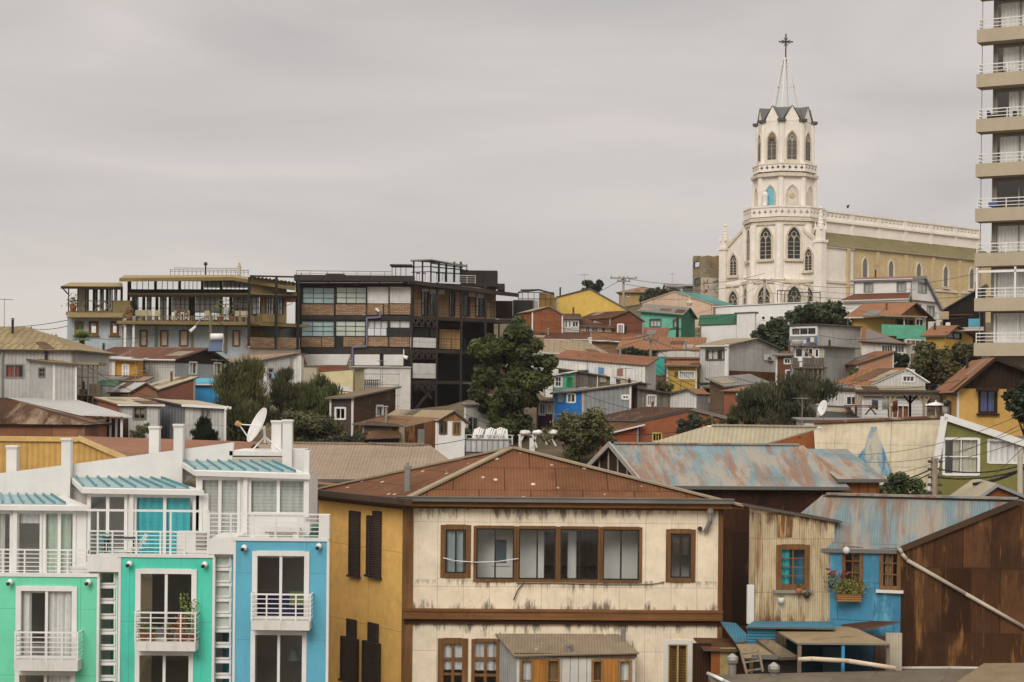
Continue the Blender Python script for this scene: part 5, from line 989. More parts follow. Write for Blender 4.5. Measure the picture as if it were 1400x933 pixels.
# gambrel house and the ochre house
s7, sf7 = house('white_gambrel_house','white house with curved grey gable edge against the church',(1168,171,383),(1246,168.5,381),382,C3=('R',1286,173,381),roof=('gx',.35,.42,-2.6),wm=WHITE,rm=surf('#96655a',.7,var=.15),over=.3,side=.25,th=.25,fasc=plain('#85848a'),win=[('F',1181,386.5,1194,400,dict(nx=2,fm=GREYM,curt=(BLIND,[(0,1)]))),('F',1226,385.5,1239,399,dict(nx=2,fm=GREYM,curt=(BLIND,[(0,1)]))),('R',1255,386,1267,401,dict(nx=2,fm=GREYM,curt=(BLIND,[(0,1)]))),('R',1267,418,1277.5,433,dict(nx=2,fm=GREYM,curt=(BLIND,[(0,1)]))),('R',1251,416,1259,424,dict(nx=2,fm=GREYM,curt=(BLIND,[(0,1)])))])
f = sf7['F']; m = MB(); m.slab([f.p(1148,411,3),f.p(1242,408,3),f.p(1247,400,0),f.p(1168,402,0)],.12); m.build('porch_roof', [surf('#74402f',.75,var=.2),WHITE], s7); m = MB(); f.box(m, 1152,410,1241,413.5,2.6,2.8); f.box(m, 1154,413.5,1241,440,2.3,2.5); m.build('porch_wall', WHITE, s7)
m = MB(); r_ = sf7['R']; r_.box(m, 1247,411.8,1287,413.2,-.05,.2); m.build('ledge', plain('#6b5a52'), s7)
s8, sf8 = house('ochre_balcony_house','ochre house with orange roof and mint green balcony',(1166,148,431),(1225,146,430),431,C3=('R',1269,152.5,432),roof=('gx',1.15,.45),wm=surf('#c2974f',var=.1),wR=surf('#8a6236',var=.2,wood=.2),rm=REDR2,over=.6,side=.5,fasc=surf('#6b3f28'),win=[('R',1226,436,1240,446,dict(nx=3,fm=BROWNV)),('R',1242,435,1250,447,dict(nx=1,fm=BROWNV)),('R',1252,436,1263,446,dict(nx=2,fm=WHITE))])
f = Fr(P2(1206,144.5,444),P2(1268,146,445)); GRN = surf('#63b592',var=.14,patch=('#8cc5aa',.4,.8,1,1)); m = MB(); f.box(m, 1206,444.5,1266,460,-.1,0); f.box(m, 1206,458,1266,460,-2.5,-.12); f.box(m, 1226,460.2,1266,463.5,-.1,-.01); m.build('balcony', GRN, s8)
m = MB(); f.box(m, 1204,431.5,1268,433.6,-2.4,.35); m.build('porch_roof', surf('#9c8a74'), s8)
for q_ in (1207,1221,1236.5,1265): m = MB(); f.box(m, q_-.6,433.8,q_+.6,444.4,-.15,-.05); m.build('post', WHITE2 if q_ > 1236 else BROWNV, s8)
hs = [window(s8, f, 1238,464.5,1265,485,fm=WMET,nx=4,fw=.08,curt=(CURT,[(0,.5)]))]; m = MB(); t0,z0,t1,z1 = f.rect(1236,463.6,1267,520,0); f.panel(m, [(t0,z0),(t1,z0),(t1,z1),(t0,z1)], hs, out=-.06); m.build('lower_wall', GRN, s8)
house('white_veranda_house','low white house with glazed veranda below the mint balcony',(1178,135,467),(1239,133.5,471),467,eB=470.5,depth=1.5,roof=('shed',.12),wm=WHITE2,rm=REDR,over=.25,win=[('F',1205,471.5,1221,483,dict(nx=4,fm=WHITE,fw=.07)),('F',1223,472,1237,483,dict(nx=3,fm=WHITE,fw=.07))])
roofslab('sloping_red_roof','red brown roof slope dropping right above the glazed veranda',[(1177,466.5,134.6),(1240,470,133),(1222,463,137),(1179,446,140)],REDR)
house('small_ochre_house','small ochre house with dark gable window among bushes',(1266,141,457),(1292,140,456.5),457,C3=('R',1330,144,459),roof=('gx',.75,.35),wm=surf('#c39a44',var=.1),rm=REDR2,over=.35,side=.3,fasc=surf('#5b3a28'),win=[('R',1294,455,1314,463.5,dict(nx=2,fm=DKWOOD)),('F',1273,470,1279,477,dict(nx=1,fm=DKWOOD))])
s9, sf9 = house('dark_shed','dark timber shed with a steep slanting roof beside the tall flats',(1289,152,423),(1345,151,392),423,eB=390,depth=5,roof=('shed',.1),wm=surf('#2c241e',var=.4,wood=.3),rm=surf('#3a332c',.8),over=.25)
f = sf9['F']; m = MB(); f.box(m, 1324,436,1340,448,.02,.1); m.build('panel', surf('#5aa9c0'), s9); m = MB(); f.box(m, 1284,426,1297,437,.0,.6); m.build('cabinet', surf('#b0a083'), s9); m = MB(); f.box(m, 1293,441,1299,447,.3,.7); m.build('box', WMET, s9); m = MB(); f.box(m, 1296,430,1330,431.2,.05,.15); m.build('rail', surf('#7d4a38'), s9)
roofslab('awning','striped red and white awning roof beside the tall flats',[(1304,453,141),(1345,452,141),(1345,447,144),(1308,448,144)],surf('#c0b4a8',.8,var=.1,seam=(20,.35),seamv=.5))
tree('round_tree','dull green tree in front of the small ochre house',1238,464,1300,536,121,'#242916','#5f5f36',4200,22,.27,tw=.15)
tree('round_tree','brownish tree touching the lowest concrete balcony',1280,468,1342,534,119,'#2a2a18','#756a3c',4200,22,.27,tw=.15)
tree('dark_bush','dark low bush below the white veranda',1216,480,1246,505,128,'#10170d','#303b22',1500,10,.26,cat='bush',tw=.08)
# ---------------------------------------------------------------- left hillside
house('rusty_hut','hut with a rusted patchwork roof, pale panels in its brown wall',(-150,88,575),(114,88.3,579),575,eB=578.5,depth=6,roof=('hip',1.2,4.6),wm=surf('#8d5a44',var=.2,seam=(1.3,3,0),seamv=.5,mortar=.02,patch=('#b8a890',.4,.5,1,.3)),rm=surf('#6f4630',.7,var=.35,corr=.12,seam=(1.0,1.6),seamv=.6,mortar=.015,patch=('#ab9076',.66,.45,2,.4),patch2=('#3c261b',.5,.8,2,.6)),over=.2,th=.1,fasc=DKWOOD)
m = MB(); f = Fr(P2(-50,88,575),P2(114,88.3,579)); 
a, af = house('grey_corrugated_house','large pale grey corrugated house with red curtained window',(-130,104,474),(100,103.6,479),474,eB=478,depth=8,roof=('hip',1.4,4.2),wm=surf('#b3b0a9',var=.12,corr=.22,cd=.025,seam=(1.1,2.8),seamv=.08,mortar=.008,streak=('#7d766c',.45,.6)),rm=surf('#b09a70',.7,var=.15,corr=.45,cd=.06,seam=(.45,1.4),seamv=.2),over=.35,win=[('F',7,498,33,517,dict(nx=2,fm=surf('#8d8a84'),fw=.07,curt=(CURTR,[(0,.72)])))])
m = MB(); f = af['F']; m.tube([f.p(-2,472,.15),f.p(3,482,.12),f.p(2.5,545,.12)],.06); m.build('drainpipe', GREYM, a)
house('grey_annex','lower grey corrugated annex with one tiny window',(74,101,495),(104,101.3,497),495,eB=497,C3=('L',37,104.2,486),roof=('shed',.25),wm=surf('#b3b0a9',var=.12,corr=.22,cd=.025,streak=('#7d766c',.45,.6)),rm=OCHRER,over=.25,win=[('L',53,503,62,516,dict(nx=2,ny=2,fm=surf('#77736c'),fw=.06))])
c = P(118,555,102.5); o = thing('scaffold','rickety timber scaffold with shelves beside the grey annex','scaffold',(c.x,102.5,zat(118,558,102.5))); f = front(102.5); SC = surf('#6f6252',wood=.4); m = MB()
for out in (0,-1.6):
    for q_ in (105,112,120,127,133): f.box(m, q_-.7,497,q_+.7,556,out-.05,out)
    for y_ in (505,516,528,541): f.box(m, 104,y_-.6,134,y_+.6,out-.03,out+.03)
for q_ in (105,133):
    for y_ in (505,528): m.beam(f.p(q_,y_,0),f.p(q_,y_,-1.6),.05)
m.build('frame', SC, o); m = MB(); f.box(m, 103,495.5,135,499,-1.8,.2); m.build('roof', surf('#9a8a6a',.8), o); m = MB(); f.box(m, 104,540,134,541.2,-1.6,0); f.box(m, 122,525,132,540,-1.2,-.3); f.box(m, 108,532,116,540,-1.2,-.4); m.build('shelf', surf('#8b7b68',var=.3), o)
house('brown_brick_hut','brown hut with dark doorway under the timber scaffold',(103,103.3,542),(134,103.3,542),542,depth=2,roof=('shed',.1),wm=surf('#8a5f48',var=.25),rm=GREYR,over=.05,win=[('F',116,543,122,554,dict(nx=1,fm=DKWOOD))])
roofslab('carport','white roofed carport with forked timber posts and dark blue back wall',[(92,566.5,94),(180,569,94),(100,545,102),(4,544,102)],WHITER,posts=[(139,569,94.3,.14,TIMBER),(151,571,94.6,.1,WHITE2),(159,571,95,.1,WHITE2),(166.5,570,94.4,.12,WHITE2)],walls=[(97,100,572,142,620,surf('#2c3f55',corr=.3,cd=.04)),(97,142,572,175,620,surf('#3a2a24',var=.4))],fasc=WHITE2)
m = MB(); a = P(139,574,94.3); 
m.beam(P(139,578,94.3), P(135,570,94.3), .12); m.beam(P(139,578,94.3), P(148,570,94.3), .12); tag(m.build('timber_bracket', TIMBER, None, False, P(139,578,94.3)), 'forked brace at the head of the carport post', 'brace')
a = P(117,588,92.5); b = P(125,575,92.5); o = thing('flag','small flag with white, blue and red hanging below the carport','flag',a); m = MB(); m.cyl(a,b,.02); m.build('pole', WMET, o)
m = MB(); e1 = (b-a)
for k,(mi,(s0,s1)) in enumerate(((0,(.62,1)),(1,(.36,.62)),(2,(.1,.36)))):
    A_ = a+e1*s0; B_ = a+e1*s1; w_ = V((-.02,-.05,-.3)); m.poly([A_,B_,B_+w_*(1+.3*k),A_+w_*(1+.3*k)], mi)
m.build('cloth', [plain('#3d5f9c'),plain('#d8d4cf'),plain('#a3402f')], o)
house('grey_hut','pale grey hut with blind window behind the small shrub',(165,98.5,552),(218,98,552.5),552,C3=('L',134,102,545),roof=('shed',.35),wm=GREYW,wL=surf('#96644e',var=.2),rm=CREAMR,over=.25,win=[('F',182,556,200,574,dict(nx=2,ny=2,fm=surf('#7b7368'),fw=.09,curt=(surf('#b8b190'),[(0,1)],.3)))],fasc=surf('#8d6a52'))
house('striped_shed','grey shed with dark striped side wall and white gutter',(253,97,553),(308,97,556.5),553,eB=556,C3=('L',215,101,549),roof=('shed',.3),wm=GREYW,wL=surf('#77787a',var=.1,corr=.5,cd=.08),rm=CREAMR,over=.25,gutter=WHITE,win=[('F',274,557,289,572,dict(nx=2,fm=surf('#a8a49c'),fw=.06,curt=(surf('#a19c92'),[(0,1)])))])
m = MB(); f = front(96.7); f.box(m, 306.5,560,309,610,0,.12); m.beam(f.p(308,562,.1), f.p(312,556,.2), .1); tag(m.build('downpipe', WHITE, None, False, P(308,600,96.7)), 'white downpipe at the corner of the striped shed', 'pipe')
house('brown_gable_hut','small brown gable hut with white sheet roof',(177,108,535),(213,107.8,533),535,eB=532,D=V((-1.9,3)),roof=('gy',198,523),wm=surf('#8a5a46',var=.15),rm=WHITER,over=.15,side=.25,fasc=surf('#6a4a3a'))
house('brown_wall_house','brown walled house under a slanting cream roof',(211,109.5,534),(266,109,517),534,eB=516.5,D=V((-2.4,4)),roof=('shed',0),wm=surf('#74463a',var=.12),rm=CREAMR,over=.15)
roofslab('small_rust_awning','little rusted sheet awning below the brown gable hut',[(184,546,105),(226,548,105),(214,541,106.5),(190,540,106.5)],RUSTR)
roofslab('green_canopy','faded green canopy beside the white sheet roof',[(134,527,108),(158,528,108),(163,521,110),(134,519,110)],surf('#4c7a60',.8,var=.2))
m = MB(); house('blue_painted_wall','low wall painted with turquoise swirls behind the feathery tree',(266,112,523),(312,112.5,525),524,depth=3,roof=('shed',.35),wm=surf('#2e86b5',var=.2,patch=('#c7d5d8',.5,1.1,1,1,.9)),rm=surf('#4fa6ba',.8,var=.2),over=.2)
# long red roof house
s, sf = house('long_rust_roof_house','long grey house with rusted red roof and dark wooden gable',(118,120,488),(239,118,489.5),488,eB=489.5,C3=('R',306,122.5,489),roof=('gx',.78,.62),wm=GREYW,wR=surf('#9aa09f',var=.1,corr=.25,cd=.01),rm=surf('#7d4a34',.7,var=.25,corr=.25,seam=(1.2,6,0),seamv=.3,mortar=.01,patch=('#a88e78',.4,.3,3,.15,.9)),over=.35,side=.3,gable=(DKWOOD,'R',.3),win=[('F',187,494.5,198.5,509.5,dict(nx=2,fm=surf('#6d6459'),fw=.07,curt=(CURTW,[(0,.6)]))),('R',258,495,269,512,dict(nx=2,fm=WHITE2,fw=.07,curt=(CURTW,[(0,.7)]))),('R',292,496,302,513,dict(nx=2,fm=WHITE2,fw=.07,curt=(CURTW,[(0,.5)])))])
s, sf = house('ochre_porch','ochre porch with white cross barred door under a thin white roof',(98,116.6,487),(188,116.2,491),487,eB=491.5,depth=1.3,roof=('shed',.12),wm=OCHW,rm=WHITER,over=.35,fasc=WHITE2,win=[('F',127,494,147,512,dict(nx=3,ny=2,fm=WOODP,gm=WOODP)),('F',167,498,176.5,517,dict(nx=2,ny=2,fm=WHITE,fw=.12,mw=.14))])
m = MB(); sf['F'].box(m, 150,493,157,520,.0,.2); m.build('pillar', WHITE2, s)
house('low_ochre_terrace','low pinkish roof strip in front of the ochre porch',(132,113,520),(192,113,521),520,depth=3,roof=('shed',.3),wm=WHITE2,rm=surf('#b08868',.7),over=.1)
# houses left of the black building
house('low_grey_house','pale grey house with pinkish roof right of feathery tree',(353,126,492),(398,127,483),492,eB=483.5,D=V((-3.2,2.6)),roof=('shed',-.1),wm=GREYW,rm=surf('#b58468',.7,var=.15,corr=.3),over=.2,fasc=WHITE2,win=[('F',366,503,374,519,dict(nx=1,ny=2,fm=GREYM))])
house('plain_white_wall','plain white wall joined to the pale grey house',(398,127.2,483.5),(411,127.2,484),483.5,depth=2,roof=('shed',.05),wm=WHTW,rm=GREYR,over=.02)
house('beige_garden_wall','plain beige garden wall behind the tree tops',(398,132,499.5),(434,132,500),499.5,depth=.5,roof=('shed',.02),wm=surf('#b3a690',var=.1),rm=BEIGER,over=.02)
house('cream_wall_house','stained cream wall with rust red strip above, under the black building',(433,133.5,508),(484,133,505),508,eB=504,depth=3,roof=('shed',.1),wm=surf('#cbbd92',var=.15,patch=('#7c5c34',.35,.9,1,1)),rm=surf('#8c4630',.8),over=.02)
house('rust_red_strip','rust red strip of wall above the stained cream wall',(433,137.2,499.5),(475,137.2,499.5),499.5,depth=.5,roof=('shed',.02),wm=surf('#87402a',var=.1),rm=REDR,over=.02)
roofslab('white_canopy','white curved canopy roof below the stained cream wall',[(444,533,125),(484,536,125),(472,528,127.5),(440,526,127.5)],WHITER)
SHK = surf('#5b4436',var=.35,corr=.12,patch=('#3a2a22',.4,.6,1,.5),patch2=('#8a8276',.35,.5,1.5,.8))
house('dark_shack','dark weathered shack with small white window beside trees',(452,104.5,543),(482,104,542),543,eB=542,C3=('R',541,109.5,533),roof=('shed',.62),wm=surf('#4d4039',var=.25),wR=SHK,rm=surf('#8a7458',.7,var=.15),over=.25,win=[('F',458,557,473,574,dict(nx=2,fm=WHITE,fw=.09)),('R',514,554,524,570,dict(nx=1,fm=WHITE2,fw=.1,curt=(plain('#8fa0a8'),[(0,1)])))])
s, sf = house('rusted_shed','rusted sheet shed with a weathered grey door',(548,100.6,583),(597,100,572),583,eB=572,D=V((-2.8,2)),roof=('shed',.1),wm=RUSTW,rm=surf('#8d6a4c',.7,var=.3,corr=.15,patch=('#5a3524',.45,.7,1,1)),over=.15,side=.1,fasc=surf('#b8ada0'))
m = MB(); sf['F'].box(m, 571,587,580.5,610,0,.05); m.build('door', surf('#77746a',wood=.3), s); m = MB(); sf['F'].box(m, 546,580,553,612,.02,.12); m.build('prop', surf('#a1907c',var=.3), s)
house('low_grey_shed','low grey plank shed under a rusted awning',(497,101.5,578),(549,100.8,580),578,eB=580,depth=3,roof=('shed',.35),wm=surf('#6b6258',wood=.3,var=.3),rm=RUSTR,over=.3)
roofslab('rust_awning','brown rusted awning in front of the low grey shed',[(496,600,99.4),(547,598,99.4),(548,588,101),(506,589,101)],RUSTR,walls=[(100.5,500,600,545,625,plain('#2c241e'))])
house('white_cottage','small white cottage with wooden gable and two windows',(597.5,100,573),(635.5,100.3,574.5),573,eB=575,D=V((-3.2,3)),roof=('gy',618,561),wm=WHITE,rm=surf('#b09a78',.7,var=.12,corr=.2),over=.2,side=.25,gable=(WOODP,'F',.0),win=[('F',600.5,575.5,611,594,dict(nx=2,fm=surf('#5b4a3c'),fw=.08,curt=(CURTY,[(.6,1)]))),('F',619,577,629.5,595,dict(nx=2,fm=surf('#8a6a44'),fw=.08,curt=(CURTY,[(0,1)])))])
house('pale_lower_house','pale plaster ground floor with glazed doors under the black building',(636,113,553),(676,113,554),553,depth=4,roof=('shed',.1),wm=surf('#a09a90',var=.12),rm=GREYR,over=.1,win=[('F',639,570,654,596,dict(nx=2,fm=GREYM))])
# deck with loungers and the lamp frame
gz = zat(660,611,101); c = P(665,611,101); o = thing('timber_deck','raised deck edged with white panels holding four garden chairs','deck',(c.x,102,gz-1)); f = front(100.6); m = MB(); a_ = P(632,604,101); b_ = P(698,604,101); m.box(a_.x,b_.x,100.7,106,gz-1.2,gz+.1); m.build('floor', surf('#8a8178'), o)
m = MB(); f.box(m, 637,602,696,618,-.06,0); m.build('panel_rail', surf('#b9b9b6',var=.1,corr=.4,cd=.01), o); m = MB()
for k in range(9): f.box(m, 636+k*7.4,601,637+k*7.4,618,-.05,.05)
f.box(m, 636,600.8,697,602,-.05,.05); m.build('post', plain('#7b7a76'), o)
fd = zat(660,604,101.6)
def lounge_chair():
    o = thing('garden_chair','white slatted garden chair with reclined back on the deck','chair',(0,0,0),'white garden chairs on the deck'); W_ = plain('#d6d3cd')
    m = MB(); m.hexa([(-.28,-.35,.34),(.28,-.35,.34),(.28,.25,.24),(-.28,.25,.24),(-.28,-.35,.38),(.28,-.35,.38),(.28,.25,.28),(-.28,.25,.28)]); m.build('seat', W_, o)
    m = MB()
    for k in range(5): x = -.24+.12*k; m.beam((x,.22,.26),(x*1.15,.62,1.0-.05*abs(k-2)),.1,.03)
    m.build('backrest', W_, o)
    for s in (-1,1):
        m = MB(); m.box(s*.36-.06,s*.36+.06,-.45,.4,.55,.58); m.build('armrest', W_, o); m = MB(); m.box(s*.34-.03,s*.34+.03,-.4,-.33,0,.55); m.build('leg', W_, o); m = MB(); m.beam((s*.34,.5,0),(s*.34,-.3,.36),.05); m.build('leg', W_, o)
    return o
ch = lounge_chair()
for k,(px_,rz_) in enumerate(((648,-.5),(664,-.5),(677,-.45),(690,.3))):
    q_ = ch if k == 0 else copy_tree(ch); a_ = P(px_,604,101.6); q_.location = (a_.x,101.6,gz+.1); q_.rotation_euler.z = rz_
    q_['label'] = ['white garden chair at the left end of the deck, beside the cottage','white garden chair second from the cottage on the deck','white garden chair third from the cottage on the deck','white garden chair at the right end turned towards the others'][k]
c = P(735,612,99.5); o = thing('lamp_frame','white angled frame carrying three dome lamps beside the deck','lamp',(c.x,99.5,zat(735,618,99.5))); f = front(99.5); m = MB(); f.box(m, 708,594.5,776,596,-.06,0)
for a_,b_ in (((711,595),(710,610)),((728,594.5),(734,612)),((742,595),(748,608)),((752,595),(760,610)),((733,595),(728,612)),((757,595),(750,604)),((716,595),(712,603))): m.beam(f.p(*a_), f.p(*b_), .1)
f.box(m, 724,599,731,618,-.25,0); f.box(m, 709,595,713,618,-.12,-.01); m.build('frame', WHITE2, o)
for q_ in (718,735,757):
    m = MB(); e_ = f.p(q_,594.5,-.02); m.lathe(e_,[(.09,0),(.3,.03),(.32,.14),(.22,.24),(.05,.28)],12); m.build('lamp_head', plain('#dedad3'), o, True)
tree('big_tree','big dense green tree before the black building',636,444,768,606,112,'#161d0d','#575c2c',30000,74,.27,tw=.35,mul=.85,lobes=[(652,462,730,545),(698,470,764,536),(672,470,742,560),(684,442,736,490),(664,525,744,606),(638,486,692,566),(642,452,690,500)])
tree('slim_tree','thin leafy tree top rising behind the big tree',690,432,732,470,116,'#1a220f','#4d5a30',1300,11,.28,tw=.12)
tree('willowy_tree','tall feathery dark tree beside the striped shed',290,486,372,616,105,'#23281a','#6a6a3e',9500,40,.25,feather=1,taper=.12,tw=.25)
tree('willowy_tree','feathery green tree in the middle of the left group',366,503,420,612,107,'#24281a','#66643a',5600,30,.25,feather=1,taper=.1,tw=.2)
tree('willowy_tree','feathery green tree nearest the dark shack',400,510,464,612,106,'#22281a','#666a3c',6200,32,.25,feather=1,taper=.1,tw=.2)
tree('undergrowth_bush','low tangled bushes under the left trees',366,562,478,616,101,'#1c2210','#62623a',5200,26,.2,cat='bush',tw=.06,ry=1.6)
tree('conifer_bush','pointed dark conifer bush before the striped shed',251,571,303,612,95,'#10170e','#2f3c26',2600,18,.17,feather=1,taper=.75,cat='bush',tw=.08)
tree('sparse_shrub','sparse shrub beneath the pale hut window',178,574,208,606,95.5,'#2c3220','#6d6f4c',500,9,.13,cat='bush',tw=.04)
tree('dry_bush','dark bush below the rusted shed',478,590,520,616,100,'#1c1f12','#4d4b2c',1200,10,.16,cat='bush',tw=.04)
# palm
c = P(112,474,130); o = thing('palm','short fan palm in front of the restaurant','tree',(c.x,130,ground(c.x,130)-.2)); m = MB(); m.cyl((c.x,130,ground(c.x,130)-.3),(c.x,130,c.z+.5),.25,.2,9); m.build('trunk', surf('#5b4a38',wood=.3), o); m = MB()
for k in range(46):
    d = rvec(); d.z = abs(d.z)*.9-.12; d.normalize(); L_ = random.uniform(.75,1.25); sd = d.cross(V((0,0,1))).normalized()
    for j in range(7):
        a_ = (j-3)*.16; dd = (d*math.cos(a_)+sd*math.sin(a_)); tip = V((c.x,130,c.z+.55))+dd*L_-V((0,0,.12*L_)); mid = V((c.x,130,c.z+.55))+dd*L_*.6; m.poly([V((c.x,130,c.z+.55))+dd*.15, mid+sd*.035, tip, mid-sd*.035])
m.build('crown', leaf_mat('#3a4420','#8a9a52'), o)
# street lamps, water heater
def streetlamp(label, px_,y1,y0,Y_,hx,hy,mat):
    a = P(px_,y1,Y_); t = P(px_,y0,Y_); o = thing('street_lamp', label, 'lamp', a); m = MB(); m.cyl((a.x,a.y,ground(a.x,a.y)-.3),t,.12,.09); m.build('pole', mat, o); h = P(hx,hy,Y_-.4); m = MB(); m.tube([t-V((0,0,.3)),t.lerp(h,.6)+V((0,0,.2)),h], .045); m.build('arm', GREYM, o); m = MB(); d = (h-t).normalized(); m.cyl(h-d*.1,h+d*.45,.1,.14); m.build('lamp_head', plain('#d2d0ca'), o); return o
streetlamp('street lamp on timber pole before the restaurant deck',288,482,428,128,266,448,TIMBER)
c = P(300,470,121); o = thing('solar_water_heater','solar water heater with white tank on the red roof','water heater',P(298,481,121)); f = front(121); m = MB(); m.cyl(f.p(288,461,0), f.p(305,461,0), .24, .24, 14); m.build('tank', WHITE, o, True); m = MB(); m.slab([f.p(284,480,1.2),f.p(303,480,1.2),f.p(305,464,0),f.p(288,464,0)],.08,0,0); m.build('collector', plain('#3b4a66',rough=.25), o); m = MB()
for q_ in (303,306): m.beam(f.p(q_,462,-.1), f.p(q_,482,.0), .06)
m.beam(f.p(306,462,-.1), f.p(304,481,1.2), .06); m.build('stand', GREYM, o)
pole('short pole with a transformer far beyond the grey roof',28,446,462,190,.1,arms=((.2,2.6),))
pole('short square topped post by the palm',69,458,480,150,.12,arms=((.1,1.2),))
wire('upper wire on the empty sky at far left', P(-20,446,190), P(92,438,150.4), .3, .03); wire('lower wire on the empty sky at far left', P(30,447,190), P(92,446,150.4), .3, .03); wire('lowest faint wire beside the palm', P(-20,462,190), P(90,470,150.4), .2, .025)
# ---------------------------------------------------------------- the black building
BLK = surf('#322e2b',var=.25,seam=(2.6,3,0),seamv=.15,mortar=.015); BLK2 = surf('#3b3431',var=.2); WPAN = surf('#d3cfc7',var=.06,seam=(3,1.6,0),seamv=.04,mortar=.012)
BGL = plain('#a0bfbf',.85,rough=.06,spec=.8,var=.25); BGL2 = plain('#b9c3b0',1.0,rough=.08,spec=.7,var=.2); TILEW = surf('#cfc9c0',var=.06,seam=(1.55,.93,0),seamv=.05,mortar=.035)  # opaque panes, their bright reflection put into the base colour
a, b, c2 = P2(404,155,400), P2(563,155,400), P2(692,160.5,400)
f, g = Fr(a,b), Fr(b,c2); cc = (a+b)/2
B = thing('black_building','long black steel building with brick panels and timber clad balconies','building',(cc.x,158,ground(cc.x,158)))
spec = [(413.5,393,457.5,415.5,3,3,BGL,0),(459.5,392.7,501,415.3,3,3,BGL2,0),(412,439,457,460.5,3,3,BGL,0),(458.5,438.7,500,460.3,3,3,BGL2,0),(502,438.3,530.5,460,3,2,GLASS,1),(532,438,561,460,2,2,GLASS,1)]
hs = [window(B, f, *s[:4], fm=BLACKM, nx=s[4], ny=s[5], gm=s[6], fw=.06, curt=(WHITE,[(0,1)],.55) if s[7] else None) for s in spec]
m = MB(); zb = zat(480,600,155)-2; t1 = f.L; zt = zat(480,379,155)
f.panel(m, [(0,zb),(t1,zb),(t1,zt),(0,zt)], hs)
d0 = -f.n*11
m.poly([f.w(0,zb),f.w(0,zt),f.w(0,zt,-11),f.w(0,zb,-11)]); m.poly([f.w(0,zt-.3),f.w(t1,zt-.3),f.w(t1,zt-.3,-11),f.w(0,zt-.3,-11)])
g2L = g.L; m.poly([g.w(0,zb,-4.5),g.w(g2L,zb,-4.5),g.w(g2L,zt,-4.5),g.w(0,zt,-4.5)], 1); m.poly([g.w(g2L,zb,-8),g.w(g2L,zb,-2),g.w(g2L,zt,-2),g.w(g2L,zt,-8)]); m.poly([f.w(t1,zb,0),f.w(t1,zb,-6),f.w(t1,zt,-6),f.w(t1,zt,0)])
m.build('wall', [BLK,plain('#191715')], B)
for x0,x1,y0,y1 in ((412.5,456.5,416.5,431),(458.5,500,416.2,430.8),(501.5,523.5,416,430.6),(525,561,416,430.4),(411.5,439,461.5,474.5),(440,458,461.3,474.5),(469.5,498.5,461.2,474.3),(500.5,560,461,474)):
    m = MB(); f.box(m, x0,y0,x1,y1,0.01,.12); m.build('brick_panel', BRICK, B)
for x0,x1,y0,y1 in ((502,531,392.6,415),(532.5,561.5,392.3,414.8)):
    m = MB(); f.box(m, x0,y0,x1,y1,0.01,.08); m.build('white_panel', WPAN, B)
m = MB(); f.box(m, 402,376.5,566,384.5,-.3,1.1); m.build('roof_edge', BLK2, B)
for k,(x0,x1) in enumerate(((406,448),(449.5,490),(491,518),(519.5,551))):
    m = MB(); m.slab([f.p(x0,386.2,1.2),f.p(x1,386.2,1.2),f.p(x1,384.8,0.05),f.p(x0,384.8,.05)],.07,0,0); m.build('canopy', plain('#6b6560'), B)
m = MB()
for q_ in (411.5,458,501,531.5): f.box(m, q_-.7,392,q_+.7,475,.02,.2)
f.box(m, 411,431.5,562,437.6,.02,.14); f.box(m, 411,475.5,562,484,.02,.14); m.build('steel_frame', BLK2, B)
for pts in ([(414,484.5),(479.5,484.5),(473.5,499.5),(420,499.5)],[(484.5,484.8),(519,484.8),(519,499.8),(484.5,499.8)],[(524.5,485),(551.5,485),(551.5,500),(524.5,500)]):
    m = MB(); flat(f, m, pts, .02, .16); m.build('white_panel', plain('#d2cdc6'), B)
for pts in ([(411,484.5),(413.5,484.5),(419.5,499.5),(411,499.5)],[(480,484.5),(480.5,499.5),(474,499.5)]):
    m = MB(); flat(f, m, pts, .02, .15); m.build('brick_panel', BRICK, B)
fT = Fr(f.a-f.n*-1.2, f.b-f.n*-1.2); m = MB(); fT.box(m, 478,502.5,546,570,-.5,0); m.build('tiled_wall', TILEW, B); m = MB(); fT.box(m, 546.2,503,561,571,-.5,.05); fT.box(m, 440,501,562,502.3,-.5,.2); m.build('white_wall', surf('#c9c4bb',var=.08), B)
m = MB(); 
for k in range(9): p_ = fT.p(495+k*2.6,520 if k else 521,.3); q_ = fT.p(492+k*3,534,.3); m.beam(p_,q_,.06)
m.beam(fT.p(495,520,.3),fT.p(520,520,.3),.08); m.beam(fT.p(491,533,.3),fT.p(519,533,.3),.08); m.build('balcony_grille', BLACKM, B)
m = MB(); m.tube([f.p(519.5,427,.35),f.p(519.5,434,.35),f.p(501.5,435,.25),f.p(501.5,474,.25),f.p(482,475,.25),f.p(482,500,.25)],.1); m.build('duct', plain('#77788c',rough=.4,metal=.3), B)
m = MB(); e_ = f.p(518,426,.35); m.cyl(e_, e_+V((-.3,0,.25)),.12); m.build('vent_cap', WMET, B)
m = MB(); e_ = f.p(552,488,.4); m.cyl(e_,e_+V((.35,-.1,-.1)),.16); m.cyl(f.p(552,478,.1),f.p(552,490,.4),.05); m.build('spotlight', WMET, B)
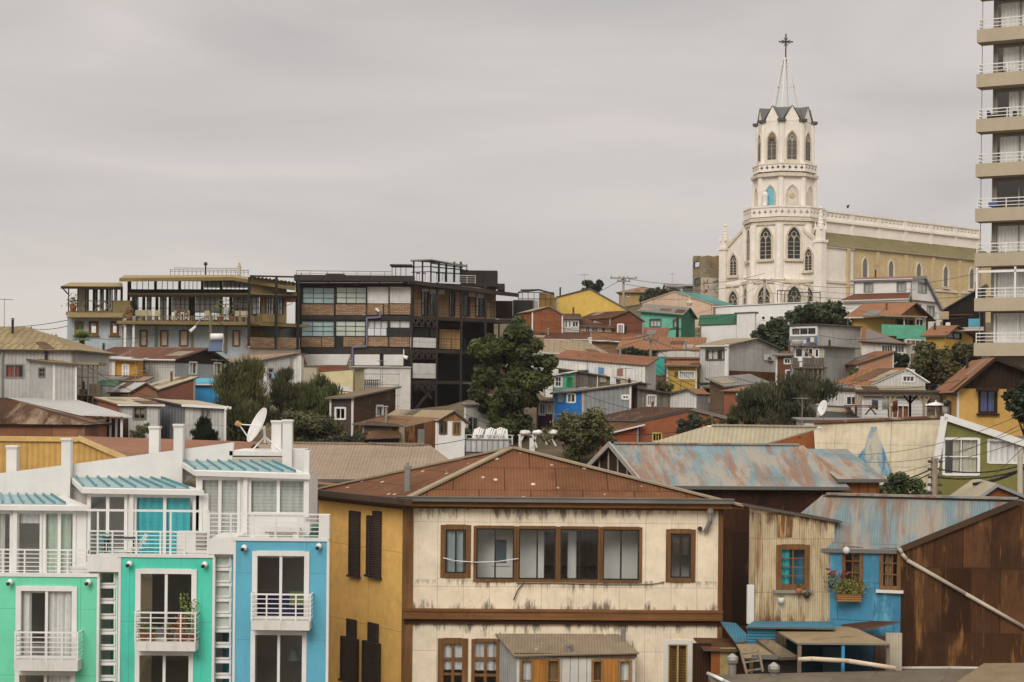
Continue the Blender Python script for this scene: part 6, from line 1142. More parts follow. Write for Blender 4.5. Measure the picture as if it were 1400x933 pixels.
# balcony side
Zf = [zat(600,y,156) for y in (433.5,478.5,520.5)]
m = MB()
for k,z in enumerate(Zf): m.hexa([g.w(0,z-.3,.4),g.w(g.L*(1,.86,.8)[k],z-.3,.4),g.w(g.L*(1,.86,.8)[k],z-.3,-4.4),g.w(0,z-.3,-4.4),g.w(0,z,.4),g.w(g.L*(1,.86,.8)[k],z,.4),g.w(g.L*(1,.86,.8)[k],z,-4.4),g.w(0,z,-4.4)])
m.build('balcony_slab', surf('#3a322d',var=.3), B)
z0 = zat(563,381,155); m = MB(); m.slab([g.w(-.8,z0-.2,.9),g.w(g.L+.8,z0-.9,.9),g.w(g.L+.8,z0-.3,-5),g.w(-.8,z0+.2,-5)],.35,0,0); m.build('roof', BLK2, B)
gw = Fr(g.a-g.n*1.0, g.b-g.n*1.0); hs = []
for x0,y0,x1,y1,nx in ((576,398,586,432,2),(588,398,598,432,1),(614,399,622,433,2),(634,402,642,433,1),(650,404,662,433,2)): hs.append(window(B, gw, x0,y0,x1,y1, fm=DKWOOD, nx=nx, ny=2, fw=.08, curt=(CURT,[(0,.4)])))
m = MB(); t0,zz0,t1_,zz1 = gw.rect(566,389,678,433.5); gw.panel(m, [(t0,Zf[0]),(t1_,Zf[0]),(t1_,zz1-.2),(t0,zz1)], hs); m.build('timber_wall', surf('#b08a62',var=.3,wood=.3,seam=(.55,4,0),seamv=.45,mortar=.03), B)
for x0,x1,y0,y1 in ((577,586,395,399),(588,598,396,402),(600,608,396,403),(641,651,400,406),(653,662,402,408)): m = MB(); gw.box(m, x0,y0,x1,y1,.03,.1); m.build('white_panel', WPAN, B)
m = MB(); gw.box(m, 601,451,632,477.5,-.1,0); m.build('timber_wall', surf('#c79c66',var=.2,wood=.3,seam=(.5,4,0),seamv=.35,mortar=.03), B)
m = MB(); gw.box(m, 566,449,586,462,-.1,0); gw.box(m, 588,450,597,461,-.1,0); m.build('inner_window', plain('#4d4f4c',rough=.15), B)
for y0,y1 in ((462,475.5),(497,517.5)): m = MB(); g.box(m, 562,y0,597,y1,.3,.42); m.build('white_panel', surf('#c6c4bf',var=.06,seam=(9,.95,0),seamv=.02,mortar=.02), B)
m = MB()
for q_ in (563.5,597.5,631,664): g.box(m, q_-.9,386,q_+.9,575,.3,.5)
m.build('post', BLK2, B)
for y0,y1 in ((436,446),(480,490),(523,533)):
    m = MB()
    for k in range(4): x_ = 564+k*8.5; m.beam(g.p(x_,y0,.4),g.p(x_+4.2,y1,.4),.14); m.beam(g.p(x_+4.2,y1,.4),g.p(x_+8.5,y0,.4),.14)
    g.box(m, 563,y1,598,y1+1.2,.3,.5); m.build('truss', BLK2, B)
m = MB(); m.beam(g.p(598,523,.3),g.p(566,562,.3),.2); m.beam(g.p(566,523,.3),g.p(590,545,.3),.2); m.build('brace', BLK2, B)
railing(B, g, 565,418,676,433, .35, 4, [565,590,615,640,676], mat=BLACKM); railing(B, g, 598,464,636,478, .35, 4, mat=BLACKM)
railing(B, f, 405,371,535,377, .4, 2, [405,424,448,470,488,507,526], mat=plain('#6a6662'))
m = MB(); a1, b1 = f.p(445,374,-2), f.p(470,376,-2); m.box(a1.x,b1.x,a1.y,a1.y+3,b1.z-.6,a1.z); m.build('roof_hatch', BLK2, B)
m = MB(); f.box(m, 411.6,373,412.6,376,-.5,-.4); m.build('roof_pipe', BLACKM, B)
# glazed rooftop room and black boxes
fr1 = Fr(P2(563,157,370),P2(589,156,370)); fr2 = Fr(P2(589,156,370),P2(634,161,370)); m = MB()
for q_,fr_ in ((565,fr1),(577,fr1),(588.5,fr1),(601,fr2),(611,fr2),(622,fr2),(631,fr2)): fr_.box(m, q_-.5,358,q_+.5,386,-.1,.05)
for y_ in (357,365,372): fr1.box(m, 562,y_-.5,589,y_+.5,-.06,.08)
m.beam(fr2.p(589,357,.05),fr2.p(636,364,.05),.16); m.beam(fr2.p(589,365,.02),fr2.p(633,369,.02),.1); m.beam(fr2.p(589,372,.02),fr2.p(633,375,.02),.1); m.beam(fr2.p(589,360,.05),fr2.p(632,366,.05),.1)
for q_ in (536,541,548,555): f.box(m, q_-.4,363,q_+.4,377,-2,-1.9)
f.box(m, 533,361.5,563,363.5,-3.5,-1.2); pg = m.build('rooftop_frame', BLACKM, B)
m = MB(); m.slab([fr1.p(561,355.6,.6),fr1.p(589,354.4,.6),fr2.p(638,364,.5),fr2.p(634,361.5,-3),fr1.p(563,355,-4)],.1,0,0); m.build('roof', plain('#8d867d'), pg)
m = MB(); fr2.poly = None; m.poly([fr2.p(589,358,-.03),fr2.p(631,366,-.03),fr2.p(631,388,-.03),fr2.p(589,386,-.03)]); m.build('glass_panel', GLASS, pg)
f3 = front(160); m = MB(); f3.box(m, 640,370,680,392,-4,0); f3.box(m, 630,369,640,392,-4,-.2); f3.box(m, 680,388,690,397,-4,.2); m.build('roof_box', BLK, B); m = MB(); f3.box(m, 637.6,361,638.8,372,-.4,-.2); m.build('flue', BLACKM, B)
railing(B, front(158.5), 627,377,650,388, 0, 4, mat=plain('#bdb8b0')); 
for k,x_ in enumerate((569,577,596,604)): m = MB(); f4 = front(157.5) ; f4.box(m, x_,373,x_+5,374,-.5,0); f4.box(m, x_+.5,374,x_+1,384,-.1,0); f4.box(m, x_+4,374,x_+4.5,384,-.1,0); m.build('roof_table', BLACKM, B)
# black fence to the right with the cage
c = P(705,425,163); o = thing('black_screen_wall','black board screen wall on a bridge right of the black building','wall',(c.x,163,ground(c.x,163))); f5 = front(163); m = MB(); f5.box(m, 672,411.5,701,436,-.2,0); f5.box(m, 701.3,410.5,729,436.5,-.2,-.02); m.build('wall', BLK, o); m = MB(); f5.box(m, 640,436.7,732,441,-3,.1); m.build('deck', BLACKM, o); m = MB()
for q_ in (682,700,715,727): f5.box(m, q_-1,441,q_+1,480,-.3,0)
m.build('post', BLACKM, o)
c = P(735,412,166); o = thing('roof_cage','black steel cage room with glass on the roof beside yellow hall','frame',P(735,425,166)); f5 = front(165); m = MB()
for q_ in (709,714,722,730,738,746,753): f5.box(m, q_-.4,400,q_+.4,428,-.1,0)
for y_ in (400,409): f5.box(m, 708,y_-.5,757,y_+.5,-.1,.02)
m.beam(f5.p(709,400),P(737,396.5,168),.14); m.beam(f5.p(757,402),P(737,396.5,168),.14); m.beam(P(712,397,169),P(737,396.5,168),.14); m.build('frame', BLACKM, o); m = MB(); front(168).box(m, 737,401,758,428,-.2,0); m.build('wall', surf('#8d6a34',var=.2), o); m = MB(); f5.box(m, 716,411,736,428,-2,-1.9); m.build('glass_panel', plain('#a9a59c',rough=.2), o)
# ---------------------------------------------------------------- the restaurant with decks
Rr = thing('restaurant','long ochre and pale blue timber restaurant with glazed decks','building',(P(250,440,152).x,154,ground(P(250,440,152).x,154)))
OCE = surf('#84714a',var=.15,streak=('#5d4c2a',.35)); OCE2 = surf('#a18b60',.85,var=.12); fL = Fr(P2(92,150,440),P2(168,150,440)); fM = Fr(P2(168,150,440),P2(342,150,440)); fN = Fr(P2(342,150,440),P2(410,153,440))
hs = [window(Rr, fL, x0,439.5,x1,458.5, fm=BROWNV, fw=.2, nx=1, sill=BROWN, curt=cu) for x0,x1,cu in ((102.5,114,(CURTG,[(0,1)],.0)),(121.5,134.5,(CURTW,[(0,1)],.72)),(151,162.5,(CURTW,[(0,1)],.72)))]
m = MB(); zb = zat(130,490,150)-1; t0,_ = fL.sz(92,450); fL.panel(m, [(0,zb),(fL.L,zb),(fL.L,zat(130,433,150)),(0,zat(130,433,150))], hs); m.poly([fL.w(0,zb),fL.w(0,zat(130,433,150)),fL.w(0,zat(130,433,150),-8),fL.w(0,zb,-8)]); m.build('wall', BLUEGW, Rr)
hs = [window(Rr, fM, x0,451.5,x1,474, fm=BROWNV, fw=.12, nx=1, gm=surf('#c9bba2',var=.1)) for x0,x1 in ((191,201.5),(219,230),(245,257.5),(318,328))]
m = MB(); fM.panel(m, [(0,zb),(fM.L,zb),(fM.L,zat(250,446,150)),(0,zat(250,446,150))], hs); m.build('wall', BLUEGW, Rr); m = MB()
for q_ in (168.5,213,262,308): fM.box(m, q_-1.5,447,q_+1.5,482,.02,.2)
m.build('corner_board', surf('#857c66',wood=.3), Rr); m = MB(); fM.box(m, 169,435,172.5,481,1.4,1.6); fM.box(m, 181,433,184,481,1.4,1.6); m.build('white_post', WHITE2, Rr)
m = MB(); m.slab([fL.p(91.5,433.5,1.1),fL.p(168,433.5,1.1),fL.p(170,426,0),fL.p(93,426,0)],.1); m.build('awning', [OCE2,OCE], Rr)
# left veranda
zd = zat(130,427,150); m = MB(); fL.bx(m, -.05,zd-.3,fL.L+.3,zd,-6,.3); m.build('deck', OCE, Rr)
fV = Fr(fL.a-fL.n*1.6, fL.b-fL.n*1.6); hs = [window(Rr, fV, x0,395,x1,427,fm=DKWOOD,nx=nx,fw=.08,curt=cu) for x0,x1,nx,cu in ((120,128,1,None),(132,146,2,(CURTW,[(.2,.6)])),(147,166,2,(CURTW,[(0,.2),(.5,.7)])))]
m = MB(); t0,z0,t1,z1 = fV.rect(107,393,168,427.5); fV.panel(m, [(t0,z0),(t1,z0),(t1,z1),(t0,z1)], hs); m.build('veranda_wall', surf('#b3a891',var=.15), Rr)
m = MB()
for q_ in (93.5,106,117,129,141,153,166): fL.box(m, q_-.5,393,q_+.5,427,.05,.2)
m.build('veranda_post', DKWOOD, Rr); m = MB(); fL.box(m, 93,411,153,412,.08,.18); fL.box(m, 93,425,153,426,.08,.18)
for x0,x1 in ((106,117),(129,141),(143,152)): m.beam(fL.p(x0,412,.13),fL.p(x1,425.5,.13),.1); m.beam(fL.p(x1,412,.13),fL.p(x0,425.5,.13),.1)
m.build('veranda_railing', TIMBER, Rr); m = MB(); fL.box(m, 154,411,178,427,-1.0,.3); m.build('solid_parapet', OCE, Rr)
m = MB(); m.slab([fL.p(83,391.5,1.4),fL.p(168,392,1.4),fL.p(167,386.5,-3.5),fL.p(96,386.5,-3.5)],.22); m.build('veranda_roof', [OCE2,DKWOOD], Rr); m = MB(); m.beam(fL.p(84,392,1.3),fL.p(92.5,402,.2),.08); m.build('gutter_pipe', DKWOOD, Rr)
# main glazed hall
zd = zat(250,441,150); m = MB(); fM.bx(m, -.1,zd-.25,fM.L,zd,-9,1.9); fN.bx(m, 0.002,zd-.25,fN.L,zd,-7,1.6); m.build('deck', OCE, Rr)
m = MB(); fM.box(m, 168,441.5,342,444,1.75,1.92); fN.box(m, 342.5,441.5,408,444,1.5,1.62); m.build('deck_edge', surf('#7d6a40'), Rr)
fG = Fr(fM.a-fM.n*2.2, fM.b-fM.n*2.2); hs = []
GW = [(176,404,196,439,3,2,(plain('#5d8a86'),[(.1,.6)])),(196.8,404,214,439,2,2,(CURT,[(.1,.6)])),(214.8,404,232,439,2,2,(CURT,[(.1,.8)])),(232.8,404,260,439,4,3,(WHITE,[(0,1)],.35)),(265,404,302,439,5,3,(WHITE,[(0,1)],.3)),(302.8,404,315,439,2,3,None),(316,404,341,432,3,3,(CURTW,[(0,1)]))]
hs = [window(Rr, fG, *w[:4], fm=DKWOOD, nx=w[4], ny=w[5], fw=.1, curt=w[6]) for w in GW]
CW = [(178,383.5,212,397,4),(213,383.5,245,397,4),(246,383.5,276,397,5),(277,383.5,302,397,4),(303,383.8,340,397,6)]
hs2 = [window(Rr, fG, *w[:4], fm=DKWOOD, nx=w[4], fw=.08, curt=(WHITE,[(0,1)],.2) if k > 2 else None) for k, w in enumerate(CW)]
m = MB(); t0,z0,t1,z1 = fG.rect(174,381,343,441); fG.panel(m, [(t0,z0),(t1,z0),(t1,z1),(t0,z1)], hs+hs2); m.build('glazed_wall', surf('#4f4634',wood=.3), Rr)
hs = [window(Rr, fN, x0,404,x1,431, fm=DKWOOD, nx=nx, ny=3, fw=.08, curt=(CURTW,[(0,1)])) for x0,x1,nx in ((344,357,2),(363,375,3),(376,387,3))]
m = MB(); t0,z0,t1,z1 = fN.rect(342.5,383,392,442); fN.panel(m, [(t0,z0),(t1,z0),(t1,z1),(t0,z1)], hs); m.build('glazed_wall', OCE, Rr)
m = MB(); m.slab([fM.p(174,402.5,.6),fM.p(343,402.5,.6),fM.p(343,399,-2.2),fM.p(177,399,-2.2)],.25); m.slab([fN.p(343,402.5,1),fN.p(407,404.5,.8),fN.p(405,399.5,-1.5),fN.p(343,398.8,-1.5)],.25); m.build('eave', [OCE,DKWOOD], Rr)
m = MB(); m.slab([fM.p(163,380.5,1.2),fM.p(318,378.8,1.2),fM.p(318,376,-7),fM.p(170,376.5,-7)],.3); m.slab([fM.p(318.2,378.8,1.2),fN.p(404,393,1.2),fN.p(404,387,-7),fM.p(318.2,376,-7)],.3); m.build('roof', [OCE2,OCE], Rr)
m = MB(); 
for k in range(12): x_ = 343+k*5.2; y_ = 380.5+k*.75; m.beam(fN.p(x_,y_-1.4,.8),fN.p(x_+.5,y_-2.2,-4),.18)
m.beam(fN.p(342,379.5,.9),fN.p(406,388.5,.9),.14); m.beam(fN.p(342,377.5,-4),fN.p(406,379,-4),.14); m.build('pergola_beam', DKWOOD, Rr)
m = MB(); 
for q_,fr_ in ((341.5,fN),(378.5,fN),(408.5,fN)): fr_.box(m, q_-.9,379,q_+.9,478,1.7,1.95)
m.build('steel_post', BLACKM, Rr)
m = MB(); f6 = Fr(fM.a-fM.n*3, fM.b-fM.n*3); f6.box(m, 232,369,340,369.8,-.05,.05); f6.box(m, 232,371.6,340,372.2,-.04,.04)
for k in range(19): x_ = 233+k*5.9; f6.box(m, x_-.3,369,x_+.3,377,-.04,.04)
f6.box(m, 238,366.6,330,367.4,-2.1,-2.0); m.build('roof_railing', plain('#8a8272'), Rr)
m = MB(); e_ = f6.p(281,376,0); m.cyl(e_, e_+V((0,0,.9)), .07); m.lathe(e_+V((0,0,.8)), [(.05,0),(.2,.1),(.12,.3)],8); m.build('weather_vane', BLACKM, Rr); m = MB(); e_ = f6.p(327,377,0); m.cyl(e_, e_+V((0,0,.85)), .17); m.cyl(e_+V((0,0,.85)), e_+V((0,0,1.1)), .1); m.build('flue', surf('#b8b0a0'), Rr)
railing(Rr, fM, 169,433,341,441, 1.82, 3, [169,183,205,227,249,262,284,306,328,341], mat=TIMBER, vbars=60)
m = MB(); fN.box(m, 360,430,391,441,.4,1.5); m.build('solid_parapet', OCE, Rr); m = MB(); fN.box(m, 389,404,404,413,-.6,0); m.build('ochre_box', surf('#b08a4e'), Rr)
m = MB(); fN.box(m, 342,450,362,460.8,-1,-.2); m.build('timber_panel', surf('#8d6232',seam=(1,.5),seamv=.5,mortar=.05), Rr); m = MB(); fN.box(m, 362.2,444,410,462,-4,-3); m.build('under_wall', surf('#8f9693'), Rr)
for x0,x1 in ((339,378),(379.5,410)): m = MB(); fN.box(m, x0,461.5,x1,476,.6,1.0); m.build('brick_panel', BRICK, Rr)
m = MB(); fN.box(m, 339,476.3,411,500,.3,.8); m.build('plinth', surf('#a89c88',var=.15), Rr)
WH = P(249,431,148.6); o = thing('ship_wheel','wooden ship wheel standing on the restaurant deck','decoration',(WH.x,148.6,zd)); m = MB(); n_ = 20
for k in range(n_): t,u = 2*math.pi*k/n_,2*math.pi*(k+1)/n_; m.beam(WH+V((.5*math.cos(t),0,.5*math.sin(t))),WH+V((.5*math.cos(u),0,.5*math.sin(u))),.1)
for k in range(8): t = math.pi*k/4; m.beam(WH,WH+V((.68*math.cos(t),0,.68*math.sin(t))),.05)
m.build('wheel', surf('#6d5238'), o); m = MB(); m.beam(WH+V((0,.12,-.0)),V((WH.x,148.8,zd)),.12); m.build('stand', surf('#6d5238'), o)
deck_ch = None
def deck_chair():
    o = thing('deck_chair','cream chair','chair',(0,0,0),'cream chairs along the restaurant deck'); W_ = plain('#a89a78')
    m = MB(); m.box(-.25,.25,-.25,.25,.42,.47); m.build('seat', W_, o); m = MB(); m.box(-.25,.25,.22,.27,.47,.95); m.build('backrest', W_, o)
    for sx in (-.22,.22):
        for sy in (-.22,.22): m = MB(); m.box(sx-.025,sx+.025,sy-.025,sy+.025,0,.42); m.build('leg', W_, o)
    return o
dc = deck_chair()
LB = ['cream deck chair by the terracotta pot at left end of the deck','cream deck chair next to the teal curtain','cream deck chair just left of the middle posts','cream deck chair right of the middle posts','cream deck chair beside the ship wheel, left of it','cream deck chair beside the ship wheel, right of it','cream deck chair under the street lamp','first cream chair after the planted pots','second cream chair after the planted pots','third cream chair, by the solid ochre parapet']
for k,px_ in enumerate((188,197,206,216,241,257,285,326,333,341)):
    q_ = dc if k == 0 else copy_tree(dc); e_ = P(px_,440,148.8); q_.location = (e_.x,148.9,zd); q_.rotation_euler.z = random.uniform(2.6,3.6); q_['label'] = LB[k]
for k,(px_,s_,lb,dk_,lt_) in enumerate(((176,1.0,'terracotta pot at the left corner of the restaurant deck','#3a4426','#8a6a44'),(301,1.3,'terracotta pot with tall grass on the restaurant deck','#3c4a26','#8a9058'),(317,1.5,'big terracotta pot with dark bush on the restaurant deck','#22281a','#565a38'),(100,1.0,'orange pot in the corner of the left veranda','#5a5030','#8a6a3c'))):
    e_ = P(px_,440,148.9) if k < 3 else P(px_,426,149.9); z_ = zd if k < 3 else zat(130,427,150)
    o = thing('potted_plant', lb, 'plant', (e_.x,e_.y,z_)); m = MB(); m.lathe((e_.x,e_.y,z_),[(.2,0),(.3,.4),(.33,.45),(.28,.5)],10); m.build('pot', TERRA, o, True); m = MB()
    for _ in range(160): leaf_quad(m, V((e_.x+random.gauss(0,.22*s_),e_.y+random.gauss(0,.15),z_+.45+abs(random.gauss(0,.45*s_)))), rvec()+V((0,-.4,.4)), .1)
    m.build('foliage', leaf_mat(dk_,lt_), o)
# ---------------------------------------------------------------- tower of flats at the right
TA, TB_ = P2(1333,110,300), P2(1480,106.8,300); TB_ = TA+(TB_-TA)*2.1; ft = Fr(TA,TB_); cq = (ft.a+ft.b)/2-ft.n*4
T = thing('apartment_tower','tall beige apartment tower with stacked balconies at the right edge','building',(cq.x,cq.y,ground(cq.x,cq.y)))
SLAB = surf('#b3a48c',var=.08,grain=.12,streak=('#6f6252',.35,.5),rough=.85)
fwt = Fr(ft.a+ft.e*.75-ft.n*1.15, ft.b-ft.n*1.15); zbt = ground(cq.x,cq.y)-.5; FLZ = [487-61.2*k for k in range(10)]
hs = []
CURX = surf('#f0ebe0',var=.06,corr=.2,cd=.03,rough=.9); CUS = [(CURX,[(0,.46),(.5,1)]),(CURX,[(0,.45),(.5,.95)]),(CURX,[(0,.95)]),(CURX,[(.3,.48),(.52,.75)]),(CURX,[(.02,.98)]),(CURX,[(.12,.98)]),(CURX,[(.05,.98)]),(CURX,[(.02,.98)]),(CURX,[(.02,.98)]),(CURX,[(.02,.98)])]
for k in range(9):
    zt_ = zat(1333,FLZ[k],110); zs = zt_+.86; zn = zat(1333,FLZ[k+1],110)
    hs.append(window(T, fwt, 0,0,0,0, r=(.22,zs,5.9,zn-.12), fm=WMET if k < 2 else surf('#8f8a80'), nx=4, fw=.09, mw=.09, curt=CUS[k]))
    hs.append(window(T, fwt, 0,0,0,0, r=(6.5,zs,fwt.L-.4,zn-.12), fm=WMET, nx=5, fw=.09, mw=.09, curt=CUS[(k*3)%9]))
m = MB(); zt_ = zat(1333,FLZ[9],110)+.8; fwt.panel(m, [(0,zbt),(fwt.L,zbt),(fwt.L,zt_),(0,zt_)], hs); m.poly([fwt.w(0,zbt),fwt.w(0,zt_),fwt.w(0,zt_,-9),fwt.w(0,zbt,-9)]); m.poly([fwt.w(fwt.L,zbt),fwt.w(fwt.L,zt_),fwt.w(fwt.L,zt_,-9),fwt.w(fwt.L,zbt,-9)]); m.poly([fwt.w(0,zbt,-9),fwt.w(0,zt_,-9),fwt.w(fwt.L,zt_,-9),fwt.w(fwt.L,zbt,-9)]); m.build('wall', surf('#857b6e',var=.1), T)
for k in range(10):
    z_ = zat(1333,FLZ[k],110); m = MB(); ft.bx(m, 0,z_,ft.L,z_+.82,-.16,0); ft.bx(m, 0.0,z_+.06,.16,z_+.82,-1.15,-.161); ft.bx(m, 0.002,z_+.0,ft.L,z_+.16,-1.2,-.162)
    o = m.build('balcony', SLAB, T); m = MB(); zr = z_+.82
    for q_,h in ((.62,.05),(.4,.035),(.18,.035)): ft.bx(m, .1,zr+q_-h,ft.L,zr+q_+h*.2,-.14,-.1); m.beam(ft.w(.12,zr+q_-.02,-.12),ft.w(.12,zr+q_-.02,-1.15),.04)
    for q_ in (.12,1.9,3.7,5.5,7.3,9.1,10.9,12.7): ft.bx(m, q_-.025,zr,q_+.025,zr+.62,-.145,-.095)
    m.build('railing', WMET, o)
    if k in (1,8): 
        m = MB(); zn = z_+61.2/2400*110-.05
        for q_ in (.12,2.5,5.0,7.5,10,12.4): ft.bx(m, q_-.06,zr,q_+.06,zn,-.2,-.08)
        ft.bx(m, .12,zn-.35,ft.L,zn-.2,-.2,-.08); m.build('enclosure_frame', WMET, o); m = MB(); m.poly([ft.w(.15,zr+.6,-.15),ft.w(ft.L,zr+.6,-.15),ft.w(ft.L,zn-.3,-.15),ft.w(.15,zn-.3,-.15)]); m.build('pane', GLASS, o)
m = MB(); z_ = zat(1333,FLZ[3],110); ft.bx(m, .75,z_+.95,1.3,z_+1.25,-.8,-.3); tag(m.build('bundle', plain('#3f62a8'), None, False, ft.w(1,z_+.9,-.5)), 'blue bundle behind a balcony rail of the tower', 'bundle')
for k,lb in ((5,'dark chair shape left on the balcony third from the top'),): m = MB(); z_ = zat(1333,FLZ[k],110); ft.bx(m, .6,z_+.83,1.5,z_+1.1,-.9,-.3); ft.bx(m, .6,z_+1.1,.7,z_+1.35,-.9,-.3); ft.bx(m, 2.2,z_+.83,2.4,z_+1.25,-.6,-.3); tag(m.build('lounge_seat', BLACKM, None, False, ft.w(1,z_+.83,-.5)), lb, 'seat')
m = MB(); m.cyl(ft.w(.25,zat(1333,487,110),-.4), ft.w(.25,zat(1333,0,110),-.4), .025, .025, 6); m.build('drain_line', GREYM, T)
# ---------------------------------------------------------------- the church
STONE = surf('#e9dfd2',var=.1,grain=.16,streak=('#8f7d62',.48,.5),patch=('#c2b196',.3,.5,1,1,.5),rough=.9); STONE2 = surf('#d3c6b0',var=.12,streak=('#7d6c52',.5,.6),rough=.9); OCHS = surf('#c4ad82',var=.12,streak=('#7d6840',.45,.6),patch=('#96804f',.3,.4,1,1,.6),rough=.9); LEAD = plain('#5b5a56',rough=.5); DARKG = plain('#2d2b2a',rough=.15,spec=.5)
TY = 205.0; tc = P(1072,300,TY); tx, ty = tc.x, tc.y
def zc_(py, Y=203): return zat(1072,py,Y)
dv = V((.76,.65)).normalized(); lv = V((dv.y,-dv.x))        # nave direction, right-hand side direction
CH = thing('church','tall cream stone church with octagonal bell tower and open spire','church',(tx,ty,ground(tx,ty)-.2))
fc = V((tx,ty))-dv*1.3-lv*.9
OCT0 = math.radians(-38)
def octf(ap, k):
    ang = OCT0+k*math.pi/4; n = V((math.sin(ang),-math.cos(ang))); e = V((-n.y,n.x)); h = ap*math.tan(math.pi/8); c = V((tx,ty))+n*ap
    return Fr(c-e*h, c+e*h)
def octring(m, ap, z0, z1, mi=0): 
    for k in range(8): q = octf(ap,k); m.poly([q.w(0,z0),q.w(q.L,z0),q.w(q.L,z1),q.w(0,z1)], mi)
def octcorn(m, ap, z0, z1, out):
    for k in range(8): q = octf(ap,k); q.bx(m, -out*.42,z0,q.L+out*.42,z1,-.4,out)
def lancet(par, fr, t0,z0,t1,z1, mat=DARKG, tracery=True, fw=.22, recess=.05, sill=True, name='lancet_window'):
    m = MB(); o = arch(t0-fw,z0,t1+fw,z1+fw*1.3); i_ = arch(t0,z0,t1,z1)
    for (a_,b_),(c_,d_) in zip(list(zip(o,o[1:]+o[:1])), list(zip(i_,i_[1:]+i_[:1]))):
        m.poly([fr.w(*a_,.16),fr.w(*b_,.16),fr.w(*d_,.10),fr.w(*c_,.10)]); m.poly([fr.w(*a_,0),fr.w(*b_,0),fr.w(*b_,.16),fr.w(*a_,.16)]); m.poly([fr.w(*c_,.10),fr.w(*d_,.10),fr.w(*d_,.01),fr.w(*c_,.01)])
    if sill: fr.bx(m, t0-fw*1.6,z0-.3,t1+fw*1.6,z0,0,.3)
    w_ = m.build(name, STONE2, par); m = MB(); pts = arch(t0,z0,t1,z1); m.poly([fr.w(x,y,.025) for x,y in pts]); m.build('pane', mat, w_)
    if tracery:
        m = MB(); tm = (t0+t1)/2; zs = z1-(t1-t0)*.86; fr.bx(m, tm-.05,z0,tm+.05,zs+.15,.03,.09); r_ = (t1-t0)*.2; cz = zs+(t1-t0)*.3; n_ = 10
        for k in range(n_): a_,b_ = 6.283*k/n_,6.283*(k+1)/n_; m.beam(fr.w(tm+r_*math.cos(a_),cz+r_*math.sin(a_),.06),fr.w(tm+r_*math.cos(b_),cz+r_*math.sin(b_),.06),.07)
        for s in (0,1):
            q0,q1 = (t0,tm) if s == 0 else (tm,t1); pp = arch(q0,z0,q1,zs+(q1-q0)*.35)[2:-1]
            for a_,b_ in zip(pp,pp[1:]): m.beam(fr.w(*a_,.06),fr.w(*b_,.06),.07)
        for k in range(1,5): z_ = z0+(zs-z0)*k/5; fr.bx(m, t0,z_-.025,t1,z_+.025,.03,.06)
        m.build('tracery', surf('#b5a993'), w_)
    return w_
def pierced(m, fr, t0,z0,t1,z1,n,th=.3,r=None):            # balustrade panel with pierced quatrefoils
    hs = []; st = (t1-t0)/n; r = r or min(st*.36,(z1-z0)*.34)
    for k in range(n):
        c_ = t0+st*(k+.5); d_ = (z0+z1)/2; hs.append([(c_+r*(1 if j%2 == 0 else .55)*math.cos(math.pi*j/4), d_+r*(1.15 if j%2 == 0 else .55)*math.sin(math.pi*j/4)) for j in range(8)])
    fr.panel(m, [(t0,z0),(t1,z0),(t1,z1),(t0,z1)], hs, out=0, reveal=th); fr.panel(m, [(t0,z0),(t1,z0),(t1,z1),(t0,z1)], hs, out=-th, reveal=.01)
    m.poly([fr.w(t0,z1,0),fr.w(t1,z1,0),fr.w(t1,z1,-th),fr.w(t0,z1,-th)])
gz_ = ground(tx,ty)-1
z385, z300, z286, z241, z226, z167, z147 = zc_(386), zc_(299), zc_(286.5), zc_(240), zc_(226), zc_(166.5), zc_(146)
m = MB(); octring(m, 4.45, gz_, z385+.1); octring(m, 4.15, z385, z300); octring(m, 3.25, z300-.2, z241+.2); octring(m, 2.95, z241, z167+.1)
for k in range(8): q = octf(4.15,k); m.poly([q.w(0,z300-.05),q.w(q.L,z300-.05),V((tx,ty,z300-.04))])
q8 = [octf(3.3,k) for k in range(8)]
for q in q8: m.poly([q.w(0,z241),q.w(q.L,z241),V((tx,ty,z241+.02))])
m.build('tower', STONE, CH)
m = MB(); 
for a_ in ((4.45, z385-.25, z385+.15, .18),(4.15, z300-.5, z300-.1, .35),(4.15, z300-.9, z300-.55, .18),(3.25, z241-.25, z241+.1, .4),(3.25, z300+.9, z300+1.1, .1),(2.95, z226-.1, z226+.15, .25)): m = MB(); octcorn(m, *a_); m.build('cornice', STONE2, CH)
m = MB()
for k in range(8): q = octf(4.4,k); pierced(m, q, 0,z300,q.L,z286,5); q.bx(m, 0,z286,q.L,z286+.2,-.4,.08); q = octf(3.45,k); pierced(m, q, 0,z241+.35,q.L,z226,4,.25); q.bx(m, 0,z226-.02,q.L,z226+.14,-.35,.08)
m.build('balustrade', STONE, CH)
m = MB()                                             # corner pilasters
for ap,z0,z1,w_ in ((4.45,gz_,z385-.25,.55),(4.15,z385+.15,z300-.9,.5),(3.25,z300,z241-.25,.35),(2.95,z226,z167,.34)):
    for k in range(8):
        q = octf(ap,k); e0 = q.w(0,z0,.0); c_ = V((e0.x-tx,e0.y-ty,0)).normalized(); p_ = V((e0.x,e0.y,z0))-c_*w_*.3; m.cyl(p_, V((p_.x,p_.y,z1)), w_, w_, 8)
m.build('pilaster', STONE, CH)
gab = MB(); rfm = MB(); tipz = z147
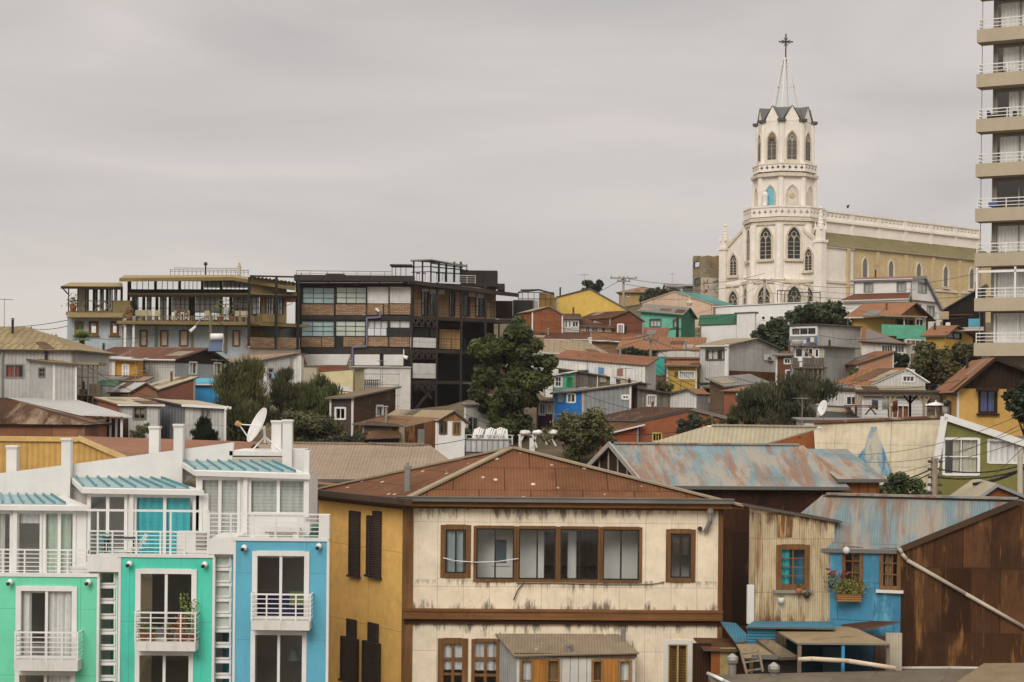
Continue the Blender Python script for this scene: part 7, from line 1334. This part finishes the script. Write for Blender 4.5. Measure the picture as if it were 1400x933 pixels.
for k in range(8):
    q = octf(2.98,k); h = q.L/2; gab.poly([q.w(.22,z167-.05),q.w(q.L-.22,z167-.05),q.w(h,tipz)]); gab.poly([q.w(.22,z167-.05,-.2),q.w(h,tipz,-.2),q.w(q.L-.22,z167-.05,-.2)])
    top = V((tx,ty,tipz-.35)); rd = V((top.x,top.y,0)); tip = q.w(h,tipz+.06,.08); e0, e1 = q.w(.0,z167-.12,.12), q.w(q.L,z167-.12,.12); inn = q.w(h,tipz+.02,-1.1)
    rfm.poly([e0,tip,inn]); rfm.poly([tip,e1,inn]); qn = octf(2.98,(k+1)%8); inn2 = qn.w(qn.L/2,tipz+.02,-1.1); rfm.poly([inn,e1,inn2]); rfm.poly([inn,inn2,V((tx,ty,tipz+.02))])
    for s in (0,1): gab.cyl(q.w(q.L*s,z167-.15,.1),q.w(q.L*s,z167+.15,.1),.42,.5,8,1)
gab.build('gable', [STONE,LEAD], CH); rfm.build('tower_roof', LEAD, CH)
LOUV = plain('#6b6660',rough=.7)
for k in range(-2,5):
    q = octf(2.95,k%8); h = q.L/2; w_ = lancet(CH, q, h-.56,zc_(220),h+.56,zc_(182), mat=plain('#77736d'), tracery=True, fw=.16, name='belfry_opening')
    m = MB()
    for j in range(12): z_ = zc_(220)+.2+j*.17; q.bx(m, h-.54,z_,h+.54,z_+.06,.03,.1)
    m.build('louvre', LOUV, w_); m = MB(); q.bx(m, h-.55,zc_(224),h+.55,zc_(220.5),0,.14); m.build('sill', STONE, w_)
    if k == 0: m = MB(); e_ = q.w(h,zc_(190),.14); m.lathe(e_-V((0,0,.25)),[(.1,0),(.32,.12),(.34,.35),(.16,.5)],10); m.build('medallion', surf('#8d6238',var=.3), w_)
    q = octf(3.25,k%8); h = q.L/2; lancet(CH, q, h-.6,zc_(282),h+.6,zc_(256), mat=plain('#6fb6c6') if k == 0 else surf('#d2c8b8'), tracery=False, fw=.16, name='niche')
    if k == 1: m = MB(); e_ = q.w(h,zc_(269),.03); m.cyl(e_,e_+V((q.n.x,q.n.y,0))*.1,.3,.3,12); m.build('roundel', surf('#c0ab8c'), CH)
    q = octf(4.15,k%8); h = q.L/2
    if k in (-1,0,1,2): lancet(CH, q, h-.72,zc_(356),h+.72,zc_(313))
    q = octf(4.45,k%8); h = q.L/2
    if k in (-1,0,1,2): lancet(CH, q, h-.8,zc_(424),h+.8,zc_(393), fw=.45, sill=False, name='portal_arch')
q = octf(3.25,0); e_ = q.w(q.L*.36,zc_(283.5),.55); o = thing('statue','white statue standing before the blue niche of the church tower','statue',e_); m = MB(); m.lathe(e_,[(.3,0),(.34,.15),(.26,.2),(.33,.5),(.3,1.0),(.33,1.35),(.24,1.6),(.1,1.68),(.09,1.72),(.15,1.8),(.17,1.92),(.12,2.05),(.03,2.1)],12); m.cyl(e_+V((.28,-.05,1.4)),e_+V((.1,-.3,1.15)),.09,.06); m.cyl(e_+V((-.28,-.05,1.4)),e_+V((-.05,-.3,1.15)),.09,.06); m.build('figure', plain('#dcd8d2'), o, True)
# open spire and cross
top = zc_(75); m = MB(); r0, r1 = 1.7, .3
for k in range(6):
    t = OCT0+k*math.pi/3+.3; d = V((math.sin(t),-math.cos(t),0)); m.beam(V((tx,ty,tipz-.3))+d*r0, V((tx,ty,top))+d*r1, .125)
for fz in (.45,.85,.98):
    rr = r0+(r1-r0)*fz; z_ = tipz+(top-tipz)*fz
    for k in range(6): t,u = OCT0+k*math.pi/3+.3,OCT0+(k+1)*math.pi/3+.3; m.beam(V((tx+rr*math.sin(t),ty-rr*math.cos(t),z_)),V((tx+rr*math.sin(u),ty-rr*math.cos(u),z_)),.06)
m.build('spire', WHITE, CH)
m = MB(); zt_ = zc_(41.5); zx = zc_(52.5); m.beam((tx,ty,top-.3),(tx,ty,zt_),.14); m.beam((tx-.75,ty,zx),(tx+.75,ty,zx),.14)
for k in range(8): t = k*math.pi/4+.39; m.beam((tx+.12*math.cos(t),ty,zx+.12*math.sin(t)),(tx+.55*math.cos(t),ty,zx+.55*math.sin(t)),.08)
for s in (-1,1): m.lathe((tx+s*.75,ty,zx-.1),[(.02,0),(.12,.1),(.02,.2)],6)
m.build('cross', plain('#3b3835',metal=.3), CH)
# facade, aisles, nave
HW, CL, LN = 7.2, 3.7, 36.0
ff = Fr(fc-lv*HW, fc+lv*HW); zeL = zat(1170,335.5,200); zr_ = zc_(306,203); zq_ = zat(1153,322.5,209)
m = MB(); mid = ff.L/2; ff.panel(m, [(0,gz_),(ff.L,gz_),(ff.L,zeL),(mid+CL,zr_),(mid+CL,zc_(300)),(mid-CL,zc_(300)),(mid-CL,zr_),(0,zeL)])
sR_ = Fr(fc+lv*HW, fc+lv*HW+dv*LN); sL_ = Fr(fc-lv*HW+dv*LN, fc-lv*HW); TR = 6.2
sR_.panel(m, [(0,gz_),(TR,gz_),(TR,zeL),(0,zeL)]); sL_.panel(m, [(0,gz_),(sL_.L,gz_),(sL_.L,zeL),(0,zeL)])
cR_ = Fr(fc+lv*CL, fc+lv*CL+dv*LN); cL_ = Fr(fc-lv*CL+dv*LN, fc-lv*CL); zcT = zc_(299)
for q in (cR_,cL_): q.panel(m, [(0,zeL),(q.L,zeL),(q.L,zcT),(0,zcT)])
m.poly([cR_.w(0,zcT-.2),cR_.w(LN,zcT-.2),cL_.w(0,zcT-.2),cL_.w(LN,zcT-.2)]); m.poly([sR_.w(LN,gz_),sL_.w(0,gz_),cL_.w(0,zcT),cR_.w(LN,zcT)])
m.build('nave_wall', STONE, CH)
m = MB(); sR_.panel(m, [(TR+.002,gz_),(LN,gz_),(LN,zeL-.02),(TR+.002,zeL-.02)]); m.build('aisle_wall', OCHS, CH)
m = MB(); up = V((0,0,.06))
m.slab([sR_.w(.5,zeL,.35)+up,sR_.w(LN+.5,zeL,.35)+up,cR_.w(LN+.5,zq_,0)+up,cR_.w(.5,zq_,0)+up],.15,0,1); m.slab([sL_.w(0,zeL,.35)+up,sL_.w(LN-.5,zeL,.35)+up,cL_.w(LN-.5,zq_,0)+up,cL_.w(0,zq_,0)+up],.15,0,1); m.build('aisle_roof', [OLIVER,STONE2], CH)
m = MB(); zb0 = zc_(286); nb = 7; bw = LN/nb
for q in (cR_,):
    q.bx(m, 0,zcT-.05,LN,zcT+.2,-.4,.25); 
    for k in range(nb): pierced(m, q, k*bw+.35,zcT+.2,(k+1)*bw-.35,zb0,6,.3)
    for k in range(nb+1): q.bx(m, k*bw-.35,zcT+.2,k*bw+.35,zb0,-.42,.08); q.bx(m, k*bw-.3,zq_,k*bw+.3,zcT-.06,0,.12)
    q.bx(m, -.3,zb0,LN+.3,zb0+.22,-.45,.14)
m.build('roof_balustrade', STONE, CH)
for t in (7.8+.01,13.2,18.6,24,29.4,34.8): m = MB(); sR_.bx(m, t-2.7-.22,gz_,t-2.7+.22,zeL-.25,0,.28); m.build('aisle_pilaster', OCHS, CH)
for t in (8.3,13.2,18.6,24.0,29.4): 
    lancet(CH, sR_, t-.42,zeL-3.6,t+.42,zeL-1.1, tracery=False, fw=.18, mat=plain('#6d6a66')); lancet(CH, sR_, t-.9,zeL-10,t+.9,zeL-7.0, tracery=False, fw=.2, mat=OCHS, sill=False, name='blind_arch')
sR_.bx(m := MB(), -.2,z385-.2,LN,z385+.08,0,.14); ff.bx(m, -.2,z385-.2,ff.L+.2,z385+.08,0,.2); sR_.bx(m, -.2,zeL-.25,TR,zeL+.05,0,.2); m.build('string_course', STONE2, CH)
for t in (1.45,ff.L-1.45): lancet(CH, ff, t-.5,zc_(372),t+.5,zc_(343)); lancet(CH, ff, t-.7,zc_(424),t+.7,zc_(394), fw=.4, sill=False, name='portal_arch')
for t0_,z0_,t1_,z1_ in ((0,zeL,mid-CL,zr_),(ff.L,zeL,mid+CL,zr_)): m = MB(); m.beam(ff.w(t0_,z0_+.15,-.1),ff.w(t1_,z1_+.15,-.1),.55,.3); m.build('raking_parapet', STONE2, CH)
for t,y1 in ((-.1,299),(ff.L+.1,286)):
    m = MB(); c_ = ff.w(t,gz_,-.1); zz = zeL+.2; ff.bx(m, t-.55,gz_,t+.55,zz,-.6,.3); ff.bx(m, t-.68,zz,t+.68,zz+.3,-.72,.42); zp = zc_(y1, 202); H_ = zp-zz
    ff.bx(m, t-.42,zz+.3,t+.42,zz+H_*.45,-.5,.2)
    for s in (-1,1):
        for u_ in (-.55,.25): q_ = ff.w(t+s*.42,zz+H_*.36,u_); m.cyl(q_,q_+V((0,0,H_*.22)),.16,.02,5)
    c2_ = ff.w(t,zz+H_*.45,-.15); m.cyl(c2_,c2_+V((0,0,H_*.5)),.42,.06,8); 
    for j in range(4): m.lathe(c2_+V((0,0,H_*(.06+.11*j))),[(.1,0),(.44-.08*j,.08),(.1,.2)],8)
    m.lathe(c2_+V((0,0,H_*.48)),[(.04,0),(.24,.16),(.04,.32)],6); m.build('pinnacle', STONE, CH)
m = MB(); e_ = cR_.p(1159,285,0); m.lathe(e_,[(.05,0),(.14,.12),(.16,.25),(.05,.4)],7); m.cyl(e_+V((.1,0,.3)),e_+V((.28,0,.42)),.07,.03,6); tag(m.build('perched_bird', plain('#3b3632'), None, True, e_), 'dark bird perched on the nave balustrade', 'bird')
# ruin beside the church
c = P(968,390,212); o = thing('ruined_house','roofless stone ruin with graffiti beside the church','ruin',(c.x,212,ground(c.x,212)-.5)); f7 = Fr(P2(947,214,390),P2(958,210,390)); f8 = Fr(P2(958,210,390),P2(996,213,390)); RU = surf('#a4977f',var=.35,seam=(.5,.25),seamv=.3,mortar=.03,patch=('#a1845a',.7,.35,1,1,.8)); 
hs = [window(o, f7, 949,358,957,366,fm=DKWOOD,nx=1,fw=.05), window(o, f7, 950,381,957,391,fm=DKWOOD,nx=2,ny=3,fw=.08,gm=plain('#8a9896'))]
m = MB(); f7.panel(m, pxp(f7,[(947,425),(958,425),(958,350),(948,350),(947,354)]), hs); f8.panel(m, pxp(f8,[(958,425),(996,425),(996,352),(985,349),(975,351),(968,349.5),(958,351)])); m.poly([f8.w(f8.L,gz_),f8.w(f8.L,zat(996,352,213)),f8.w(f8.L,zat(996,356,213),-5),f8.w(f8.L,gz_,-5)]); m.build('wall', RU, o)
m = MB(); f8.box(m, 959,380.5,996,416,.02,.1); m.build('rendered_panel', surf('#c9bfae',var=.15,patch=('#8b8478',.45,.8,1,1)), o)
m = MB(); random.seed(5)
for k in range(30): x_ = 961+random.random()*7; y_ = 383+random.random()*17; p_ = f8.p(x_,y_,.11); q_ = f8.p(x_+random.uniform(-2,2),y_+random.uniform(-3,3),.11); m.beam(p_,q_,.12,.02)
m.build('graffiti', plain('#96503f'), o); m = MB()
for k in range(10): a_ = k*.6; m.beam(f8.p(981+4.5*math.cos(a_),395+5*math.sin(a_),.11),f8.p(981+4.5*math.cos(a_+.6),395+5*math.sin(a_+.6),.11),.12,.02)
m.beam(f8.p(974,385,.112),f8.p(992,379.5,.112),.3,.02); m.build('graffiti', plain('#8a93a0'), o)
house('grey_shack','small grey shack left of the ruin',(938,222,391),(949,222,391),391,depth=4,roof=('shed',.3),wm=surf('#6f6e6c',var=.3),rm=GREYR)
house('far_white_house','far white house on the ridge left of the ruin',(912,250,391.5),(934,250,391.5),391.5,depth=5,roof=('gx',.5,.5),wm=WHTW,rm=GREYR)
house('far_ochre_house','far low ochre house with brown roof on the ridge',(847,255,400),(905,254,398),399,depth=8,roof=('hip',1.0,3),wm=surf('#a88a58'),rm=surf('#9a735a',.75),over=.5,win=[('F',857,402,861,406,dict(nx=1))])
tree('hedge','dark row of bushes on the ridge behind the pink gable',868,394,950,420,238,'#1c2216','#454a32',2200,20,.5,cat='hedge',tw=.1,ry=2)
tree('far_tree','small round dark tree behind the yellow hall',793,383,826,402,195,'#1c2118','#3f4632',900,8,.4,tw=.15)
tree('far_bush','low bushes far left of the palm',50,464,92,482,160,'#2a2e20','#55573c',500,8,.25,cat='bush',tw=.05)
# poles and wires of the upper town
_, p1 = pole('utility pole with double crossarm beside the yellow hall',852,378,430,172,.13,arms=((.2,2.6),(.5,1.3)),mat=surf('#8d867b'))
_, p2 = pole('utility pole in front of the church portal',1045,381,425,190,.15,arms=((.15,4.5),),mat=surf('#a39b8c'))
_, p3 = pole('slim pole in front of the small yellow house, by the mural',889,456,520,131.5,.11,arms=((.5,1.2),))
_, p4 = pole('dark pole at the right corner of the teal house',926,431,470,154,.13,mat=DKWOOD)
_, p5 = pole('short pole before the cream dormer house',808,452,478,143,.09)
for lb,p_,q_,sg in (('wire crossing the yellow hall from the left',P(690,434,165),P(852,381,172),.8),('upper wire from crossarm pole towards the church',P(852,380,172),P(1045,374,190),.9),('second wire from crossarm pole towards church',P(852,388,172),P(1045,383,190),.9),('wire passing the aisle windows of the church',P(1045,383,190),P(1340,373,185),1.2),('lower wire across the church side wall',P(1045,400,188),P(1340,404,185),.6),
   ('wire across the teal house front',P(808,452,143),P(926,449,154),.4),('wire from mural pole to the pale corrugated house',P(889,463,131.5),P(994,478,125.8),.5),('dark diagonal cable over the small yellow house',P(889,500,131.4),P(960,540,118),.2),('second diagonal cable over the small yellow house',P(889,492,131.4),P(950,528,120),.2),('wire strung below the pink gable',P(926,434,154),P(1010,428,160),.3),('wire over the restaurant deck to black building',P(262,432,127.6),P(400,415,150),.5)):
    wire(lb, p_, q_, sg, .022, n=16)
# ---------------------------------------------------------------- ground, sky, light, camera
m = MB(); nx_, ny_ = 70, 84; xs = [-110+230*i/nx_ for i in range(nx_+1)]; ys = [34+320*j/ny_ for j in range(ny_+1)]
for y in ys:
    for x in xs: m.v.append(V((x,y,ground(x,y)-.25)))
for j in range(ny_):
    for i in range(nx_): k = j*(nx_+1)+i; m.face([k,k+1,k+nx_+2,k+nx_+1])
W1 = nx_+1; far = len(m.v); ring = [j*W1 for j in range(ny_,-1,-1)]+list(range(1,W1))+[j*W1+nx_ for j in range(1,ny_+1)]+[ny_*W1+i for i in range(nx_-1,0,-1)]
for k in ring:
    p_ = m.v[k]; d = V((p_.x-5,p_.y-190,0)).normalized(); m.v.append(V((p_.x+d.x*700,p_.y+d.y*700,-30)))
for a_ in range(len(ring)): b_ = (a_+1)%len(ring); m.face([ring[a_],ring[b_],far+b_,far+a_])
kind(m.build('ground', EARTH, None, True), 'structure')

w = bpy.data.worlds.new('World'); bpy.context.scene.world = w; w.use_nodes = True; nt = w.node_tree; nt.nodes.clear()
SUN_EL, SUN_AZ = math.radians(38), math.radians(196)
def wn(t, **k):
    d = nt.nodes.new(t)
    for a_, b_ in k.items(): setattr(d, a_, b_)
    return d
LK = nt.links.new
sky = wn('ShaderNodeTexSky', sky_type='NISHITA', sun_disc=False, sun_elevation=SUN_EL, sun_rotation=SUN_AZ)
tcn = wn('ShaderNodeTexCoord'); mp = wn('ShaderNodeMapping'); mp.inputs['Scale'].default_value = (2.6,2.6,12); LK(tcn.outputs['Generated'], mp.inputs['Vector'])
nz = wn('ShaderNodeTexNoise'); nz.inputs['Scale'].default_value = 1.0; nz.inputs['Detail'].default_value = 6; nz.inputs['Roughness'].default_value = .5; nz.inputs['Distortion'].default_value = .5; LK(mp.outputs[0], nz.inputs['Vector'])
cr_ = wn('ShaderNodeValToRGB'); cr_.color_ramp.elements[0].position = .36; cr_.color_ramp.elements[0].color = (.445,.420,.406,1); cr_.color_ramp.elements[1].position = .65; cr_.color_ramp.elements[1].color = (.605,.551,.517,1); LK(nz.outputs[0], cr_.inputs[0])
sx = wn('ShaderNodeSeparateXYZ'); LK(tcn.outputs['Generated'], sx.inputs[0])
mr = wn('ShaderNodeMapRange'); mr.inputs[1].default_value = .22; mr.inputs[2].default_value = .62; mr.inputs[3].default_value = 1.0; mr.inputs[4].default_value = 2.1; LK(sx.outputs[2], mr.inputs[0])
ml = wn('ShaderNodeMix', data_type='RGBA', blend_type='MULTIPLY'); ml.inputs[0].default_value = 1; LK(cr_.outputs[0], ml.inputs[6]); cmb = wn('ShaderNodeCombineColor'); [LK(mr.outputs[0], cmb.inputs[k]) for k in range(3)]; LK(cmb.outputs[0], ml.inputs[7])
b1_ = wn('ShaderNodeBackground'); LK(sky.outputs[0], b1_.inputs[0]); b1_.inputs[1].default_value = .1
b2_ = wn('ShaderNodeBackground'); LK(ml.outputs[2], b2_.inputs[0]); b2_.inputs[1].default_value = 1.0
mx = wn('ShaderNodeMixShader'); mx.inputs[0].default_value = .95; LK(b1_.outputs[0], mx.inputs[1]); LK(b2_.outputs[0], mx.inputs[2]); wo = wn('ShaderNodeOutputWorld'); LK(mx.outputs[0], wo.inputs[0])
sl = bpy.data.lights.new('sun','SUN'); sl.energy = 1.5; sl.angle = math.radians(30); sl.color = (1,.965,.91); so = bpy.data.objects.new('sun', sl); C.objects.link(so)
d = V((math.sin(SUN_AZ)*math.cos(SUN_EL), math.cos(SUN_AZ)*math.cos(SUN_EL), math.sin(SUN_EL))); so.rotation_euler = d.to_track_quat('Z','Y').to_euler(); so.location = (0,20,90)
cam = bpy.data.cameras.new('camera'); co = bpy.data.objects.new('camera', cam); C.objects.link(co)
cam.sensor_width = 36; cam.lens = 36*F/1400; cam.shift_y = (HY-466.5)/1400; cam.clip_end = 9000; cam.clip_start = .5
rt = V((cR,0,sR)); upv = V((-sR,0,cR)); bk = V((0,-1,0))
co.matrix_world = Matrix(((rt.x,upv.x,bk.x,0),(rt.y,upv.y,bk.y,0),(rt.z,upv.z,bk.z,ZC),(0,0,0,1)))
sc = bpy.context.scene; sc.camera = co
sc.view_settings.view_transform = 'Standard'; sc.view_settings.look = 'None'; sc.view_settings.exposure = 0.24; sc.view_settings.gamma = 1.0
sc.cycles.max_bounces = 8; sc.cycles.transparent_max_bounces = 12
# ---------------------------------------------------------------- more of the hill town: wires, shrubs, laundry
for lb,p_,q_,sg in (('wire from mural pole left over the brown roofs',P(889,458,131.5),P(728,452,142),.7),('lower wire from the mural pole to the beige roof',P(889,462,131.5),P(735,472,134),.6),('wire from mural pole up to the teal house pole',P(889,458,131.5),P(926,433,154),.3),('wire from teal house pole to the portal pole',P(926,432,154),P(1045,384,190),.8),('wire from mural pole across the white hut',P(889,462,131.5),P(969,532,117),.5),
   ('wire hanging from dormer pole to brick gable',P(808,453,143),P(735,436,147),.3),('wire from dormer pole over the long red roof',P(808,454,143),P(889,458,131.5),.5),('wire above the gambrel house roof',P(1045,385,190),P(1300,392,166),1.0),('wire over ochre balcony house to tall flats',P(1175,425,147),P(1335,432,125),.5),('wire over the stacked grey houses',P(1080,446,136),P(1210,462,134),.5),
   ('wire along the fronts of the feathery tree group',P(1000,515,112),P(1180,522,110),.6),('wire crossing the pergola roof top',P(1130,520,110),P(1312,520,95),.5),('wire from lamp post over the long rust roof',P(288,430,128),P(120,462,121),.7),('wire from lamp post over the low grey house',P(288,432,128),P(405,476,127),.6),('second wire from lamp post to the brick plinth',P(288,434,128),P(345,458,149),.3),('wire over the pale corrugated annex roof',P(30,470,104),P(190,512,109),.7),
   ('wire dropping over the brown gable hut',P(120,500,106),P(255,546,98),.6),('wire before the dark shack',P(430,520,108),P(560,575,100),.5),('wire across the blue house front',P(700,520,115),P(862,526,112),.6),('wire over the orange red roof',P(800,540,108),P(985,560,103),.6),('wire from the cottage to the deck lamps',P(635,566,100),P(735,588,99),.3),('wire above the rusty blue roof ridge',P(800,590,86),P(1000,575,90),.4),('slack wire over the beige roofed house',P(440,590,80),P(640,600,82),.5)):
    wire(lb, p_, q_, sg, .016, n=16)
for nm,lb,a_,Y_,dk_,lt_,n_ in (('shrub','green shrub between salmon house and grey stilts',(1160,500,1182,530),123,'#222a18','#5f6a3e',700),('shrub','dusty shrub below the small yellow house',(898,520,920,540),125,'#33341f','#7a7648',600),('shrub','green shrub at the left foot of the big tree',(612,585,645,606),108,'#1f2614','#59623a',800),('shrub','dark shrub below the white cottage wall',(470,596,500,616),102,'#20251a','#565a3c',600),('shrub','olive shrub under the pink brick house',(988,560,1012,584),110,'#2a2d1a','#6d6c42',600),('shrub','small shrub beside the ochre porch',(100,512,122,530),113,'#262c18','#636a40',500),('shrub','shrub under the black screen wall',(735,455,752,474),146,'#222818','#5a6038',500),('shrub','leafy shrub beside the mint balcony',(1195,462,1212,482),137,'#1d2414','#566038',500),('shrub','shrub filling the gap by the orange wing',(770,590,800,612),103,'#2b2f1b','#75744a',800)):
    tree(nm, lb, *a_, Y_, dk_, lt_, n_, 9, .2, cat='bush', tw=.04)
def line_of_wash(label, p, q, cols, drop=.55):
    o = thing('washing_line', label, 'laundry', p.lerp(q,.5)-V((0,0,1))); m = MB(); pts = [p.lerp(q,k/12)-V((0,0,.5*(k/12)*(1-k/12))) for k in range(13)]; m.tube(pts, .012, 4); m.build('line', WMET, o); n = len(cols)
    for k, c_ in enumerate(cols):
        s0, s1 = (k+.15)/n, (k+.15+RD.uniform(.5,.75))/n; m = MB(); last = None; dz = drop*RD.uniform(.7,1.2)
        for j in range(6):
            s = s0+(s1-s0)*j/5; t_ = p.lerp(q,s)-V((0,0,.5*s*(1-s))); b_ = t_-V((0,.06*(j%2),dz*(1+.06*math.sin(j*2.1))))
            if last: m.poly([last[1],b_,t_,last[0]])
            last = (t_,b_)
        m.build('garment', plain(c_,rough=.9), o)
line_of_wash('line of white and blue washing before the white shed', P(790,497,121), P(868,504,119.5), ['#d5d2cc','#c7ccd2','#5b7fa8','#d8d4c8','#9a5a52','#cfd0cc'])
line_of_wash('short line of pale washing on the plank row roof', P(832,514,118), P(876,522,118), ['#d0ccc4','#b7a07a','#cfd2d4'])
line_of_wash('line of washing by the low grey house', P(356,508,124), P(396,506,124.5), ['#d4d0ca','#7f96ad','#c9b59a'])
line_of_wash('line of dark washing on the terrace of the white gabled house', P(1190,545,104), P(1232,546,104), ['#59607a','#cfcac4','#8a4a44'])

for k_,q_,lb,c0,c1 in ((2,1.2,'leafy plant on a tower balcony above the mint balcony roofs','#2a3a1c','#66783c'),(6,1.6,'small green plant on a high tower balcony','#2f3d20','#6d7d44'),(4,3.0,'plant at the right frame edge on a tower balcony','#33401f','#7a7d48')):
    z_ = zat(1333,FLZ[k_],110)+.16; e_ = ft.w(q_,z_,-.6); o = thing('potted_plant', lb, 'plant', e_); m = MB(); m.lathe(e_,[(.14,0),(.2,.35),(.22,.4)],9); m.build('pot', TERRA, o, True); m = MB()
    for _ in range(120): leaf_quad(m, e_+V((random.gauss(0,.16),random.gauss(0,.12),.45+abs(random.gauss(0,.3)))), rvec(), .07)
    m.build('foliage', leaf_mat(c0,c1), o)
# the thin grey air over the hill
m = MB(); m.box(-900,900,-60,1500,-60,66); hz = m.build('haze', None, None); hz.data.materials.clear()
t_ = NT('haze'); pv = t_.n('ShaderNodeVolumePrincipled', {'Color':(.86,.83,.80,1),'Density':HAZE,'Anisotropy':.3}); t_.n('ShaderNodeOutputMaterial', {'Volume':pv}); hz.data.materials.append(t_.m); kind(hz,'stuff')
# fixed fittings belong to the thing they are screwed to
def adopt(label, parent, name):
    for o in list(bpy.context.scene.objects):
        if o.parent is None and o.get('label') == label:
            p = o.location-ORG[parent.name]; o.parent = parent; o.location = p; o.name = name
            for k in ('label','category','group'):
                if k in o: del o[k]
def by(label): return next(o for o in bpy.context.scene.objects if o.parent is None and o.get('label') == label)
rc = by('blue fronted house clad in dark rusted sheets on its gable side'); yh = by('yellow house with dark wooden gable and purple curtained window')
for l_, p_, n_ in (('pale drain pipe running diagonally down the rusted gable',rc,'drain_pipe'),('pale horizontal pipe along the foot of the rusted gable',rc,'drain_pipe'),('small dark hood over the purple curtained window',yh,'window_hood'),('small dark hood over the window by the right edge',yh,'window_hood'),
   ('dark green band across the teal house',by('mint teal house with white curtained windows'),'wall_band'),('white downpipe at the corner of the striped shed',by('grey shed with dark striped side wall and white gutter'),'downpipe'),('forked brace at the head of the carport post',by('white roofed carport with forked timber posts and dark blue back wall'),'brace'),
   ('white gutter along the left edge of the grey felt roof',by('grey brown felt roof across the bottom right corner'),'gutter'),('grey dish under the eaves of the corrugated house',by('grey corrugated house with weathered plank balcony on stilts'),'satellite_dish')): adopt(l_, p_, n_)
